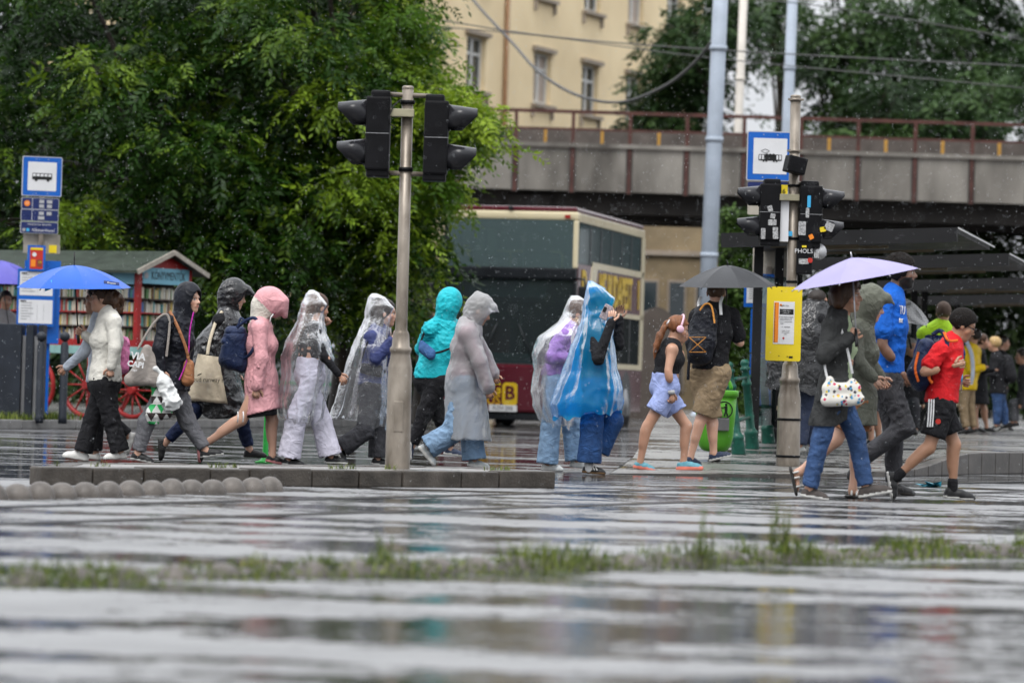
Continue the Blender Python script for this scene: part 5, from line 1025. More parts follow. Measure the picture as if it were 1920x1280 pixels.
    def torso(s, F, ex, k=.05, hips=True, bust=True, sh=1.0):
        j = s.J; g = s.sc*s.fat; w = s.l; Pv, N, C = j['pelvis'], j['neck'], s.chest; W_ = Pv*.68+N*.32
        if hips: F.cone(Pv-s.up*.03*g, Pv+s.up*.04*g, .118*g+ex, .112*g+ex, k, w, 1.32)
        F.cone(Pv, W_, .112*g+ex, (.095 if s.female else .105)*g+ex, k, w, 1.3); F.cone(W_, C, (.095 if s.female else .105)*g+ex, .112*g+ex, k, w, 1.32); F.cone(C, C*.35+N*.65, .112*g+ex, .088*g+ex, k, w, 1.42)
        if s.female and bust: F.cone(C+s.f*.07*g+s.l*.06*g, C+s.f*.07*g-s.l*.06*g, .055*g+ex, .055*g+ex, .04)
        for q in ('n', 'f'):
            F.cone(N-s.up*.015, j['s'+q]*sh+N*(1-sh), .058*g+ex, .054*g+ex, k)
    def arm(s, F, q, r, t=1.0, k=.025):
        """r: shoulder, elbow, wrist radii; t: how far down the arm (0..2)"""
        j = s.J; S, E, W = j['s'+q], j['e'+q], j['w'+q]; e1 = S+(E-S)*min(t, 1); F.cone(S, e1, r[0], r[0]+(r[1]-r[0])*min(t, 1), k)
        if t > 1: e2 = E+(W-E)*min(t-1, 1); F.cone(E, e2, r[1], r[1]+(r[2]-r[1])*(t-1), k)
    def leg(s, F, q, r, t=2.0, k=.03, calf=True):
        j = s.J; H, K, A = j['h'+q], j['k'+q], j['a'+q]; e1 = H+(K-H)*min(t, 1); F.cone(H, e1, r[0], r[0]+(r[1]-r[0])*min(t, 1), k)
        if t > 1:
            e2 = K+(A-K)*min(t-1, 1.0); F.cone(K, e2, r[1], r[1]+(r[2]-r[1])*min(t-1, 1), k)
    def body(s):
        j = s.J; g = s.sc; hd = j['head']; pts = list(j.values())+[hd+s.up*.15, hd-s.up*.15]
        for q in ('n', 'f'): pts += [s.feet[q]['heel'], s.feet[q]['toe'], j['w'+q]]
        lo, hi = s.bounds(pts, .16); fr = .0058 if not s.far else .012; zn = hd[2]-.145*g; F0 = Field(lo, hi, s.res*1.4 if not s.far else .02); F1 = Field(hd-np.array([.15, .15, .21])*g, hd+np.array([.15, .15, .17])*g, fr)
        class Both:
            def __getattr__(_, nm):
                def call(*a, **k):
                    getattr(F0, nm)(*a, **k); getattr(F1, nm)(*a, **k)
                return call
        F = Both()
        s.torso(F, 0)
        for q in ('n', 'f'):
            s.arm(F, q, (.05*g*s.fat, .04*g, .027*g)); E, W = j['e'+q], j['w'+q]; F.cone(E*.8+W*.2, E*.6+W*.4, .043*g, .038*g, .02)
            H, K, A = j['h'+q], j['k'+q], j['a'+q]; F.cone(H, K, .08*g*s.fat, .052*g, .04); F.cone(K, A, .049*g, .033*g, .03)
            cd = np.cross(s.l, (A-K)/np.linalg.norm(A-K)); cd = cd if cd@s.f < 0 else -cd
            F.cone(K*.85+A*.15+cd*.02*g, K*.5+A*.5+cd*.018*g, .047*g, .036*g, .03)
            ft = s.feet[q]; sc = ft['sc']; hl = lambda x, z: ft['heel']+ft['fw']*x*sc+ft['up']*z*sc
            F.cone(A, hl(.06, .055), .034*g, .032*g, .02); F.cone(hl(.045, .032), hl(.16, .032), .024*sc, .026*sc, .015, ft['lat'], 1.0); F.cone(hl(.16, .028), hl(.225, .022), .025*sc, .012*sc, .015, ft['lat'], 1.3)
            hdv = (W-E)/np.linalg.norm(W-E)
            if q in s.hand_dir: hdv = np.array(s.hand_dir[q], float); hdv /= np.linalg.norm(hdv)
            ft_n = s.l*(-1 if q == 'n' else 1)*s.nside; pn = ft_n-hdv*(ft_n@hdv)
            if np.linalg.norm(pn) < .2: pn = s.up-hdv*(s.up@hdv)
            pn /= np.linalg.norm(pn); lt = np.cross(hdv, pn); fwd = s.f if abs(hdv@s.f) < .8 else s.up
            if lt@fwd > 0: lt = -lt
            F.cone(W, W+hdv*.075*g, .026*g, .03*g, .015, pn, .55); s.J['hand'+q] = W+hdv*.08*g; s.hand = getattr(s, 'hand', {}); s.hand[q] = (W, hdv, lt, pn)
        # head
        ax = (s.hf, s.hl, s.hu); hp = s.hp
        F.cone(j['neck']-s.up*.03, hp(-.018, 0, -.055), .056*g*s.fat, .05*g, .03)
        F.ell(hp(-.012, 0, .03), ax, (.1*g, .077*g, .092*g), .01); F.ell(hp(.028, 0, -.042), ax, (.068*g, .06*g, .082*g), .025); F.ell(hp(.062, 0, -.098), ax, (.026*g, .028*g, .022*g), .025)
        F.cone(hp(.086, 0, .014), hp(.108, 0, -.026), .008*g, .0135*g, .012); F.cone(hp(.094, .014, -.032), hp(.094, -.014, -.032), .009*g, .009*g, .01)
        F.cone(hp(.078, .036, .024), hp(.078, -.036, .024), .014*g, .014*g, .015); F.cone(hp(.083, .018, -.06), hp(.083, -.018, -.06), .012*g, .012*g, .012)
        F.cone(hp(.058, .045, -.025), hp(.05, .05, -.04), .02*g, .018*g, .02); F.cone(hp(.058, -.045, -.025), hp(.05, -.05, -.04), .02*g, .018*g, .02)
        for e in (-1, 1):
            F.ell(hp(.094, e*.031, .003), ax, (.016*g, .018*g, .011*g), .012, 'sub'); F.ell(hp(.072, e*.031, .003), ax, (.0135*g, .014*g, .0125*g), .004)
            F.ell(hp(-.006, e*.08, -.008), ax, (.022*g, .010*g, .033*g), .008)
        V, Q = F0.mesh(); V = relax(V, Q, 1, .35); Q = Q[V[Q][:, :, 2].min(1) < zn+.004]; V1, Q1 = F1.mesh(); V1 = relax(V1, Q1, 1, .35); Q1 = Q1[V1[Q1][:, :, 2].max(1) > zn-.004]
        Q = np.concatenate([Q, Q1+len(V)]); V = np.concatenate([V, V1]); u_, iv = np.unique(Q, return_inverse=True); V = V[u_]; Q = iv.reshape(-1, 4)
        col = np.tile(np.append(s.skin, 1.0), (len(V), 1)); r = (V-hd)/g; lf, ll, lu = r@s.hf, r@s.hl, r@s.hu
        inh = (np.abs(lf) < .14) & (np.abs(ll) < .1) & (np.abs(lu) < .15)
        def near(cf, cl, cu, rf, rl, ru): return inh & (((lf-cf)/rf)**2+((np.abs(ll)-cl)/rl)**2+((lu-cu)/ru)**2 < 1)
        sk = s.skin; n3 = noise3(V, 40, 2)*.06+noise3(V, 9, 5)*.06; col[:, :3] *= (1+n3)[:, None]
        col[near(.095, .0, -.060, .03, .028, .010), :3] = sk*np.array([.85, .55, .55]); col[near(.085, .034, .031, .03, .024, .0065), :3] = np.array(s.hairc)*.8+sk*.12
        col[near(.085, .031, .003, .02, .017, .0085), :3] = (.5, .48, .46); col[near(.088, .031, .003, .03, .0075, .008), :3] = (.03, .02, .015); col[near(.085, .031, .011, .03, .02, .0035), :3] = sk*.3
        col[near(.06, .05, -.035, .04, .025, .022), :3] *= np.array([1.06, .94, .92])
        if s.beard: bm_ = inh & (lu < -.035-.5*np.maximum(0, -(lf-.03))) & (lu > -.135) & (lf > -.02) & ~near(.1, 0, -.06, .03, .024, .010) & ~((lu > -.05) & (np.abs(ll) < .045) & (lf > .06)); col[bm_, :3] = np.array(s.hairc)*.8
        QT = [Q]; VT = [V]; CT = [col]
        if not s.far:
            for i, q in enumerate(('n', 'f')):
                W, hdv, lt, pn = s.hand[q]; mb = finger_tubes(W, hdv, lt, pn, g, s.hands[i], -1)
                f4 = [f for f in mb.f if len(f) == 4]; o = sum(len(v) for v in VT); VT.append(np.array([tuple(v) for v in mb.v])); QT.append(np.array(f4)+o); CT.append(np.tile(np.append(s.skin*1.02, 1.0), (len(mb.v), 1)))
        V = np.concatenate(VT); Q = np.concatenate(QT); me = np_mesh('body', V, Q, mats=[M_skin]); at_ = me.attributes.new('Col', 'FLOAT_COLOR', 'POINT'); at_.data.foreach_set('color', np.concatenate(CT).astype(np.float32).ravel())
        s.bo = link('body', me, s.o); return s
    def part(s, name, F, m, wr=.0, k=60, seed=None, st=(1, 1, 1), rel=1, mi=None, parent=None):
        if wr: F.wrinkle(wr, k, random.random()*50 if seed is None else seed, st)
        V, Q = F.mesh()
        if len(V) == 0: return None
        V = relax(V, Q, rel, .4); ms = m if isinstance(m, (list, tuple)) else [m]
        idx = None if mi is None else mi(V[Q].mean(1)); return link(name, np_mesh(name, V, Q, mats=ms, mi=idx), parent or s.o)
    def top(s, m, name='shirt', sleeve=2.0, sl=(.062, .052, .042), ex=.014, hem=.05, wr=.004, flare=0, k=55, neck=.0, skirt=None, mi=None, hood=False, res=.0108, collar=True, cut_tilt=0, hipx=0, bust=True, st=None):
        j = s.J; g = s.sc; b = j['pelvis']; pts = [b-s.up*(hem+.1), j['neck']+s.up*.12, j['sn'], j['sf'], b+s.f*.2, b-s.f*.2]
        for q in ('n', 'f'): pts += [j['e'+q]] if sleeve > .1 else []; pts += [j['w'+q]] if sleeve > 1 else []
        lo, hi = s.bounds(pts, .2); F = Field(lo, hi, res if not s.far else .018); s.torso(F, ex, .035, bust=bust, sh=1.0 if sleeve > 0 else .5)
        if hem > .06:
            dn = b-s.up*(hem+.03)+(np.array(skirt) if skirt is not None else 0); F.cone(b, dn, .118*g*s.fat+ex+hipx, .118*g*s.fat+ex+hipx+flare, .05, s.l, 1.3)
        t = np.array([cut_tilt*s.f[0], cut_tilt*s.f[1], -1.]); F.cut(b-s.up*hem, t)
        if sleeve > 0:
            for q in ('n', 'f'): s.arm(F, q, tuple(x*g*(.5+.5*s.fat) for x in sl), sleeve)
        if collar: F.cone(j['neck']-s.up*.02, j['neck']+s.up*(.02+neck), .07*g*s.fat, .066*g*s.fat, .03)
        s.F = F; return s.part(name, F, m, wr, k, mi=mi, st=st or ((1, 1, 1.3) if hem < .15 else (1.3, 1.3, .5)))
    def pants(s, m, name='trousers', r=(.1, .07, .06), t=1.93, wr=.004, waist=.1, ex=.012, k=50):
        j = s.J; g = s.sc; pts = [j[x+q] for x in 'hka' for q in 'nf']+[j['pelvis']+s.up*.15, j['pelvis']]; lo, hi = s.bounds(pts, .2); F = Field(lo, hi, min(s.res, .012) if not s.far else .018); b = j['pelvis']; fa_ = s.fat
        F.cone(b-s.up*.05*g, b+s.up*.06*g, .12*g*fa_+ex, .112*g*fa_+ex, .05, s.l, 1.3)
        for q in ('n', 'f'): s.leg(F, q, (r[0]*g*fa_, r[1]*g, r[2]*g), t); 
        for q in ('n', 'f'):
            H, K, A = j['h'+q], j['k'+q], j['a'+q]; e = K+(A-K)*(t-1) if t > 1 else H+(K-H)*t; d = (A-K) if t > 1 else (K-H); d = d/np.linalg.norm(d)
            # square hem: trim the rounded end locally
            rr = (r[2] if t > 1 else r[1])*g+.06; sl, X, Y, Z = F.sub(e-rr, e+rr); dd = (X-e[0])*d[0]+(Y-e[1])*d[1]+(Z-e[2])*d[2]; F.F[sl] = np.maximum(F.F[sl], np.where((X-e[0])**2+(Y-e[1])**2+(Z-e[2])**2 < rr*rr, dd, -1))
        F.cut(b+s.up*waist, (0, 0, 1)); s.F = F; return s.part(name, F, m, wr, k, st=(1, 1, 1.4))
    def shoes(s, up_m, sole_m, high=0, sole=.024, wide=1.0, sides='nf', open_=False):
        for q in sides:
            f = s.feet[q]; sc = f['sc']; hl = lambda x, z: f['heel']+f['fw']*x*sc+f['up']*z*sc; A = s.J['a'+q]; lo, hi = s.bounds([f['heel'], f['toe'], A], .08); F = Field(lo, hi, .009 if not s.far else .015); lt = f['lat']; w_ = wide
            F.cone(hl(.035, .038), hl(.13, .042), .040*sc, .042*sc, .02, lt, .95*w_); F.cone(hl(.13, .040), hl(.20, .03), .042*sc, .038*sc, .02, lt, 1.08*w_); F.cone(hl(.20, .026), hl(.238, .022), .036*sc, .024*sc, .02, lt, 1.25*w_)
            if not open_: F.cone(hl(.045, .06), hl(.06, .085+high), .042*sc, .040*sc, .02, lt, .95); F.cut(hl(.06, .088+high), f['up']-f['fw']*.25)
            F.cone(hl(.03, .012), hl(.1, .012), .044*sc, .040*sc, .008, lt, .92*w_); F.cone(hl(.1, .012), hl(.21, .014), .04*sc, .042*sc, .008, lt, 1.05*w_)
            F.cut(hl(0, 0), -f['up']); h0, u0, ss = f['heel'], f['up'], sole*sc
            s.part('shoe', F, [up_m, sole_m], 0, mi=lambda c: (((c-h0)@u0) < ss).astype(int))
    def hair_(s, m, style='short', ex=.014, extra=(), wr=.003, k=70, line=.055, fringe=.0, res=.0085):
        """extra: (f,l,u, f,l,u, r0, r1) tapered strands in head space"""
        g = s.sc; ax = (s.hf, s.hl, s.hu); pts = [s.hp(.13, 0, .16), s.hp(-.16, 0, -.1), s.hp(0, .13, 0), s.hp(0, -.13, 0)]
        for e in extra: pts += [s.hp(*e[0:3]), s.hp(*e[3:6])]
        lo, hi = s.bounds(pts, .06); F = Field(lo, hi, res if not s.far else .016); F.ell(s.hp(-.014, 0, .032), ax, ((.1+ex)*g, (.077+ex)*g, (.092+ex)*g), .01)
        F.ell(s.hp(.098+fringe, 0, -.03), ax, (.09*g, (.12 if style in ('short', 'tied') else .074)*g, .095*g), .02, 'sub')       # face opening
        if style in ('short',): F.cut(s.hp(-.05, 0, -.055), -s.hu-s.hf*.5); F.ell(s.hp(.02, 0, -.07), ax, (.06*g, .11*g, .06*g), .01, 'sub')
        elif style == 'tied': F.cut(s.hp(-.05, 0, -.05), -s.hu-s.hf*.6); F.ell(s.hp(.025, 0, -.06), ax, (.06*g, .11*g, .06*g), .01, 'sub')
        else: F.cut(s.hp(0, 0, -.10), -s.hu)
        for e in extra: F.cone(s.hp(*e[0:3]), s.hp(*e[3:6]), e[6]*g, e[7]*g, .02)
        return s.part('hair', F, m, wr, k, st=(1, 1, .5))
    def hood_(s, m, size=(.135, .112, .142), c=(-.012, 0, .025), open_=(.115, .0, -.012), osz=(.085, .085, .105), brim=0.0, neck=True, wr=.003, peak=0.0, lining=None, res=.0105, back=0.0, name='hood', drop=.0, bdown=0.0, mi=None, bw=.045):
        g = s.sc; ax = (s.hf, s.hl, s.hu); lo, hi = s.bounds([s.J['head']-.2, s.J['head']+.24, s.hp(.26, 0, 0), s.J['neck']-s.up*.08], .05); F = Field(lo, hi, res if not s.far else .016)
        F.ell(s.hp(*c), ax, tuple(x*g for x in size), .02)
        if peak: F.cone(s.hp(-.05, 0, .1), s.hp(-.09-back, 0, .12+peak), .07*g, .025*g, .04)
        if neck: F.cone(s.J['neck']-s.up*.03*g, s.hp(-.03, 0, -.06), .098*g*s.fat, .098*g, .05)
        if drop: F.cone(s.hp(-.06, 0, -.03), s.hp(-.10, 0, -.13-drop), .07*g, .08*g, .05, s.l, 1.3)
        if brim: F.cone(s.hp(.10, .04, .085), s.hp(.10, -.04, .085), .035*g, .035*g, .03); F.cone(s.hp(.11, 0, .08), s.hp(.11+brim, 0, .055-bdown), bw*g, .024*g, .03, s.hl, 1.7)
        F.ell(s.hp(*open_), ax, tuple(x*g for x in osz), .012, 'sub'); F.ell(s.hp(.005, 0, .0), ax, (.112*g, .088*g, .118*g), .01, 'sub'); 
        return s.part(name, F, m, wr, 60, mi=mi)
    def tube(s, name, pts, r, m, n=8, parent=None): return MB().tube([Vector(p) for p in pts], r, n).build(name, m, parent or s.o)
def blob(name, prims, m, res=.009, wr=0, k=60, parent=None, mi=None, cuts=()):
    """prims: ('c',a,b,ra,rb,k,w,kw) or ('e',c,axes,r,k)"""
    pts = []; 
    for p in prims:
        pts += [np.array(p[1], float), np.array(p[2], float)] if p[0] == 'c' else [np.array(p[1], float)-max(p[3]), np.array(p[1], float)+max(p[3])]
    mr = max([max(p[3], p[4])*max(1, (p[7] if len(p) > 7 else 1)) if p[0] == 'c' else 0 for p in prims])+.03; a = np.array(pts); F = Field(a.min(0)-mr, a.max(0)+mr, res)
    for p in prims:
        if p[0] == 'c': F.cone(p[1], p[2], p[3], p[4], p[5] if len(p) > 5 else .02, p[6] if len(p) > 6 else None, p[7] if len(p) > 7 else 1)
        else: F.ell(p[1], p[2], p[3], p[4] if len(p) > 4 else .02)
    for c in cuts: F.cut(*c)
    if wr: F.wrinkle(wr, k, random.random()*50)
    V, Q = F.mesh(); V = relax(V, Q, 1, .4); ms = m if isinstance(m, (list, tuple)) else [m]
    return link(name, np_mesh(name, V, Q, mats=ms, mi=None if mi is None else mi(V[Q].mean(1))), parent)
# ------------------------------------------------------------------ thin plastic sheets
def film_mat(name, tint, body=.16, rough=.12, gloss=1.0, tr=(.97, .98, 1.0), bump=.5, bscale=28, face=.2, bd=.016):
    """clear film: see-through, a little milky, shiny, crinkled"""
    m = bpy.data.materials.new(name); m.use_nodes = True; t = m.node_tree; N = t.nodes.new; L = t.links.new; t.nodes.remove(t.nodes['Principled BSDF']); out = t.nodes['Material Output']
    tc = N('ShaderNodeTexCoord'); n = N('ShaderNodeTexNoise'); n.inputs['Scale'].default_value = bscale; n.inputs['Detail'].default_value = 4; n.inputs['Distortion'].default_value = 1.2; L(tc.outputs['Object'], n.inputs['Vector'])
    ab = N('ShaderNodeMath'); ab.operation = 'SUBTRACT'; L(n.outputs['Fac'], ab.inputs[0]); ab.inputs[1].default_value = .5; a2 = N('ShaderNodeMath'); a2.operation = 'ABSOLUTE'; L(ab.outputs[0], a2.inputs[0])
    bp = N('ShaderNodeBump'); bp.inputs['Strength'].default_value = bump; bp.inputs['Distance'].default_value = bd; L(a2.outputs[0], bp.inputs['Height'])
    tp = N('ShaderNodeBsdfTransparent'); tp.inputs[0].default_value = tuple(tr)+(1,); df = N('ShaderNodeBsdfDiffuse'); df.inputs[0].default_value = tuple(tint)+(1,); tl = N('ShaderNodeBsdfTranslucent'); tl.inputs[0].default_value = tuple(tint)+(1,)
    gl = N('ShaderNodeBsdfGlossy'); gl.inputs['Roughness'].default_value = rough; L(bp.outputs[0], gl.inputs['Normal']); L(bp.outputs[0], df.inputs['Normal'])
    m1 = N('ShaderNodeMixShader'); m1.inputs[0].default_value = .55; L(df.outputs[0], m1.inputs[1]); L(tl.outputs[0], m1.inputs[2])
    # folds catch more milkiness where the film turns edge-on
    lw = N('ShaderNodeLayerWeight'); lw.inputs['Blend'].default_value = .35; L(bp.outputs[0], lw.inputs['Normal']); ma = N('ShaderNodeMath'); ma.operation = 'MULTIPLY_ADD'; L(lw.outputs['Facing'], ma.inputs[0]); ma.inputs[1].default_value = face; ma.inputs[2].default_value = body
    m2 = N('ShaderNodeMixShader'); L(ma.outputs[0], m2.inputs[0]); L(tp.outputs[0], m2.inputs[1]); L(m1.outputs[0], m2.inputs[2])
    fr = N('ShaderNodeFresnel'); fr.inputs['IOR'].default_value = 1.45; L(bp.outputs[0], fr.inputs['Normal']); mg = N('ShaderNodeMath'); mg.operation = 'MULTIPLY'; L(fr.outputs[0], mg.inputs[0]); mg.inputs[1].default_value = gloss; mg.use_clamp = True
    m3 = N('ShaderNodeMixShader'); L(mg.outputs[0], m3.inputs[0]); L(m2.outputs[0], m3.inputs[1]); L(gl.outputs[0], m3.inputs[2]); L(m3.outputs[0], out.inputs['Surface']); return m
def drape(name, Y, levels, m, parent, dz=0.0, n=132, rows=64, pleat=.02, crinkle=.008, seed=1.0, face=0, gap=None, npl=9):
    """sheet hung over a figure: levels (py, pxL, pxR, half depth[, depth shift]) from top to hem; gap = (row0,row1,half angle deg) left open towards 'face'"""
    lv = []
    for l_ in levels:
        a, b = P(l_[1], l_[0] if not isinstance(l_[0], tuple) else l_[0][0], Y), P(l_[2], l_[0] if not isinstance(l_[0], tuple) else l_[0][1], Y); lv.append((np.array(a), np.array(b), l_[3], l_[4] if len(l_) > 4 else 0))
    tt = np.linspace(0, len(lv)-1, rows); th = np.linspace(0, 2*np.pi, n, endpoint=False); V = np.zeros((rows, n, 3))
    for i, t in enumerate(tt):
        k = min(int(t), len(lv)-2); f = t-k; f = f*f*(3-2*f)*.5+f*.5; A = lv[k][0]*(1-f)+lv[k+1][0]*f; B = lv[k][1]*(1-f)+lv[k+1][1]*f; h = lv[k][2]*(1-f)+lv[k+1][2]*f; sh = lv[k][3]*(1-f)+lv[k+1][3]*f; c = (A+B)/2; u = (B-A)/2
        e = .82; cs = np.sign(np.cos(th))*np.abs(np.cos(th))**e; sn = np.sign(np.sin(th))*np.abs(np.sin(th))**e; V[i] = c+cs[:, None]*u+np.stack([0*th, sn*h+sh, 0*th], 1)
        g = (i/(rows-1)); w = np.clip((g-.10)*1.6, .1, 1); nrm = np.stack([np.cos(th), np.sin(th), 0*th], 1)
        cx = np.stack([np.cos(th)*1.6, np.sin(th)*1.6, np.full(n, g*.8)], 1)
        pl = noise3(cx, 2.6, seed)+.7*(1-2.2*np.abs(noise3(cx, 4.3, seed+2))); V[i] += nrm*(pl*pleat*w)[:, None]
    V[..., 2] += dz; q = V.reshape(-1, 3); qq = q+.03*np.stack([noise3(q, 8, seed+9), noise3(q, 8, seed+10), noise3(q, 8, seed+11)], 1); d1 = 1-2.4*np.abs(noise3(qq, 17, seed)); d2 = 1-2.4*np.abs(noise3(qq[:, [2, 0, 1]]*np.array([1, 1.2, 1]), 36, seed+4)); d3 = noise3(q, 7, seed+7)
    cc = q.reshape(rows, n, 3).mean(1, keepdims=True).repeat(n, 1).reshape(-1, 3); nr = q-cc; nr[:, 2] *= .2; nr /= np.linalg.norm(nr, axis=1, keepdims=True)+1e-9
    q = q+nr*(crinkle*(np.clip(d1, -1, 1)*.8+np.clip(d2, -1, 1)*.45+d3*1.6))[:, None]; hemrow = np.arange(rows*n)//n == rows-1; q[hemrow, 2] += .02*np.sin(th*5+seed)+.012*np.sin(th*13+seed*3)
    Q = []
    for i in range(rows-1):
        for k in range(n):
            if gap and gap[0]*rows <= i < gap[1]*rows:
                a = (math.degrees(th[k])-face+180) % 360-180
                if abs(a) < gap[2]: continue
            Q.append((i*n+k, i*n+(k+1) % n, (i+1)*n+(k+1) % n, (i+1)*n+k))
    o = link(name, np_mesh(name, q, Q, mats=[m]), parent); return o
# ------------------------------------------------------------------ umbrellas
def umbrella(label, apex, axis, r, depth, m, shaft_to, rib_m, nrib=8, spin=0.0, handle=None, group=None, under=None, flat_=1.0, strap=None):
    apex = Vector(apex); ax = Vector(axis).normalized(); x, y, _ = frame(ax); hand = Vector(shaft_to)
    o = thing('umbrella', apex, label, 'umbrella', group)
    def pt(a, f, sag=0): z = -depth*(f**1.9*flat_+(1-flat_)*f); return apex+(x*math.cos(a)+y*math.sin(a))*r*f*(1-.07*sag*f)+ax*(z-.35*depth*sag*f*f*.0+.0)
    for k in range(nrib):
        a0, a1 = spin+2*math.pi*k/nrib, spin+2*math.pi*(k+1)/nrib; V = []; F = []; na, nr = 7, 9
        for i in range(nr+1):
            f = i/nr
            for q in range(na):
                u = q/(na-1); s_ = math.sin(math.pi*u); a = a0+(a1-a0)*u; p = pt(a, max(f, .02), s_); p = p-ax*(.018*s_*f*r)*-1.0*.0-ax*0; V.append(p+ax*(-.02*s_*math.sin(math.pi*f)*r))
        for i in range(nr):
            for q in range(na-1): F.append((i*na+q, i*na+q+1, (i+1)*na+q+1, (i+1)*na+q))
        MB().add(V, F, True).build('canopy_panel', m, o)
        pr = [pt(a0, f)-ax*.006 for f in np.linspace(.03, 1.0, 8)]; rb = MB().tube(pr, .0035, 6).build('rib', rib_m, o); MB().tube([pr[-1], pr[-1]+(pr[-1]-pr[-2]).normalized()*.015], .005, 6).build('rib_tip', rib_m, rb); MB().tube([pt(a0, .5)-ax*.008, apex-ax*(depth*.95)], .0028, 5).build('stretcher', rib_m, rb)
    MB().tube([apex-ax*.01, apex+ax*.045], [.007, .005], 8).build('ferrule', rib_m, o); MB().tube([apex, hand], .006, 8).build('shaft', rib_m, o)
    if handle: d = (hand-apex).normalized(); MB().tube([hand-d*.04, hand+d*.06, hand+d*.10], [.012, .015, .013], 10).build('handle', handle, o)
    if strap is not None: p = pt(strap, 1.0); MB().prism([p, p+Vector((.025, 0, 0)), p+Vector((.025+strap*0, -.01, -.13)), p+Vector((0, -.01, -.13))], (0, 1, 0), .002).build('strap', m, o)
    return o
# ------------------------------------------------------------------ cloth
def cloth(n, c, r=.75, var=.15, b=.25, bs=160, **k): return mat(n, c, r, var, 14, b, bs, spec=.5 if r < .3 else .16, fold=k.pop('fold', .36), **k)
C_white = cloth('white_knit', (.62, .60, .54), .85, .08, .5, 130, fold=.14); C_pale = cloth('pale_blue_knit', (.50, .55, .62), .85, .1, .4, 130); C_black = cloth('black_cloth', (.013, .013, .015), .8, .3); C_rainblk = cloth('black_rain_shell', (.012, .013, .018), .38, .3); C_gloss = cloth('black_shiny_poncho', (.012, .012, .013), .14, .3, .35, 30)
C_navyj = cloth('dark_navy_jeans', (.014, .022, .06), .7, .3); C_jean = cloth('blue_jeans', (.035, .07, .16), .75, .35); C_ljean = cloth('light_jeans', (.19, .29, .42), .8, .2); C_djean = cloth('deep_blue_jeans', (.02, .055, .15), .75, .3); C_greyt = cloth('grey_trousers', (.13, .13, .14), .8, .2); C_dgrey = cloth('charcoal_trousers', (.045, .045, .05), .8, .25); C_lilac = cloth('pale_lilac_trousers', (.52, .50, .58), .8, .1)
C_pink = cloth('pink_rain_coat', (.60, .30, .32), .5, .10); C_cream = cloth('cream_lining', (.58, .55, .48), .7, .1); C_teal = cloth('teal_rain_jacket', (.015, .40, .46), .45, .12); C_navyjk = cloth('navy_jacket', (.035, .045, .13), .5, .2); C_purp = cloth('purple_sweater', (.30, .17, .46), .85, .12); C_blue = cloth('royal_blue_shirt', (.010, .10, .45), .8, .12); C_red = cloth('red_jersey', (.58, .015, .02), .7, .1); C_olive = cloth('olive_coat', (.115, .12, .095), .6, .15); C_char = cloth('charcoal_cardigan', (.035, .036, .036), .8, .25); C_mint = cloth('pale_green_top', (.34, .42, .26), .8, .1); C_khaki = cloth('khaki_shorts', (.26, .19, .115), .8, .2); C_peri = cloth('periwinkle_shorts', (.30, .36, .62), .7, .12); C_plum = cloth('plum_shirt', (.16, .05, .08), .7, .2)
C_canvas = cloth('natural_canvas', (.55, .48, .36), .85, .08, fold=.2); C_tote = cloth('grey_tote_canvas', (.28, .25, .225), .85, .12, fold=.2); C_navyb = cloth('navy_backpack', (.015, .025, .065), .5, .25); C_hiviz = cloth('hi_vis_yellow', (.45, .75, .03), .6, .08); C_yel = cloth('yellow_rain_jacket', (.66, .44, .01), .5, .12); C_tan = cloth('brown_leather', (.30, .13, .06), .5, .2); C_wht = cloth('white_fabric', (.66, .66, .66), .7, .06)
S_white = mat('white_shoe', (.62, .61, .58), .45, .08, 20); S_black = mat('black_shoe', (.015, .015, .016), .45, .2, 20); S_sole = mat('white_sole', (.58, .57, .54), .5, .12, 20); S_dsole = mat('dark_sole', (.03, .028, .026), .6, .1); S_gum = mat('gum_sole', (.16, .09, .04), .55, .1); S_teal = mat('teal_trainer', (.10, .28, .34), .5, .3, 30); S_coral = mat('coral_sole', (.70, .20, .14), .45, .25, 8); S_gwht = mat('grey_trainer', (.40, .42, .42), .55, .2, 20); S_navy = mat('navy_shoe', (.02, .03, .06), .6, .2); S_brn = mat('brown_grey_shoe', (.06, .05, .045), .65, .25, 20)
H_dark = mat('dark_hair', (.018, .012, .009), .4, .4, 40, .5, 90, stretch=(1, 1, .25)); H_brown = mat('brown_hair', (.055, .026, .013), .42, .4, 40, .5, 90, stretch=(1, 1, .25)); H_red = mat('auburn_hair', (.15, .048, .020), .42, .45, 35, .5, 90, stretch=(1, 1, .25)); H_gold = mat('copper_hair', (.17, .065, .026), .42, .4, 40, .5, 90, stretch=(1, 1, .25)); H_blond = mat('blond_hair', (.42, .28, .12), .45, .4, 40, .5, 90); H_black = mat('black_curls', (.009, .007, .006), .75, .5, 60, 1.0, 90, spec=.15)
SK_l, SK_m, SK_t, SK_d = (.52, .30, .21), (.42, .225, .145), (.36, .19, .115), (.135, .066, .04)
FILM = film_mat('clear_film', (1, 1, 1), .055, .07, .75, bump=.7, bd=.016, face=.13); FROST = film_mat('frosted_film', (1, 1, 1), .40, .24, .9, bump=.7, bscale=10, bd=.022, face=.25); BFILM = film_mat('blue_film', (.02, .56, 1.0), .34, .12, .5, tr=(.05, .52, .95), bump=.3, bscale=34)
def gy(px, py, z=0.0): return G(px, py, z).y
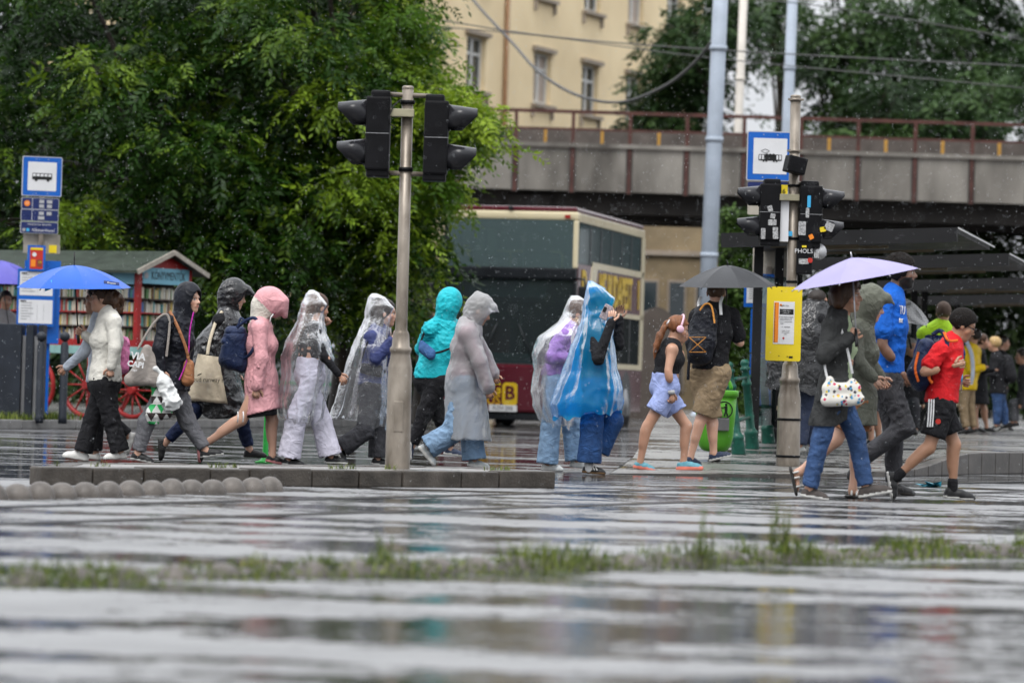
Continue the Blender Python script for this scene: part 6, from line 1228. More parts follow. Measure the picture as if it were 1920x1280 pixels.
def strap(o, name, pts, w_, m, th=.004):
    pts = [Vector(p) for p in pts]; out = []
    for i in range(len(pts)-1):
        p0, p1, p2, p3 = pts[max(i-1, 0)], pts[i], pts[i+1], pts[min(i+2, len(pts)-1)]
        for f in np.linspace(0, 1, 6)[:-1]: out.append(.5*((2*p1)+(p2-p0)*f+(2*p0-5*p1+4*p2-p3)*f*f+(3*p1-p0-3*p2+p3)*f**3))
    out.append(pts[-1]); mb = MB(); V = []; F = []
    for i, p in enumerate(out):
        d = (out[min(i+1, len(out)-1)]-out[max(i-1, 0)]).normalized(); s_ = d.cross(Vector((0, 1, 0)))
        s_ = s_.normalized() if s_.length > .1 else Vector((1, 0, 0)); nn = s_.cross(d).normalized()
        V += [p-s_*w_/2-nn*th/2, p+s_*w_/2-nn*th/2, p+s_*w_/2+nn*th/2, p-s_*w_/2+nn*th/2]
    for i in range(len(out)-1):
        for k in range(4): F.append((i*4+k, i*4+(k+1) % 4, (i+1)*4+(k+1) % 4, (i+1)*4+k))
    return mb.add(V, F, True).build(name, m, o)
# --- 1 woman in white cardigan under the blue umbrella, and her companion
Y = gy(150, 866)+.35; p = Person('woman in white cable-knit cardigan and black trousers under the blue umbrella', Y, 180, dict(head=(191, 563), neck=(204, 590), pelvis=(197, 712), sn=(213, 607), en=(215, 655), wn=(209, 690), sf=(196, 607), ef=(186, 650), wf=(160, 632), kn=(209, 792), an=(226, 851), tn=(196, 864), kf=(172, 790), af=(155, 852), tf=(116, 860)), skin=SK_l, hair=(.06, .03, .02), female=True, fat=1.12, hands=(1.0, 1.1), hand_dir={'f': (-.5, 0, .3)})
p.body(); p.top(C_white, 'cardigan', ex=.014, hem=.03, sl=(.064, .052, .042), wr=.004, k=70, neck=-.01); p.pants(C_black, r=(.10, .076, .088), t=1.97, wr=.005); p.shoes(S_white, S_sole, sole=.03)
p.hair_(H_brown, 'tied', extra=[(-.06, 0, .02, -.12, 0, -.02, .06, .075), (-.12, 0, -.02, -.14, .01, -.10, .08, .055), (-.13, -.01, -.08, -.11, 0, -.16, .05, .03)], wr=.010, k=60); p1 = p
hx = Vector(p.J['handf'])
MB().tube([Vector(p.J['wn'])+Vector((.032*math.cos(a), .032*math.sin(a), 0)) for a in np.linspace(0, 6.283, 14)], .006, 6).build('bracelet', mat('amber_bracelet', (.4, .2, .03), .3, .1), p.o)
Yu = Y; ap = P(139, 497, Yu+.1); um = umbrella('bright blue umbrella over the woman in the white cardigan', ap, (-.02, -.05, 1), .53, .205, mat('blue_umbrella_cloth', (.006, .085, .42), .38, .1, 3, .1, 20), hx+Vector((0, 0, -.02)), M_ink, spin=.3, handle=M_ink, flat_=.9)
MB().tube([ap, ap+Vector((0, 0, .12))], .006, 8).build('spike', M_ink, um)
lbM = plane_M(P(212, 531, Yu-.36), (1, .15, 0), (.1, .6, 1)); 
panel(MB(), plane_M(P(209, 531, Yu-.37), (1, .25, -.1), (-.2, .7, .7)), -.07, .07, -.017, .017, 0, .006).build('print_label', M_navy, um); text('Dorint', .028, plane_M(P(209, 531, Yu-.38), (1, .25, -.1), (-.2, .7, .7)), 'lettering', M_white, um)
panel(MB(), plane_M(P(91, 536, Yu-.30), (1, -.3, .35), (.3, .6, .75)), -.03, .03, -.06, .06, 0, .006).build('print_label', M_lblue, um)
p = Person('woman in pale ribbed cardigan walking half hidden beside the white cardigan', Y+.55, 180, dict(head=(180, 566), neck=(190, 592), pelvis=(190, 712), sn=(184, 605), en=(158, 662), wn=(126, 690), kn=(205, 790), an=(240, 822), tn=(241, 848), kf=(180, 790), af=(178, 852), tf=(148, 860)), skin=SK_m, female=True, hands=(1.0, .6), res=.014)
p.body(); p.top(C_pale, 'cardigan', ex=.018, hem=.04, sl=(.062, .052, .042)); p.pants(C_black, r=(.1, .075, .07)); p.shoes(S_white, S_sole); p.hair_(H_dark, 'short')
for e in (-1, 1): MB().tube([Vector(p.hp(.10, e*.034, .0))+Vector((.0, .0, 0))+Vector(p.hl)*.02*math.cos(a)+Vector(p.hu)*.02*math.sin(a) for a in np.linspace(0, 6.283, 13)], .002, 5).build('glasses', M_ink, p.o)
blob('pink_bag', [('c', V3(P(233, 640, Y+.3)), V3(P(230, 690, Y+.3)), .05, .06, .02)], cloth('pink_bag', (.70, .22, .42), .6), wr=.006, k=30); tag(bpy.data.objects['pink_bag'], 'pink shopping bag showing beyond the white cardigan', 'bag')
# --- 2 woman in black rain jacket with grey tote
Y = gy(262, 875)+1.3; p = Person('woman in black hooded rain jacket carrying a grey tote', Y, 0, dict(head=(354, 563), neck=(343, 594), pelvis=(325, 708), sn=(309, 607), en=(297, 655), wn=(302, 694), sf=(350, 607), ef=(352, 660), wf=(350, 700), kn=(275, 792), an=(258, 852), tn=(285, 869), kf=(352, 792), af=(386, 846), tf=(420, 854)), skin=SK_l, head_yaw=-28, female=True, hands=(1.1, .8), hair=(.12, .08, .05))
p.body(); p.top(C_rainblk, 'rain_jacket', ex=.018, hem=.12, sl=(.066, .055, .044), wr=.006, flare=.02); p.hood_(C_rainblk, brim=0, open_=(.125, 0, -.02), osz=(.09, .075, .10)); p.pants(C_greyt, r=(.105, .078, .058), t=1.9, wr=.005); p.shoes(S_black, S_sole, sole=.02)
strap(p.o, 'zip', [P(363, 585, Y-.13), P(356, 620, Y-.17), P(352, 670, Y-.19), P(336, 712, Y-.2)], .012, cloth('magenta_zip', (.42, .03, .30)))
p2 = p; sh = p.J['sn']
t_ = thing('shoulder_bag', P(352, 690, Y-.05), 'brown leather shoulder bag strap across the black rain jacket', 'bag'); strap(t_, 'strap', [P(318, 583, Y-.14), P(333, 612, Y-.21), P(348, 650, Y-.22), P(354, 676, Y-.2)], .028, C_tan); blob('bag_body', [('c', V3(P(354, 684, Y-.15)), V3(P(352, 712, Y-.15)), .05, .06, .03)], C_tan, parent=t_)
t_ = thing('tote_bag', P(265, 725, Y-.28), 'grey canvas tote with white print hanging at the black rain jacket', 'bag')
qa = lambda x, y, d=0: V3(P(x, y, Y-.24+d))
blob('bag_body', [('c', qa(276, 655), qa(262, 700), .045, .075, .04, (0, 1, 0), .75), ('c', qa(262, 700), qa(245, 712), .08, .055, .04, (0, 1, 0), .75), ('c', qa(290, 660), qa(290, 710), .03, .06, .04, (0, 1, 0), .75), ('c', qa(245, 712), qa(290, 716), .05, .045, .03, (0, 1, 0), .9)], C_tote, wr=.006, k=30, parent=t_)
strap(t_, 'strap', [qa(258, 655), qa(285, 610, .02), Vector(sh)+Vector((0, -.05, .08)), qa(318, 606, .0), qa(312, 668, -.02)], .022, C_tote)
MT = plane_M(P(259, 668, Y-.335), (1, 0, -.12), (.35, 0, 1)); text('VIA', .085, MT, 'print', C_wht, t_, .002, bold=.003); text('CAPI', .07, MT @ Matrix.Translation((-.012, -.075, 0)), 'print', C_wht, t_, .002, bold=.003); text('1987', .03, MT @ Matrix.Translation((-.02, -.13, 0)), 'print', C_wht, t_, .002)
M_bag = film_mat('white_bag_film', (.75, .76, .76), .75, .2, .8, bump=.5)
t_ = thing('plastic_bag', P(320, 790, Y-.25), 'white knotted plastic bag hanging from the hand of the black jacket woman', 'bag')
hb = V3(P(302, 702, Y-.26)); blob('bag_body', [('c', hb, hb+np.array([.02, 0, -.06]), .02, .05, .03), ('c', hb+np.array([.03, 0, -.06]), V3(P(322, 752, Y-.26)), .055, .085, .05), ('c', hb+np.array([0, 0, .02]), hb+np.array([-.05, 0, .05]), .02, .03, .02)], mat('white_plastic', (.62, .63, .62), .3, .08, 8), wr=.012, k=38, parent=t_)
t_ = thing('patterned_bag', P(298, 800, Y-.2), 'carrier bag with green and black triangles below the white plastic bag', 'bag')
def tri_mi(c):
    u = ((c[:, 0])*11.0) % 1; v = (c[:, 2]*13.0); r_ = (np.floor(v)).astype(int); v = v % 1; up = (v > 2*np.abs(u-.5)); return np.where(up, np.where(r_ % 2 == 0, 1, 2), 0)
blob('bag_body', [('c', V3(P(292, 715, Y-.18)), V3(P(300, 752, Y-.18)), .04, .075, .04, (0, 1, 0), .6), ('c', V3(P(288, 775, Y-.18)), V3(P(312, 772, Y-.18)), .075, .06, .04, (0, 1, 0), .6), ('c', V3(P(283, 788, Y-.18)), V3(P(292, 790, Y-.18)), .035, .03, .03, (0, 1, 0), .6)], [mat('white_plastic2', (.6, .6, .58), .3, .08, 8), mat('bag_green', (.02, .34, .09), .35, .1), mat('bag_black', (.03, .02, .02), .35, .1)], res=.0075, wr=.006, k=30, parent=t_, mi=tri_mi)
# --- 3 woman in black glossy poncho
Y = gy(490, 870)+.1; p = Person('woman in shiny black poncho with a canvas tote', Y, 0, dict(head=(438, 566), neck=(428, 597), pelvis=(414, 712), sn=(412, 612), en=(400, 660, -.1), wn=(414, 690, -.1), kn=(362, 785), an=(308, 842), tn=(298, 872), kf=(452, 798), af=(468, 855), tf=(500, 869)), skin=SK_l, pitch=12, female=True)
p.body(); p.top(C_black, 'shirt'); p.pants(C_navyj, r=(.1, .066, .05), t=1.86, wr=.004); p.shoes(S_black, S_dsole)
F = Field(np.array(P(300, 800, Y-.45)), np.array(P(490, 510, Y+.45)), .0125)
nk = p.J['neck']; F.cone(nk, nk-p.up*.1, .09, .13, .05, (0, 1, 0), 1.7); F.cone(nk-p.up*.1, V3(P(405, 655, Y)), .13, .19, .06, (0, 1, 0), 1.45); F.cone(V3(P(405, 655, Y)), V3(P(402, 720, Y)), .19, .24, .06, (0, 1, 0), 1.25); F.cone(V3(P(400, 690, Y)), V3(P(345, 738, Y-.05)), .16, .11, .06, (0, 1, 0), 1.3); F.cone(V3(P(402, 720, Y)), V3(P(420, 772, Y)), .23, .24, .05, (0, 1, 0), 1.2)
F.cut(V3(P(330, 752, Y)), np.array([-.42, 0, -1.0])); F.cut(V3(P(420, 782, Y)), np.array([.02, 0, -1.0])); p.part('poncho', F, C_gloss, .010, 26)
p.hood_(C_gloss, size=(.14, .12, .15), brim=.06, open_=(.12, 0, -.03), osz=(.09, .08, .10), wr=.006)
t_ = thing('tote_bag', P(390, 755, Y-.32), 'natural canvas tote lettered bud runway run on the black poncho', 'bag')
qa = lambda x, y, d=0: np.array(P(x, y, Y-.33+d)); n_ = 14; V = []; Q = []
cor = [qa(371, 663), qa(410, 669), qa(427, 757), qa(350, 750)]
for sd_ in (-.014, .014):
    for i in range(n_+1):
        for k in range(n_+1):
            u, v = k/n_, i/n_; c0 = cor[0]*(1-u)+cor[1]*u; c1 = cor[3]*(1-u)+cor[2]*u; q = c0*(1-v)+c1*v; bl_ = math.sin(math.pi*u)*math.sin(math.pi*min(1, v*1.05)); q = q+np.array([0, 1, 0])*(sd_*(.3+2.0*bl_)+.012*math.sin(u*9+v*4)*v+.006*math.sin(u*21-v*11)); V.append(q)
m_ = (n_+1)**2
for s0 in (0, m_):
    for i in range(n_):
        for k in range(n_): a = s0+i*(n_+1)+k; Q.append((a, a+1, a+n_+2, a+n_+1))
for i in range(n_): Q += [(i*(n_+1), (i+1)*(n_+1), m_+(i+1)*(n_+1), m_+i*(n_+1)), (i*(n_+1)+n_, (i+1)*(n_+1)+n_, m_+(i+1)*(n_+1)+n_, m_+i*(n_+1)+n_), (n_*(n_+1)+i, n_*(n_+1)+i+1, m_+n_*(n_+1)+i+1, m_+n_*(n_+1)+i)]
link('bag_body', np_mesh('tote', V, Q, mats=[C_canvas]), t_); strap(t_, 'strap', [qa(389, 664), qa(393, 640, .03), qa(404, 605, .1), Vector(p.J['sn'])+Vector((.02, 0, .09))], .03, C_canvas)
text('bud runway run', .062, plane_M(qa(396, 712, -.055), (1, 0, .0), (0, 0, 1)), 'print', M_ink, t_, .0015, squeeze=.85); text('budapest airport', .022, plane_M(qa(378, 716, -.05), (1, 0, .0), (0, 0, 1)), 'print', M_grey, t_, .0015)
MB().add([qa(369, 705, -.05), qa(377, 702, -.05), qa(379, 699, -.05), qa(371, 702, -.051)], [(0, 1, 2, 3)]).build('print', M_ink, t_)
# --- 4 woman in pink rain coat
Y = gy(515, 873)-.15; p = Person('woman in pink rain coat with peaked hood and bare legs', Y, 0, dict(head=(502, 569), neck=(489, 600), pelvis=(490, 712), sn=(486, 615), en=(490, 672), wn=(482, 724), sf=(480, 614), ef=(500, 670), wf=(508, 712), kn=(452, 787), an=(381, 834), tn=(372, 866), kf=(511, 788), af=(511, 855), tf=(536, 871)), skin=SK_l, pitch=28, female=True, fat=1.04, hands=(.7, .6))
p.body(); F = None
p.top(C_pink, 'rain_coat', ex=.018, hem=.30, sl=(.066, .058, .05), wr=.005, flare=.035, cut_tilt=.28, skirt=(.02, 0, 0))
b = p.J['pelvis']; F = Field(b-.4, b+.3, p.res); F.cone(b, b-p.up*.36, .14, .155, .04, p.l, 1.25); F.cut(b-p.up*.335, (.15, 0, -1)); p.part('skirt', F, C_black, .004)
p.hood_([C_pink, C_cream], size=(.155, .128, .148), c=(.012, 0, .02), open_=(.11, 0, -.14), osz=(.08, .09, .06), brim=.085, bw=.06, wr=.002, bdown=.075, mi=lambda c: ((((c-p.J['head'])@p.hu) < -.035-.25*((c-p.J['head'])@p.hf)) & (((c-p.J['head'])@p.hf) < .10)).astype(int)); p.shoes(S_black, mat('red_white_sole', (.5, .2, .2), .5, .3, 40), sole=.03)
hq = Vector(p.hp(.10, -.095, -.045)); p.tube('toggle_cord', [hq, hq+Vector((-.03, -.01, -.04)), hq+Vector((-.035, -.01, -.09))], .006, C_wht); MB().ball(hq, .012).build('toggle', mat('plum_button', (.2, .05, .08), .3, .1), p.o)
for dx in (0, .05): q = P(446+dx*200, 771, Y-.22); p.tube('drawcord', [q, q+Vector((.005, -.01, -.05)), q+Vector((.0, -.01, -.10))], .006, C_wht)
t_ = thing('backpack', P(436, 700, Y), 'navy backpack on the back of the pink coat', 'backpack'); qa = lambda x, y, d=0: V3(P(x, y, Y+d))
blob('bag_body', [('c', qa(436, 634), qa(428, 672), .085, .085, .05, (0, 1, 0), 1.4), ('c', qa(450, 632), qa(450, 680), .075, .075, .05, (0, 1, 0), 1.4), ('c', qa(424, 676), qa(452, 686), .065, .06, .03, (0, 1, 0), 1.5)], C_navyb, wr=.006, k=35, parent=t_); blob('flap', [('c', qa(432, 622), qa(452, 622), .055, .05, .03, (0, 1, 0), 1.9), ('c', qa(424, 640), qa(440, 648), .05, .055, .03, (0, 1, 0), 1.9)], C_navyb, wr=.004, k=40, parent=t_)
strap(t_, 'strap', [qa(444, 614, -.1), qa(462, 600, -.13), qa(480, 598, -.17), qa(484, 630, -.2), qa(470, 662, -.2), qa(456, 672, -.12)], .03, C_navyb); strap(t_, 'strap', [qa(446, 612, .1), qa(452, 596, .1), qa(462, 606, .08)], .02, C_navyb)
# --- 5 first girl in clear poncho
Y = gy(540, 875)+.15; p = Person('girl in clear poncho with black top and pale lilac trousers', Y, 35, dict(head=(596, 578), neck=(587, 606), pelvis=(581, 694), sn=(590, 622, -.16), en=(606, 668, -.22), wn=(634, 702, -.2), sf=(572, 620, .14), ef=(596, 640, .22), wf=(604, 615, .2), kn=(556, 783), an=(541, 862), tn=(566, 874), kf=(603, 792), af=(620, 858), tf=(646, 870)), skin=SK_m, head_yaw=38, pitch=8, female=True, fat=.95, hands=(.6, .9))
p.body(); p.top(C_black, 'long_sleeve_top', ex=.006, hem=-.10, sl=(.053, .043, .034), wr=.002, collar=False); p.pants(C_lilac, r=(.10, .092, .11), t=1.96, wr=.006, waist=.13); p.shoes(S_black, S_sole)
p.hair_(H_brown, 'long', extra=[(-.07, 0, .0, -.11, 0, -.12, .05, .045), (-.11, 0, -.12, -.16, .01, -.28, .04, .032), (-.16, .01, -.28, -.19, .01, -.44, .032, .01)], wr=.004)
drape('poncho', Y, [(545, 580, 588, .03), (552, 572, 602, .085), (572, 563, 617, .135), (588, 561, 607, .15), (602, 558, 605, .185), (622, 549, 609, .235), (645, 540, 618, .28), (672, 535, 624, .28), (705, 538, 618, .27), (750, 528, 612, .29), (785, 532, 606, .30), ((786, 800), 540, 592, .28)], FILM, p.o, p.dz, pleat=.030, crinkle=.008, seed=1.3, face=0, gap=(.07, .24, 38))
# --- 6 second girl in clear poncho
Y = gy(708, 878)+.25; p = Person('girl in clear poncho with navy jacket and grey flared trousers behind the pole', Y, 0, dict(head=(722, 585), neck=(711, 614), pelvis=(699, 712), sn=(697, 632), en=(704, 672), wn=(733, 640), sf=(706, 632), ef=(722, 668), wf=(738, 636), kn=(684, 806), an=(640, 838), tn=(645, 870), kf=(709, 790), af=(708, 858), tf=(734, 873)), skin=SK_l, female=True, hands=(1.0, 1.0), pitch=4)
p.body(); p.top(C_navyjk, 'jacket', ex=.022, hem=.04, sl=(.072, .06, .05), wr=.006); p.pants(C_dgrey, r=(.105, .082, .09), t=1.96, wr=.006); p.shoes(S_black, S_sole)
p.hair_(H_dark, 'long', extra=[(-.05, -.06, .0, -.03, -.075, -.16, .04, .035), (-.08, 0, 0, -.08, 0, -.2, .06, .04), (-.03, -.075, -.16, .0, -.08, -.25, .035, .015)], wr=.004)
t_ = thing('handbag', P(690, 700, Y-.2), 'black handbag under the second clear poncho', 'bag'); blob('bag_body', [('c', V3(P(682, 690, Y-.22)), V3(P(712, 696, Y-.22)), .05, .055, .03, (0, 1, 0), .6)], C_rainblk, parent=t_, wr=.004, k=40); strap(t_, 'strap', [P(676, 680, Y-.22), P(690, 640, Y-.25), P(708, 612, Y-.12)], .015, C_rainblk)
drape('poncho', Y, [(548, 698, 706, .03), (556, 693, 724, .085), (575, 687, 741, .13), (594, 685, 735, .15), (608, 680, 731, .185), (628, 671, 731, .235), (650, 664, 732, .28), (680, 656, 730, .27), (715, 646, 728, .28), (755, 634, 730, .29), (780, 622, 728, .30), ((778, 800), 618, 726, .28)], FILM, p.o, p.dz, pleat=.032, crinkle=.008, seed=4.1, face=0, gap=(.07, .24, 38))
# --- 7 person in teal jacket
Y = gy(850, 868)-.3; p = Person('person in teal hooded rain jacket and black trousers seen from behind', Y, 52, dict(head=(843, 584), neck=(833, 614), pelvis=(810, 718), sn=(806, 632), en=(790, 668, .1), wn=(806, 690, .25), sf=(852, 628), ef=(862, 675), wf=(866, 710), kn=(796, 788), an=(772, 850), tn=(766, 872), kf=(828, 800), af=(843, 856), tf=(864, 868)), skin=SK_l, fat=1.08, pitch=18)
p.body(); p.top(C_teal, 'rain_jacket', ex=.022, hem=.03, sl=(.072, .062, .05), wr=.007, flare=.02, hipx=.01); p.hood_(C_teal, size=(.14, .12, .145), wr=.005, open_=(.14, 0, -.03)); p.pants(C_black, r=(.115, .078, .058), t=1.93, wr=.005); p.shoes(S_navy, S_sole)
t_ = thing('waist_bag', P(800, 690, Y-.25), 'blue waist bag worn across the teal jacket', 'bag'); blob('bag_body', [('c', V3(P(793, 654, Y-.22)), V3(P(808, 666, Y-.24)), .05, .05, .03, (-.6, .8, 0), .8), ('c', V3(P(791, 644, Y-.22)), V3(P(812, 660, Y-.24)), .032, .028, .02, (-.6, .8, 0), .8)], cloth('waist_bag_blue', (.04, .10, .24), .6), parent=t_, wr=.002)
strap(t_, 'strap', [P(789, 640, Y-.18), P(798, 618, Y-.16), P(810, 604, Y-.1)], .02, C_black); strap(t_, 'strap', [P(814, 662, Y-.24), P(828, 659, Y-.25), P(846, 652, Y-.2)], .022, C_black)
# --- 8 person in long frosted raincoat
Y = gy(888, 879)-.1; p = Person('person in long frosted raincoat over wide light jeans', Y, 0, dict(head=(899, 580), neck=(881, 607), pelvis=(872, 706), sn=(877, 622), en=(899, 675), wn=(914, 724), sf=(884, 622), ef=(908, 665), wf=(924, 698), kn=(849, 806), an=(801, 836), tn=(813, 872), kf=(882, 792), af=(889, 860), tf=(912, 873)), skin=SK_m, pitch=24, hands=(.9, .8))
p.body(); p.top(C_plum, 'shirt', ex=.012, hem=.02, sl=(.064, .054, .045)); p.pants(C_ljean, r=(.11, .1, .115), t=1.97, wr=.006); p.shoes(S_gwht, S_sole, sole=.035); p.hair_(H_dark, 'short')
F = Field(np.array(P(815, 830, Y-.4)), np.array(P(940, 530, Y+.4)), .012)
nk = p.J['neck']; b = p.J['pelvis']; p.torso(F, .034); F.cone(b, V3(P(876, 830, Y)), .175, .225, .06, p.l, 1.15); p.arm(F, 'n', (.085, .075, .07), 1.98); p.arm(F, 'f', (.085, .075, .07), 1.98); F.cone(nk-p.up*.03, nk+p.up*.03, .09, .09, .03); F.cut(V3(P(876, 824, Y)), (0, 0, -1))
F.wrinkle(.010, 30, 3.3, (1.2, 1.2, .45)); V, Q = F.mesh(); V = relax(V, Q, 1, .4); nrm_z = V[Q].mean(1); low = V[:, 2].min(); Q = Q[~((V[Q][:, :, 2] < low+.006).all(1))]; link('raincoat', np_mesh('raincoat', V, Q, mats=[FROST]), p.o)
p.hood_(FROST, size=(.142, .118, .148), c=(-.01, 0, .025), brim=.05, bw=.035, peak=.02, open_=(.15, 0, -.04), osz=(.10, .09, .11), wr=.006)
# --- 9 purple sweater under clear poncho
Y = gy(1025, 884)+.25; p = Person('woman in purple sweater and light jeans under a clear poncho', Y, 0, dict(head=(1085, 587), neck=(1069, 613), pelvis=(1043, 704), sn=(1058, 628), en=(1034, 668), wn=(1062, 668), sf=(1064, 626), ef=(1056, 668), wf=(1080, 660), kn=(1033, 795), an=(1026, 868), tn=(1052, 880), kf=(1072, 795), af=(1080, 862), tf=(1106, 876)), skin=SK_m, pitch=18, female=True, fat=1.05)
p.body(); p.top(C_purp, 'sweater', ex=.02, hem=-.01, sl=(.07, .06, .048), wr=.006); p.pants(C_ljean, r=(.11, .09, .105), t=1.98, wr=.006); p.shoes(S_white, S_sole)
p.hair_(H_brown, 'tied', extra=[(-.09, 0, .06, -.11, 0, .05, .04, .035)]); q = Vector(p.hp(.0, -.088, -.055)); MB().tube([q+Vector((.014*math.cos(a), 0, .014*math.sin(a))) for a in np.linspace(0, 6.28, 12)], .004, 6).build('earring', mat('gold', (.7, .45, .1), .2, 0, metal=1), p.o); p.tube('hairpin', [p.hp(.03, -.088, .04), p.hp(.07, -.07, .055)], .004, S_white)
drape('poncho', Y, [(552, 1073, 1081, .03), (560, 1066, 1098, .08), (585, 1058, 1104, .12), (600, 1050, 1098, .16), (612, 1036, 1095, .20), (628, 1014, 1092, .27), (660, 1003, 1092, .28), (690, 1008, 1090, .28), (730, 1003, 1086, .29), (760, 1008, 1080, .29), (785, 1020, 1072, .28), ((790, 800), 1024, 1068, .26)], FILM, p.o, p.dz, pleat=.030, crinkle=.008, seed=7.7, face=0, gap=(.07, .2, 45))
# --- 10 blue poncho
Y = gy(1110, 889)+.05; p = Person('woman in bright blue plastic poncho raising a phone with both hands', Y, 0, dict(head=(1127, 568), neck=(1113, 600), pelvis=(1117, 704), sn=(1111, 616, -.13), en=(1122, 666, -.31), wn=(1146, 598, -.27), sf=(1122, 616), ef=(1160, 640, .12), wf=(1161, 592, .1), kn=(1110, 793), an=(1104, 868), tn=(1135, 883), kf=(1148, 782), af=(1117, 846), tf=(1090, 856, .15)), skin=SK_l, ht=1.03, female=True, hands=(.7, .5), hand_dir={'n': (.1, 0, 1), 'f': (.05, 0, 1)})
p.body(); p.top(C_black, 'sweater', ex=.016, hem=.0, sl=(.06, .05, .04), wr=.005); p.pants(C_djean, r=(.11, .10, .115), t=1.90, wr=.005); p.shoes(S_black, S_gum, sole=.022); p.hair_(H_dark, 'bob')
f_ = p.feet['n']
for k in range(3):
    a = f_['heel']+f_['fw']*(.10+.03*k)*f_['sc']+f_['up']*.035-f_['lat']*.043; MB().bar(Vector(a), Vector(a+f_['up']*.035+f_['fw']*-.02+f_['lat']*.008), .012, .003, up=tuple(f_['lat'])).build('shoe_stripe', S_white, p.o)
blob('ankle_sock', [('c', p.J['an']+p.up*.02, p.J['an']-p.up*.02, .043, .046)], C_wht, parent=p.o)
drape('poncho', Y, [(520, 1104, 1109, .02), (532, 1100, 1130, .085), (552, 1098, 1156, .13), (575, 1096, 1150, .13), (590, 1093, 1146, .16), (604, 1089, 1148, .21), (622, 1084, 1150, .26), (650, 1072, 1154, .29), (690, 1060, 1160, .29), ((725, 722), 1046, 1166, .31), ((752, 745), 1037, 1166, .32), ((778, 765), 1042, 1160, .31)], BFILM, p.o, p.dz, pleat=.026, crinkle=.008, seed=2.9, face=0, gap=(.1, .28, 40))
ph = thing('smartphone', P(1139, 584, Y-.2), 'smartphone in a patterned case held by the blue poncho woman', 'phone'); MB().box(P(1136, 585, Y-.2), (.075, .012, .145), Euler((0, R(25), 0)).to_matrix()).build('case', mat('phone_case', (.35, .3, .32), .3, .5, 90), ph, bevel=.006); MB().box(P(1134, 580, Y-.209), (.03, .006, .05), Euler((0, R(25), 0)).to_matrix()).build('camera_block', M_ink, ph, bevel=.004)
p.tube('bracelet', [Vector(p.J['wn'])+Vector((.03*math.cos(a), .03*math.sin(a), .01)) for a in np.linspace(0, 6.28, 12)], .004, M_ink)
# --- 11 jogger with headphones
Y = gy(1300, 887); p = Person('woman in black tank top and periwinkle shorts wearing pink headphones', Y, 30, dict(head=(1271, 611), neck=(1260, 637), pelvis=(1247, 712), sn=(1260, 650, -.14), en=(1253, 690, -.2), wn=(1259, 730, -.2), sf=(1255, 648, .14), ef=(1276, 668, .25), wf=(1277, 640, .25), kn=(1214, 794), an=(1200, 862), tn=(1229, 880), kf=(1288, 794), af=(1281, 862), tf=(1319, 876)), skin=SK_m, head_yaw=12, pitch=16, female=True, fat=.95, hands=(.9, .9), ground=.0)
p.body(); p.top(C_black, 'tank_top', ex=.014, sleeve=0, hem=-.09, wr=.002, collar=False); p.pants(C_peri, 'shorts', r=(.108, .115, .1), t=.62, wr=.006, waist=.1, ex=.012); p.shoes(S_teal, S_coral, sole=.038)
p.hair_(H_gold, 'tied', ex=.009, extra=[(-.09, 0, .035, -.125, 0, .01, .022, .024), (-.125, 0, .01, -.15, 0, -.12, .026, .034), (-.15, 0, -.12, -.155, 0, -.22, .034, .03), (-.155, 0, -.22, -.135, 0, -.36, .03, .006), (-.15, -.02, -.14, -.17, -.03, -.30, .02, .006), (-.15, .02, -.14, -.12, .03, -.28, .02, .006)], wr=.006, k=110, res=.007)
M_hp = mat('pink_headphones', (.66, .42, .50), .35, .05); p.tube('headphone_band', [p.hp(-.0+.01*math.sin(a), .1*math.cos(a), .02+.125*math.sin(a)) for a in np.linspace(0, math.pi, 16)], .011, M_hp)
for e in (-1, 1): MB().lathe(Vector(p.hp(0, e*.085, -.005)), [(.03, -.0), (.036, .012), (.036, .028), (.028, .036), (.0, .037)], 18, ax=p.hl*e).build('headphone_cup', M_hp, p.o)
MB().lathe(Vector(p.J['wn']), [(.032, -.02), (.034, 0), (.032, .02)], 14, ax=p.J['en']-p.J['wn']).build('watch', mat('grey_watch', (.3, .3, .3), .3, .2), p.o); p.tube('hair_tie', [p.hp(-.115+.03*math.cos(a)*.4, .035*math.sin(a), .035+.03*math.cos(a)) for a in np.linspace(0, 6.28, 12)], .01, C_wht)
# --- 12 man with black umbrella and backpack
zz = plat_z(2.1, 38.2); Y = 38.2; p = Person('man with black backpack and khaki shorts under the black umbrella', Y, 62, dict(head=(1343, 543), neck=(1341, 572), pelvis=(1330, 684), sn=(1308, 588), en=(1294, 640, .1), wn=(1302, 640, .3), sf=(1372, 588), ef=(1388, 638, .1), wf=(1368, 622, .3), kn=(1315, 780), an=(1294, 853), tn=(1310, 868, .05), kf=(1336, 788), af=(1338, 846), tf=(1367, 850)), skin=SK_l, ht=1.08, head_yaw=80, ground=zz, hair=(.10, .07, .05), fat=1.05)
p.body(); p.top(C_black, 'shirt', ex=.018, sleeve=.72, sl=(.074, .074, .05), hem=.02, wr=.005); p.pants(C_khaki, 'shorts', r=(.12, .105, .1), t=.92, wr=.007); p.shoes(S_navy, S_sole); p.hair_(mat('short_brown_hair', (.10, .06, .035), .6, .3, 40), 'short', ex=.006)
t_ = thing('backpack', P(1315, 690, Y-.25), 'black backpack with orange cord on the man under the black umbrella', 'backpack'); qa = lambda x, y, d=0: V3(P(x, y, Y-.2+d)); wv = (.88, -.47, 0)
blob('bag_body', [('c', qa(1322, 588), qa(1314, 640), .085, .105, .05, wv, 1.45), ('c', qa(1314, 640), qa(1312, 668), .105, .095, .05, wv, 1.4), ('c', qa(1308, 640, -.09), qa(1306, 662, -.09), .05, .055, .03, wv, 1.6)], C_rainblk, wr=.006, k=34, parent=t_)
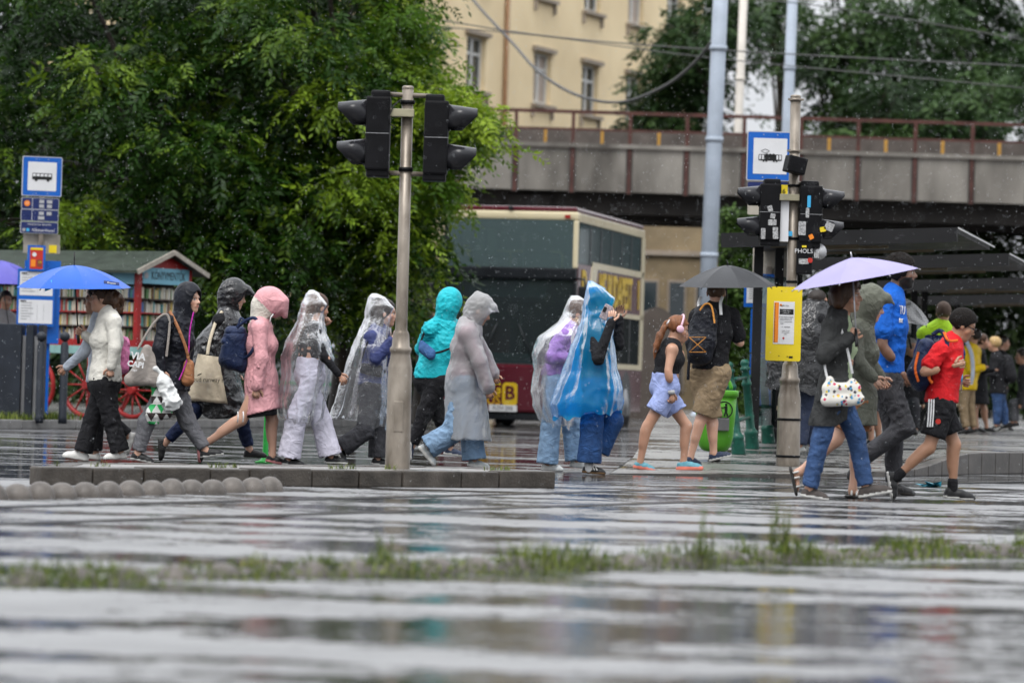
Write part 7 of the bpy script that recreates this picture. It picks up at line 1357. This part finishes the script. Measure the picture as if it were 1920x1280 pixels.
M_oc = cloth('orange_cord', (.50, .22, .05)); strap(t_, 'haul_loop', [qa(1312, 582, -.1), qa(1322, 570, -.1), qa(1334, 574, -.1), qa(1340, 606, -.12)], .018, M_oc)
for a_, b_ in (((1292, 632), (1324, 660)), ((1324, 632), (1292, 660)), ((1292, 632), (1324, 632)), ((1292, 660), (1324, 660))): MB().tube([Vector(qa(*a_, -.175)), Vector(qa((a_[0]+b_[0])/2, (a_[1]+b_[1])/2, -.185)), Vector(qa(*b_, -.175))], .004, 6).build('cord', M_oc, t_)
for x in (1311, 1352): strap(t_, 'strap', [qa(x, 590, -.02), qa(x-1, 568, .05), qa(x+3, 556, .12)], .03, C_wht)
strap(t_, 'strap', [qa(1294, 660, -.02), qa(1291, 690, -.02), qa(1290, 712, 0)], .03, C_rainblk)
umbrella('black folding umbrella held over the man with the backpack', P(1364, 497, Y+.05), (-.03, -.06, 1), .50, .21, mat('charcoal_umbrella_cloth', (.03, .031, .034), .45, .2, 4, .15, 40), Vector(p.J['handf'])+Vector((0, .05, .02)), M_ink, spin=.2, handle=M_ink, flat_=.8, strap=math.pi)
# --- 13 woman with lavender umbrella
Y = gy(1530, 938); p = Person('woman in charcoal cardigan and jeans holding the lavender umbrella', Y, -18, dict(head=(1589, 545), neck=(1575, 582), pelvis=(1570, 728), sn=(1560, 600), en=(1545, 658), wn=(1592, 624), sf=(1572, 600), ef=(1580, 662), wf=(1592, 670, .02), kn=(1540, 810), an=(1517, 908), tn=(1554, 930), kf=(1605, 806), af=(1624, 904), tf=(1674, 914)), skin=SK_m, female=True, hair=(.05, .03, .02), hands=(1.2, 1.0), hand_dir={'n': (.5, 0, .6)}, fat=.95)
p.body(); p.top(C_mint, 'top', ex=.01, sleeve=.3, hem=.06, wr=.004, collar=False); p.pants(C_jean, r=(.1, .072, .062), t=1.95, wr=.007, k=42); p.shoes(S_brn, S_sole, sole=.024)
F = Field(np.array(P(1505, 800, Y-.4)), np.array(P(1630, 560, Y+.4)), .0125); p.torso(F, .02); b = p.J['pelvis']; F.cone(b+p.up*.05, b-p.up*.24-p.f*.06, .135, .15, .05, p.l, 1.35); p.arm(F, 'n', (.07, .06, .05), 1.97); p.arm(F, 'f', (.07, .06, .05), 1.97); F.cone(p.J['neck']-p.up*.02-p.f*.02, p.J['neck']-p.f*.03+p.up*.02, .07, .065, .03)
F.ell(p.chest+p.f*.16-p.up*.12, (p.f, p.l, p.up), (.15, .10, .5), .02, 'sub'); F.cut(b-p.up*.24, (.6, 0, -1)); p.part('cardigan', F, C_char, .006, 40)
p.hair_(H_brown, 'bob', ex=.022, extra=[(-.06, -.05, .0, -.05, -.07, -.06, .06, .05), (-.06, .05, .0, -.05, .07, -.06, .06, .05), (-.09, 0, .0, -.09, 0, -.06, .06, .05)], wr=.006)
t_ = thing('shoulder_bag', P(1577, 770, Y-.22), 'white shoulder bag with coloured dots on the umbrella woman', 'bag'); qa = lambda x, y, d=0: V3(P(x, y, Y-.24+d))
def dot_mi(c):
    out = np.zeros(len(c), int); rs = np.random.default_rng(3)
    for k in range(70):
        q = np.array([rs.uniform(c[:, 0].min(), c[:, 0].max()), 0, rs.uniform(c[:, 2].min(), c[:, 2].max())]); m_ = ((c[:, 0]-q[0])**2+(c[:, 2]-q[2])**2) < rs.uniform(.006, .012)**2; out[m_] = 1+k % 4
    return out
blob('bag_body', [('c', qa(1552, 728), qa(1604, 728), .045, .045, .03, (0, 1, 0), .9), ('c', qa(1551, 750), qa(1608, 748), .05, .05, .04, (0, 1, 0), 1.0), ('c', qa(1556, 712), qa(1556, 740), .03, .04, .03), ('c', qa(1598, 716), qa(1600, 740), .03, .04, .03)], [mat('white_bag_cloth', (.62, .60, .55), .7, .06), mat('dot_red', (.5, .04, .1), .6, 0), mat('dot_yellow', (.6, .45, .05), .6, 0), mat('dot_blue', (.05, .25, .45), .6, 0), mat('dot_dark', (.05, .04, .05), .6, 0)], res=.006, wr=.004, k=30, parent=t_, mi=dot_mi)
strap(t_, 'strap', [qa(1552, 712), qa(1547, 690, .02), qa(1545, 664, .05)], .018, C_wht); strap(t_, 'strap', [qa(1598, 700, .05), qa(1590, 660, .02), qa(1578, 620, .06), qa(1568, 584, .14)], .02, C_wht)
ap = P(1597, 483, Y-.05); umbrella('lavender umbrella tilted over the woman in the charcoal cardigan', ap, (-.21, -.04, 1), .50, .165, mat('lavender_umbrella_cloth', (.29, .265, .45), .6, .06, 4, .1, 40), Vector(p.J['handn'])+Vector((0, -.02, -.03)), mat('umbrella_steel', (.4, .4, .42), .3, .1, metal=.6), spin=.45, handle=M_ink, flat_=.55)
# --- 14 olive hooded woman behind her
p = Person('woman in olive hooded coat and white sandals behind the lavender umbrella', Y+.75, 0, dict(head=(1632, 556), neck=(1616, 590), pelvis=(1608, 722), sn=(1600, 608), en=(1608, 660), wn=(1636, 690), sf=(1612, 608), ef=(1630, 660), wf=(1650, 690), kn=(1568, 808), an=(1500, 868), tn=(1494, 912), kf=(1612, 812), af=(1599, 900), tf=(1630, 916)), skin=SK_l, pitch=14, female=True)
p.body(); p.top(C_olive, 'coat', ex=.02, hem=.24, sl=(.066, .057, .048), wr=.006, flare=.03); p.hood_(C_olive, size=(.14, .12, .148), brim=.05, open_=(.125, 0, -.03), wr=.005); p.pants(C_tan, 'shorts', r=(.11, .1, .1), t=.75)
for q in 'nf':
    f_ = p.feet[q]; sc = f_['sc']; hl = lambda x, y, z: f_['heel']+f_['fw']*x*sc+f_['lat']*y*sc+f_['up']*z*sc
    so = blob('sandal', [('c', hl(.03, 0, .0), hl(.12, 0, .0), .036, .036, .02, f_['lat'], 1.0), ('c', hl(.12, 0, .0), hl(.22, 0, .0), .036, .038, .02, f_['lat'], 1.1)], S_dsole, parent=p.o, cuts=((hl(0, 0, .014), f_['up']), (hl(0, 0, -.012), -f_['up'])))
    for (x, z, r_) in ((.18, .03, .046), (.10, .05, .046), (.05, .075, .044)): MB().tube([Vector(hl(x, r_*math.cos(a), z*math.sin(a)+.012)) for a in np.linspace(0, math.pi, 12)], .009, 6).build('sandal_strap', S_white, so)
# --- 15 tall man in blue shirt
Y = gy(1690, 930)-.1; p = Person('tall man in royal blue T-shirt and charcoal trousers', Y, 0, dict(head=(1690, 502), neck=(1675, 540), pelvis=(1661, 690), sn=(1653, 564), en=(1655, 640), wn=(1694, 692), sf=(1670, 562), ef=(1668, 640), wf=(1680, 690), kn=(1696, 792), an=(1615, 852), tn=(1592, 892), kf=(1676, 800), af=(1676, 900), tf=(1716, 922)), skin=SK_d, hair=(.008, .006, .005), ht=1.1, beard=True, hands=(.8, .6))
p.body(); p.top(C_blue, 'T_shirt', ex=.016, sleeve=.62, sl=(.076, .078, .05), hem=.0, wr=.006, k=38); p.pants(C_dgrey, r=(.1, .074, .06), t=1.95, wr=.006, k=42); p.hair_(H_black, 'short', ex=.026, wr=.005, k=110); p.shoes(S_black, S_dsole)
tm = plane_M(P(1692, 582, Y-.17), (.45, .9, -.02), (0, 0, 1)); text('TU', .10, tm, 'print', C_wht, p.o, .002); text('BUDA', .05, tm @ Matrix.Translation((0, -.085, 0)), 'print', C_wht, p.o, .002)
# --- 16 boy in red
Y = gy(1795, 941); p = Person('boy in red jersey and black striped shorts with orange-strapped backpack', Y, 0, dict(head=(1806, 602), neck=(1786, 632), pelvis=(1765, 742), sn=(1763, 650), en=(1733, 690), wn=(1788, 678), sf=(1772, 650), ef=(1775, 700), wf=(1797, 708), kn=(1742, 832), an=(1679, 888), tn=(1671, 930), kf=(1790, 826), af=(1786, 910), tf=(1829, 932)), skin=SK_t, hair=(.012, .009, .007), ht=.95, pitch=26, hands=(1.0, 1.1), hand_dir={'f': (1, 0, -.1)}, fat=.93)
p.body(); p.top(C_red, 'jersey', ex=.022, sleeve=.62, sl=(.068, .072, .05), hem=.02, wr=.006); p.pants(C_black, 'shorts', r=(.115, .108, .1), t=.72, wr=.005); p.shoes(S_black, S_sole, sole=.018, high=.012); p.hair_(H_black, 'short', ex=.020, wr=.007, k=170, res=.006)
for q in 'nf': blob('sock', [('c', p.J['a'+q]+(p.J['k'+q]-p.J['a'+q])*.18, p.J['a'+q], .042, .042)], C_black, parent=p.o)
for k in range(3):
    x = 1738+k*4.5; strap(p.o, 'shorts_stripe', [P(x+4, 748, Y-.205), P(x+3, 775, Y-.215), P(x+1, 800, Y-.215)], .011, C_wht)
MB().lathe(P(1759, 790, Y-.2), [(.022, 0), (.02, .004)], 12, ax=(0, -1, 0)).build('crest', M_red, p.o)
for e in (-1, 1):
    MB().tube([Vector(p.hp(.108, e*.034, .0))+Vector(p.hl)*.024*math.cos(a)+Vector(p.hu)*.019*math.sin(a) for a in np.linspace(0, 6.283, 15)], .0035, 6).build('glasses_rim', M_ink, p.o); p.tube('glasses_arm', [p.hp(.105, e*.058, .004), p.hp(.0, e*.088, .008)], .0035, M_ink, 6)
t_ = thing('backpack', P(1728, 710, Y), 'navy backpack with bright orange straps on the boy', 'backpack'); M_os = cloth('orange_strap', (.80, .16, .03)); qa = lambda x, y, d=0: V3(P(x, y, Y+d))
blob('bag_body', [('c', qa(1737, 650), qa(1724, 700), .07, .09, .05, (0, 1, 0), 1.5), ('c', qa(1724, 700), qa(1726, 716), .09, .07, .04, (0, 1, 0), 1.5)], C_navyb, wr=.005, k=36, parent=t_); strap(t_, 'piping', [qa(1722, 660, -.13), qa(1716, 690, -.14), qa(1722, 715, -.14)], .02, M_os)
strap(t_, 'strap', [qa(1748, 628, -.13), qa(1764, 620, -.16), qa(1776, 642, -.2), qa(1766, 668, -.21), qa(1748, 690, -.2), qa(1738, 712, -.17)], .034, C_navyb); strap(t_, 'strap_trim', [qa(1770, 622, -.17), qa(1778, 638, -.205), qa(1796, 638, -.12)], .02, M_os); strap(t_, 'strap_end', [qa(1746, 694, -.215), qa(1742, 708, -.22), qa(1748, 718, -.2)], .022, M_os)
bt = thing('water_bottle', P(1797, 722, Y), 'clear water bottle with blue label held by the boy', 'bottle'); c = P(1797, 708, Y-.02); MB().lathe(c, [(.03, -.10), (.033, -.09), (.033, .05), (.03, .07), (.014, .1), (.014, .12)], 16).build('bottle', film_mat('bottle_plastic', (.7, .75, .8), .2, .1), bt); MB().lathe(c, [(.0345, -.03), (.0345, .04)], 16).build('label', M_lblue, bt); MB().lathe(c, [(.016, .115), (.016, .135)], 12).build('cap', M_white, bt)
# ------------------------------------------------------------------ people on the platform and at the edges (further away)
def extra(label, Y, face, J, gz, top, bottom, hair, skin=SK_m, shoes=(S_black, S_dsole), hs='short', hood=None, ht=1.0, **k):
    p = Person(label, Y, face, J, ht=ht, skin=skin, res=.018, far=True, ground=gz, **k); p.body()
    if top: p.top(top[0], top[1], **top[2])
    if bottom: p.pants(bottom[0], bottom[1], **bottom[2])
    p.shoes(*shoes)
    if hair: p.hair_(hair, hs, res=.014)
    if hood: p.hood_(hood, res=.014)
    return p
Yv = 47.0; zv = plat_z(5.3, Yv)
p = extra('man in yellow hi-vis vest standing with his back turned behind the boy', Yv, 80, dict(head=(1769, 592), neck=(1764, 617), pelvis=(1756, 712), sn=(1734, 632), en=(1722, 668), wn=(1728, 700), sf=(1790, 630), ef=(1800, 668), kn=(1748, 770), an=(1746, 812), tn=(1742, 822), kf=(1766, 770), af=(1768, 812), tf=(1772, 822)), zv, (cloth('dark_blue_shirt', (.015, .04, .16)), 'shirt', dict(sleeve=1.2, ex=.016)), (C_black, 'trousers', {}), mat('cropped_grey_hair', (.09, .06, .045), .7, .2), fat=1.2, ht=1.06)
F = Field(p.J['pelvis']-.5, p.J['neck']+.3, .016); p.torso(F, .034); F.cut(p.J['pelvis']-p.up*.02, (0, 0, -1)); zband = p.J['pelvis'][2]+.14
pan = panel
p.part('vest', F, [C_hiviz, M_navy, cloth('red_band', (.6, .05, .03))], 0, mi=lambda c: np.where((np.abs((c-p.chest)@p.l) < .16) & (np.abs(c[:, 2]-p.chest[2]-.05) < .10), 1, np.where(np.abs(c[:, 2]-zband) < .03, 2, 0)))
text('GÁZ', .055, plane_M(p.chest-p.f*.19+p.up*.09, (1, 0, 0), (0, 0, 1)), 'lettering', C_wht, p.o, .001); text('SZERELÉS', .05, plane_M(p.chest-p.f*.19+p.up*.02, (1, 0, 0), (0, 0, 1)), 'lettering', C_wht, p.o, .001)
Ys = 52.0; zs_ = plat_z(5.2, Ys)
p = extra('grey-haired man in dark jacket sitting behind the tall man', Ys, -60, dict(head=(1708, 652), neck=(1704, 676), pelvis=(1700, 746), kn=(1694, 764, -.4), an=(1696, 806, -.42), tn=(1692, 812, -.6), kf=(1716, 764, -.4), af=(1716, 806, -.42), tf=(1714, 812, -.6)), zs_, (C_black, 'jacket', dict(ex=.02)), (C_dgrey, 'trousers', {}), mat('grey_hair', (.25, .24, .23), .6, .2), fit=False)
um = umbrella('small black and white checked umbrella behind the tall man', P(1690, 556, 45), (.28, -.25, 1), .42, .20, None, P(1706, 640, 45.3), M_ink, spin=.2, handle=M_ink)
ck = bpy.data.materials.new('checked_umbrella_cloth'); ck.use_nodes = True; _c = ck.node_tree.nodes.new('ShaderNodeTexChecker'); _c.inputs['Scale'].default_value = 55; _c.inputs[1].default_value = (.6, .6, .6, 1); _c.inputs[2].default_value = (.03, .03, .03, 1); _x = ck.node_tree.nodes.new('ShaderNodeTexCoord'); ck.node_tree.links.new(_x.outputs['Object'], _c.inputs[0]); ck.node_tree.links.new(_c.outputs[0], ck.node_tree.nodes['Principled BSDF'].inputs['Base Color'])
for ch in um.children:
    if ch.name.startswith('canopy'): ch.data.materials.clear(); ch.data.materials.append(ck)
p = extra('person in denim shorts standing between the olive coat and the tall man', 44.5, 10, dict(head=(1652, 590), neck=(1646, 612), pelvis=(1640, 708), kn=(1632, 770), an=(1634, 820), tn=(1652, 830), kf=(1646, 770), af=(1648, 820), tf=(1668, 830)), plat_z(4.1, 44.5), (C_olive, 'shirt', dict(sleeve=.6)), (C_jean, 'shorts', dict(r=(.11, .1, .1), t=.85)), H_dark)
# person in black plastic cape behind the yellow notice
Yc = 41.5; zc_ = plat_z(3, Yc); p = extra('person wrapped in a black plastic cape behind the yellow notice', Yc, 15, dict(head=(1535, 556), neck=(1527, 580), pelvis=(1512, 702), en=(1520, 640, -.1), wn=(1522, 690, -.1), ef=(1520, 640, .1), wf=(1522, 690, .1), kn=(1508, 772), an=(1500, 826), tn=(1482, 838), kf=(1522, 772), af=(1522, 826), tf=(1545, 838)), zc_, (C_black, 'shirt', {}), (cloth('navy_trousers', (.035, .045, .08)), 'trousers', dict(r=(.11, .08, .075))), H_dark, shoes=(S_gwht, S_sole))
drape('cape', Yc, [(548, 1515, 1540, .06), (556, 1500, 1552, .14), (585, 1478, 1560, .2), (620, 1456, 1562, .26), (655, 1444, 1564, .28), (690, 1440, 1562, .3), ((716, 730), 1442, 1556, .3)], C_gloss, p.o, p.dz, pleat=.03, crinkle=.014, seed=5.2, n=90, rows=40)
# group on the platform at the right
Yg = 66.0; zg = plat_z(8, Yg)
p = extra('person in bright yellow rain jacket waiting at the tram stop', 60.0, 150, dict(head=(1826, 628), neck=(1822, 648), pelvis=(1812, 716), sn=(1812, 655), en=(1822, 690), wn=(1842, 686), sf=(1830, 656), kn=(1806, 762), an=(1812, 800), tn=(1800, 808), kf=(1820, 762), af=(1826, 800), tf=(1814, 808)), plat_z(7.2, 60), (C_yel, 'rain_jacket', dict(ex=.03, hem=.1, sl=(.08, .07, .06))), (C_khaki, 'trousers', {}), H_dark)
t_ = thing('backpack', P(1838, 700, 59.6), 'blue and white backpack strap over the yellow rain jacket', 'backpack'); strap(t_, 'strap', [P(1812, 640, 59.75), P(1822, 665, 59.72), P(1824, 700, 59.72), P(1820, 720, 59.75)], .06, cloth('pale_blue_strap', (.45, .5, .6))); blob('bag_body', [('c', V3(P(1800, 664, 60.1)), V3(P(1798, 700, 60.1)), .1, .12, .03, (0, 1, 0), 1.3)], C_navyb, res=.014, parent=t_)
extra('woman with brown curls and black dress checking her phone at the tram stop', 64.0, 0, dict(head=(1842, 636), neck=(1838, 656), pelvis=(1835, 722), en=(1846, 690), wn=(1862, 690), kn=(1828, 766), an=(1832, 798), tn=(1846, 806), kf=(1846, 766), af=(1850, 798), tf=(1866, 806)), plat_z(7.8, 64), (C_black, 'dress', dict(hem=.28, flare=.06, ex=.02)), None, H_brown, hs='bob')
p = extra('blond woman in black jacket and jeans with a backpack at the tram stop', Yg, 165, dict(head=(1864, 643), neck=(1868, 664), pelvis=(1872, 730), sn=(1872, 672), en=(1862, 700), wn=(1846, 700), kn=(1870, 768), an=(1868, 796), tn=(1858, 804), kf=(1882, 768), af=(1886, 796), tf=(1876, 804)), zg, (C_black, 'jacket', dict(ex=.03, hem=.06)), (C_jean, 'trousers', {}), H_blond, hs='bob', shoes=(S_black, S_sole))
t_ = thing('backpack', P(1892, 720, Yg), 'black backpack on the blond woman at the tram stop', 'backpack'); blob('bag_body', [('c', V3(P(1888, 676, Yg)), V3(P(1892, 704, Yg)), .11, .14, .03, (0, 1, 0), 1.3)], C_black, res=.014, parent=t_); strap(t_, 'strap', [P(1884, 668, Yg-.2), P(1872, 668, Yg-.22), P(1874, 690, Yg-.22)], .04, C_black)
extra('dark-haired person standing behind the blond woman', 68.5, 0, dict(head=(1882, 640), neck=(1878, 660), pelvis=(1876, 728), kn=(1874, 766), an=(1872, 794), tn=(1884, 802), kf=(1884, 766), af=(1886, 794), tf=(1896, 802)), plat_z(8.6, 68.5), (C_black, 'jacket', dict(ex=.02)), (C_black, 'trousers', {}), H_dark)
extra('person in dark clothes sitting at the right edge of the picture', 62, 180, dict(head=(1916, 668), neck=(1920, 690), pelvis=(1928, 748), kn=(1900, 756), an=(1898, 792), tn=(1886, 800), kf=(1904, 756), af=(1904, 792), tf=(1892, 800)), plat_z(8.2, 62), (C_dgrey, 'jacket', dict(ex=.02)), (C_greyt, 'trousers', {}), H_dark, fit=False)
# man under the purple umbrella at the left edge
Yl = 54.6; p = extra('man in grey shirt under the violet umbrella behind the dark cabinet', Yl, -70, dict(head=(11, 548), neck=(9, 574), pelvis=(6, 668), sn=(-12, 586), en=(-14, 622), wn=(4, 612, -.3), sf=(28, 586), ef=(34, 622), wf=(22, 612, -.3), kn=(0, 715), an=(0, 755), tn=(-4, 762, -.2), kf=(14, 715), af=(14, 755), tf=(12, 762, -.2)), .115, (cloth('grey_shirt', (.22, .21, .21)), 'shirt', dict(sleeve=.6, ex=.02)), (C_black, 'trousers', {}), H_dark, fat=1.2, ht=1.1, skin=SK_t)
umbrella('violet umbrella at the left edge of the picture', P(-2, 488, Yl-.1), (.05, -.1, 1), .62, .28, mat('violet_umbrella_cloth', (.10, .09, .40), .4, .1, 4), Vector(p.J['handf']), M_ink, spin=.1, handle=M_ink)
# ------------------------------------------------------------------ falling rain
n = 21000; Yr = 9+75*rng.random(n)**.8; u = rng.uniform(-1010, 1010, n); v = rng.uniform(-700, 760, n)
X = u/FPX*Yr; Z = HCAM+v/FPX*Yr+.0; ok = (Z > .02); X, Yr, Z = X[ok], Yr[ok], Z[ok]; n = len(X)
r = rng.uniform(.0010, .0022, n)*(.45+Yr/55); ln = r*rng.uniform(1.8, 4.0, n); C = np.stack([X, Yr, Z], 1); tl = np.array([.06, 0, 1.]); tl /= np.linalg.norm(tl)
ex = np.array([1., 0, 0]); ey = np.array([0, 1., 0])
V = np.stack([C+tl*ln[:, None], C+ex*r[:, None], C+(-.5*ex+.87*ey)*r[:, None], C+(-.5*ex-.87*ey)*r[:, None], C-tl*ln[:, None]], 1).reshape(-1, 3); k = np.arange(n)*5
T = np.concatenate([np.stack([k+a, k+b, k+c], 1) for a, b, c in ((0, 1, 2), (0, 2, 3), (0, 3, 1), (4, 2, 1), (4, 3, 2), (4, 1, 3))])
M_rain = mat('rain_water', (.75, .78, .80), .1, 0); _b = M_rain.node_tree.nodes['Principled BSDF']; _b.inputs['IOR'].default_value = 1.33
_tl = M_rain.node_tree.nodes.new('ShaderNodeBsdfTranslucent'); _tl.inputs[0].default_value = (.85, .87, .9, 1); _m = M_rain.node_tree.nodes.new('ShaderNodeMixShader'); _m.inputs[0].default_value = .45
M_rain.node_tree.links.new(_b.outputs[0], _m.inputs[1]); M_rain.node_tree.links.new(_tl.outputs[0], _m.inputs[2]); M_rain.node_tree.links.new(_m.outputs[0], M_rain.node_tree.nodes['Material Output'].inputs['Surface'])
tag(link('rain', np_mesh('rain', V, None, T, mats=[M_rain])), 'falling raindrops filling the air', 'rain', kind='stuff')
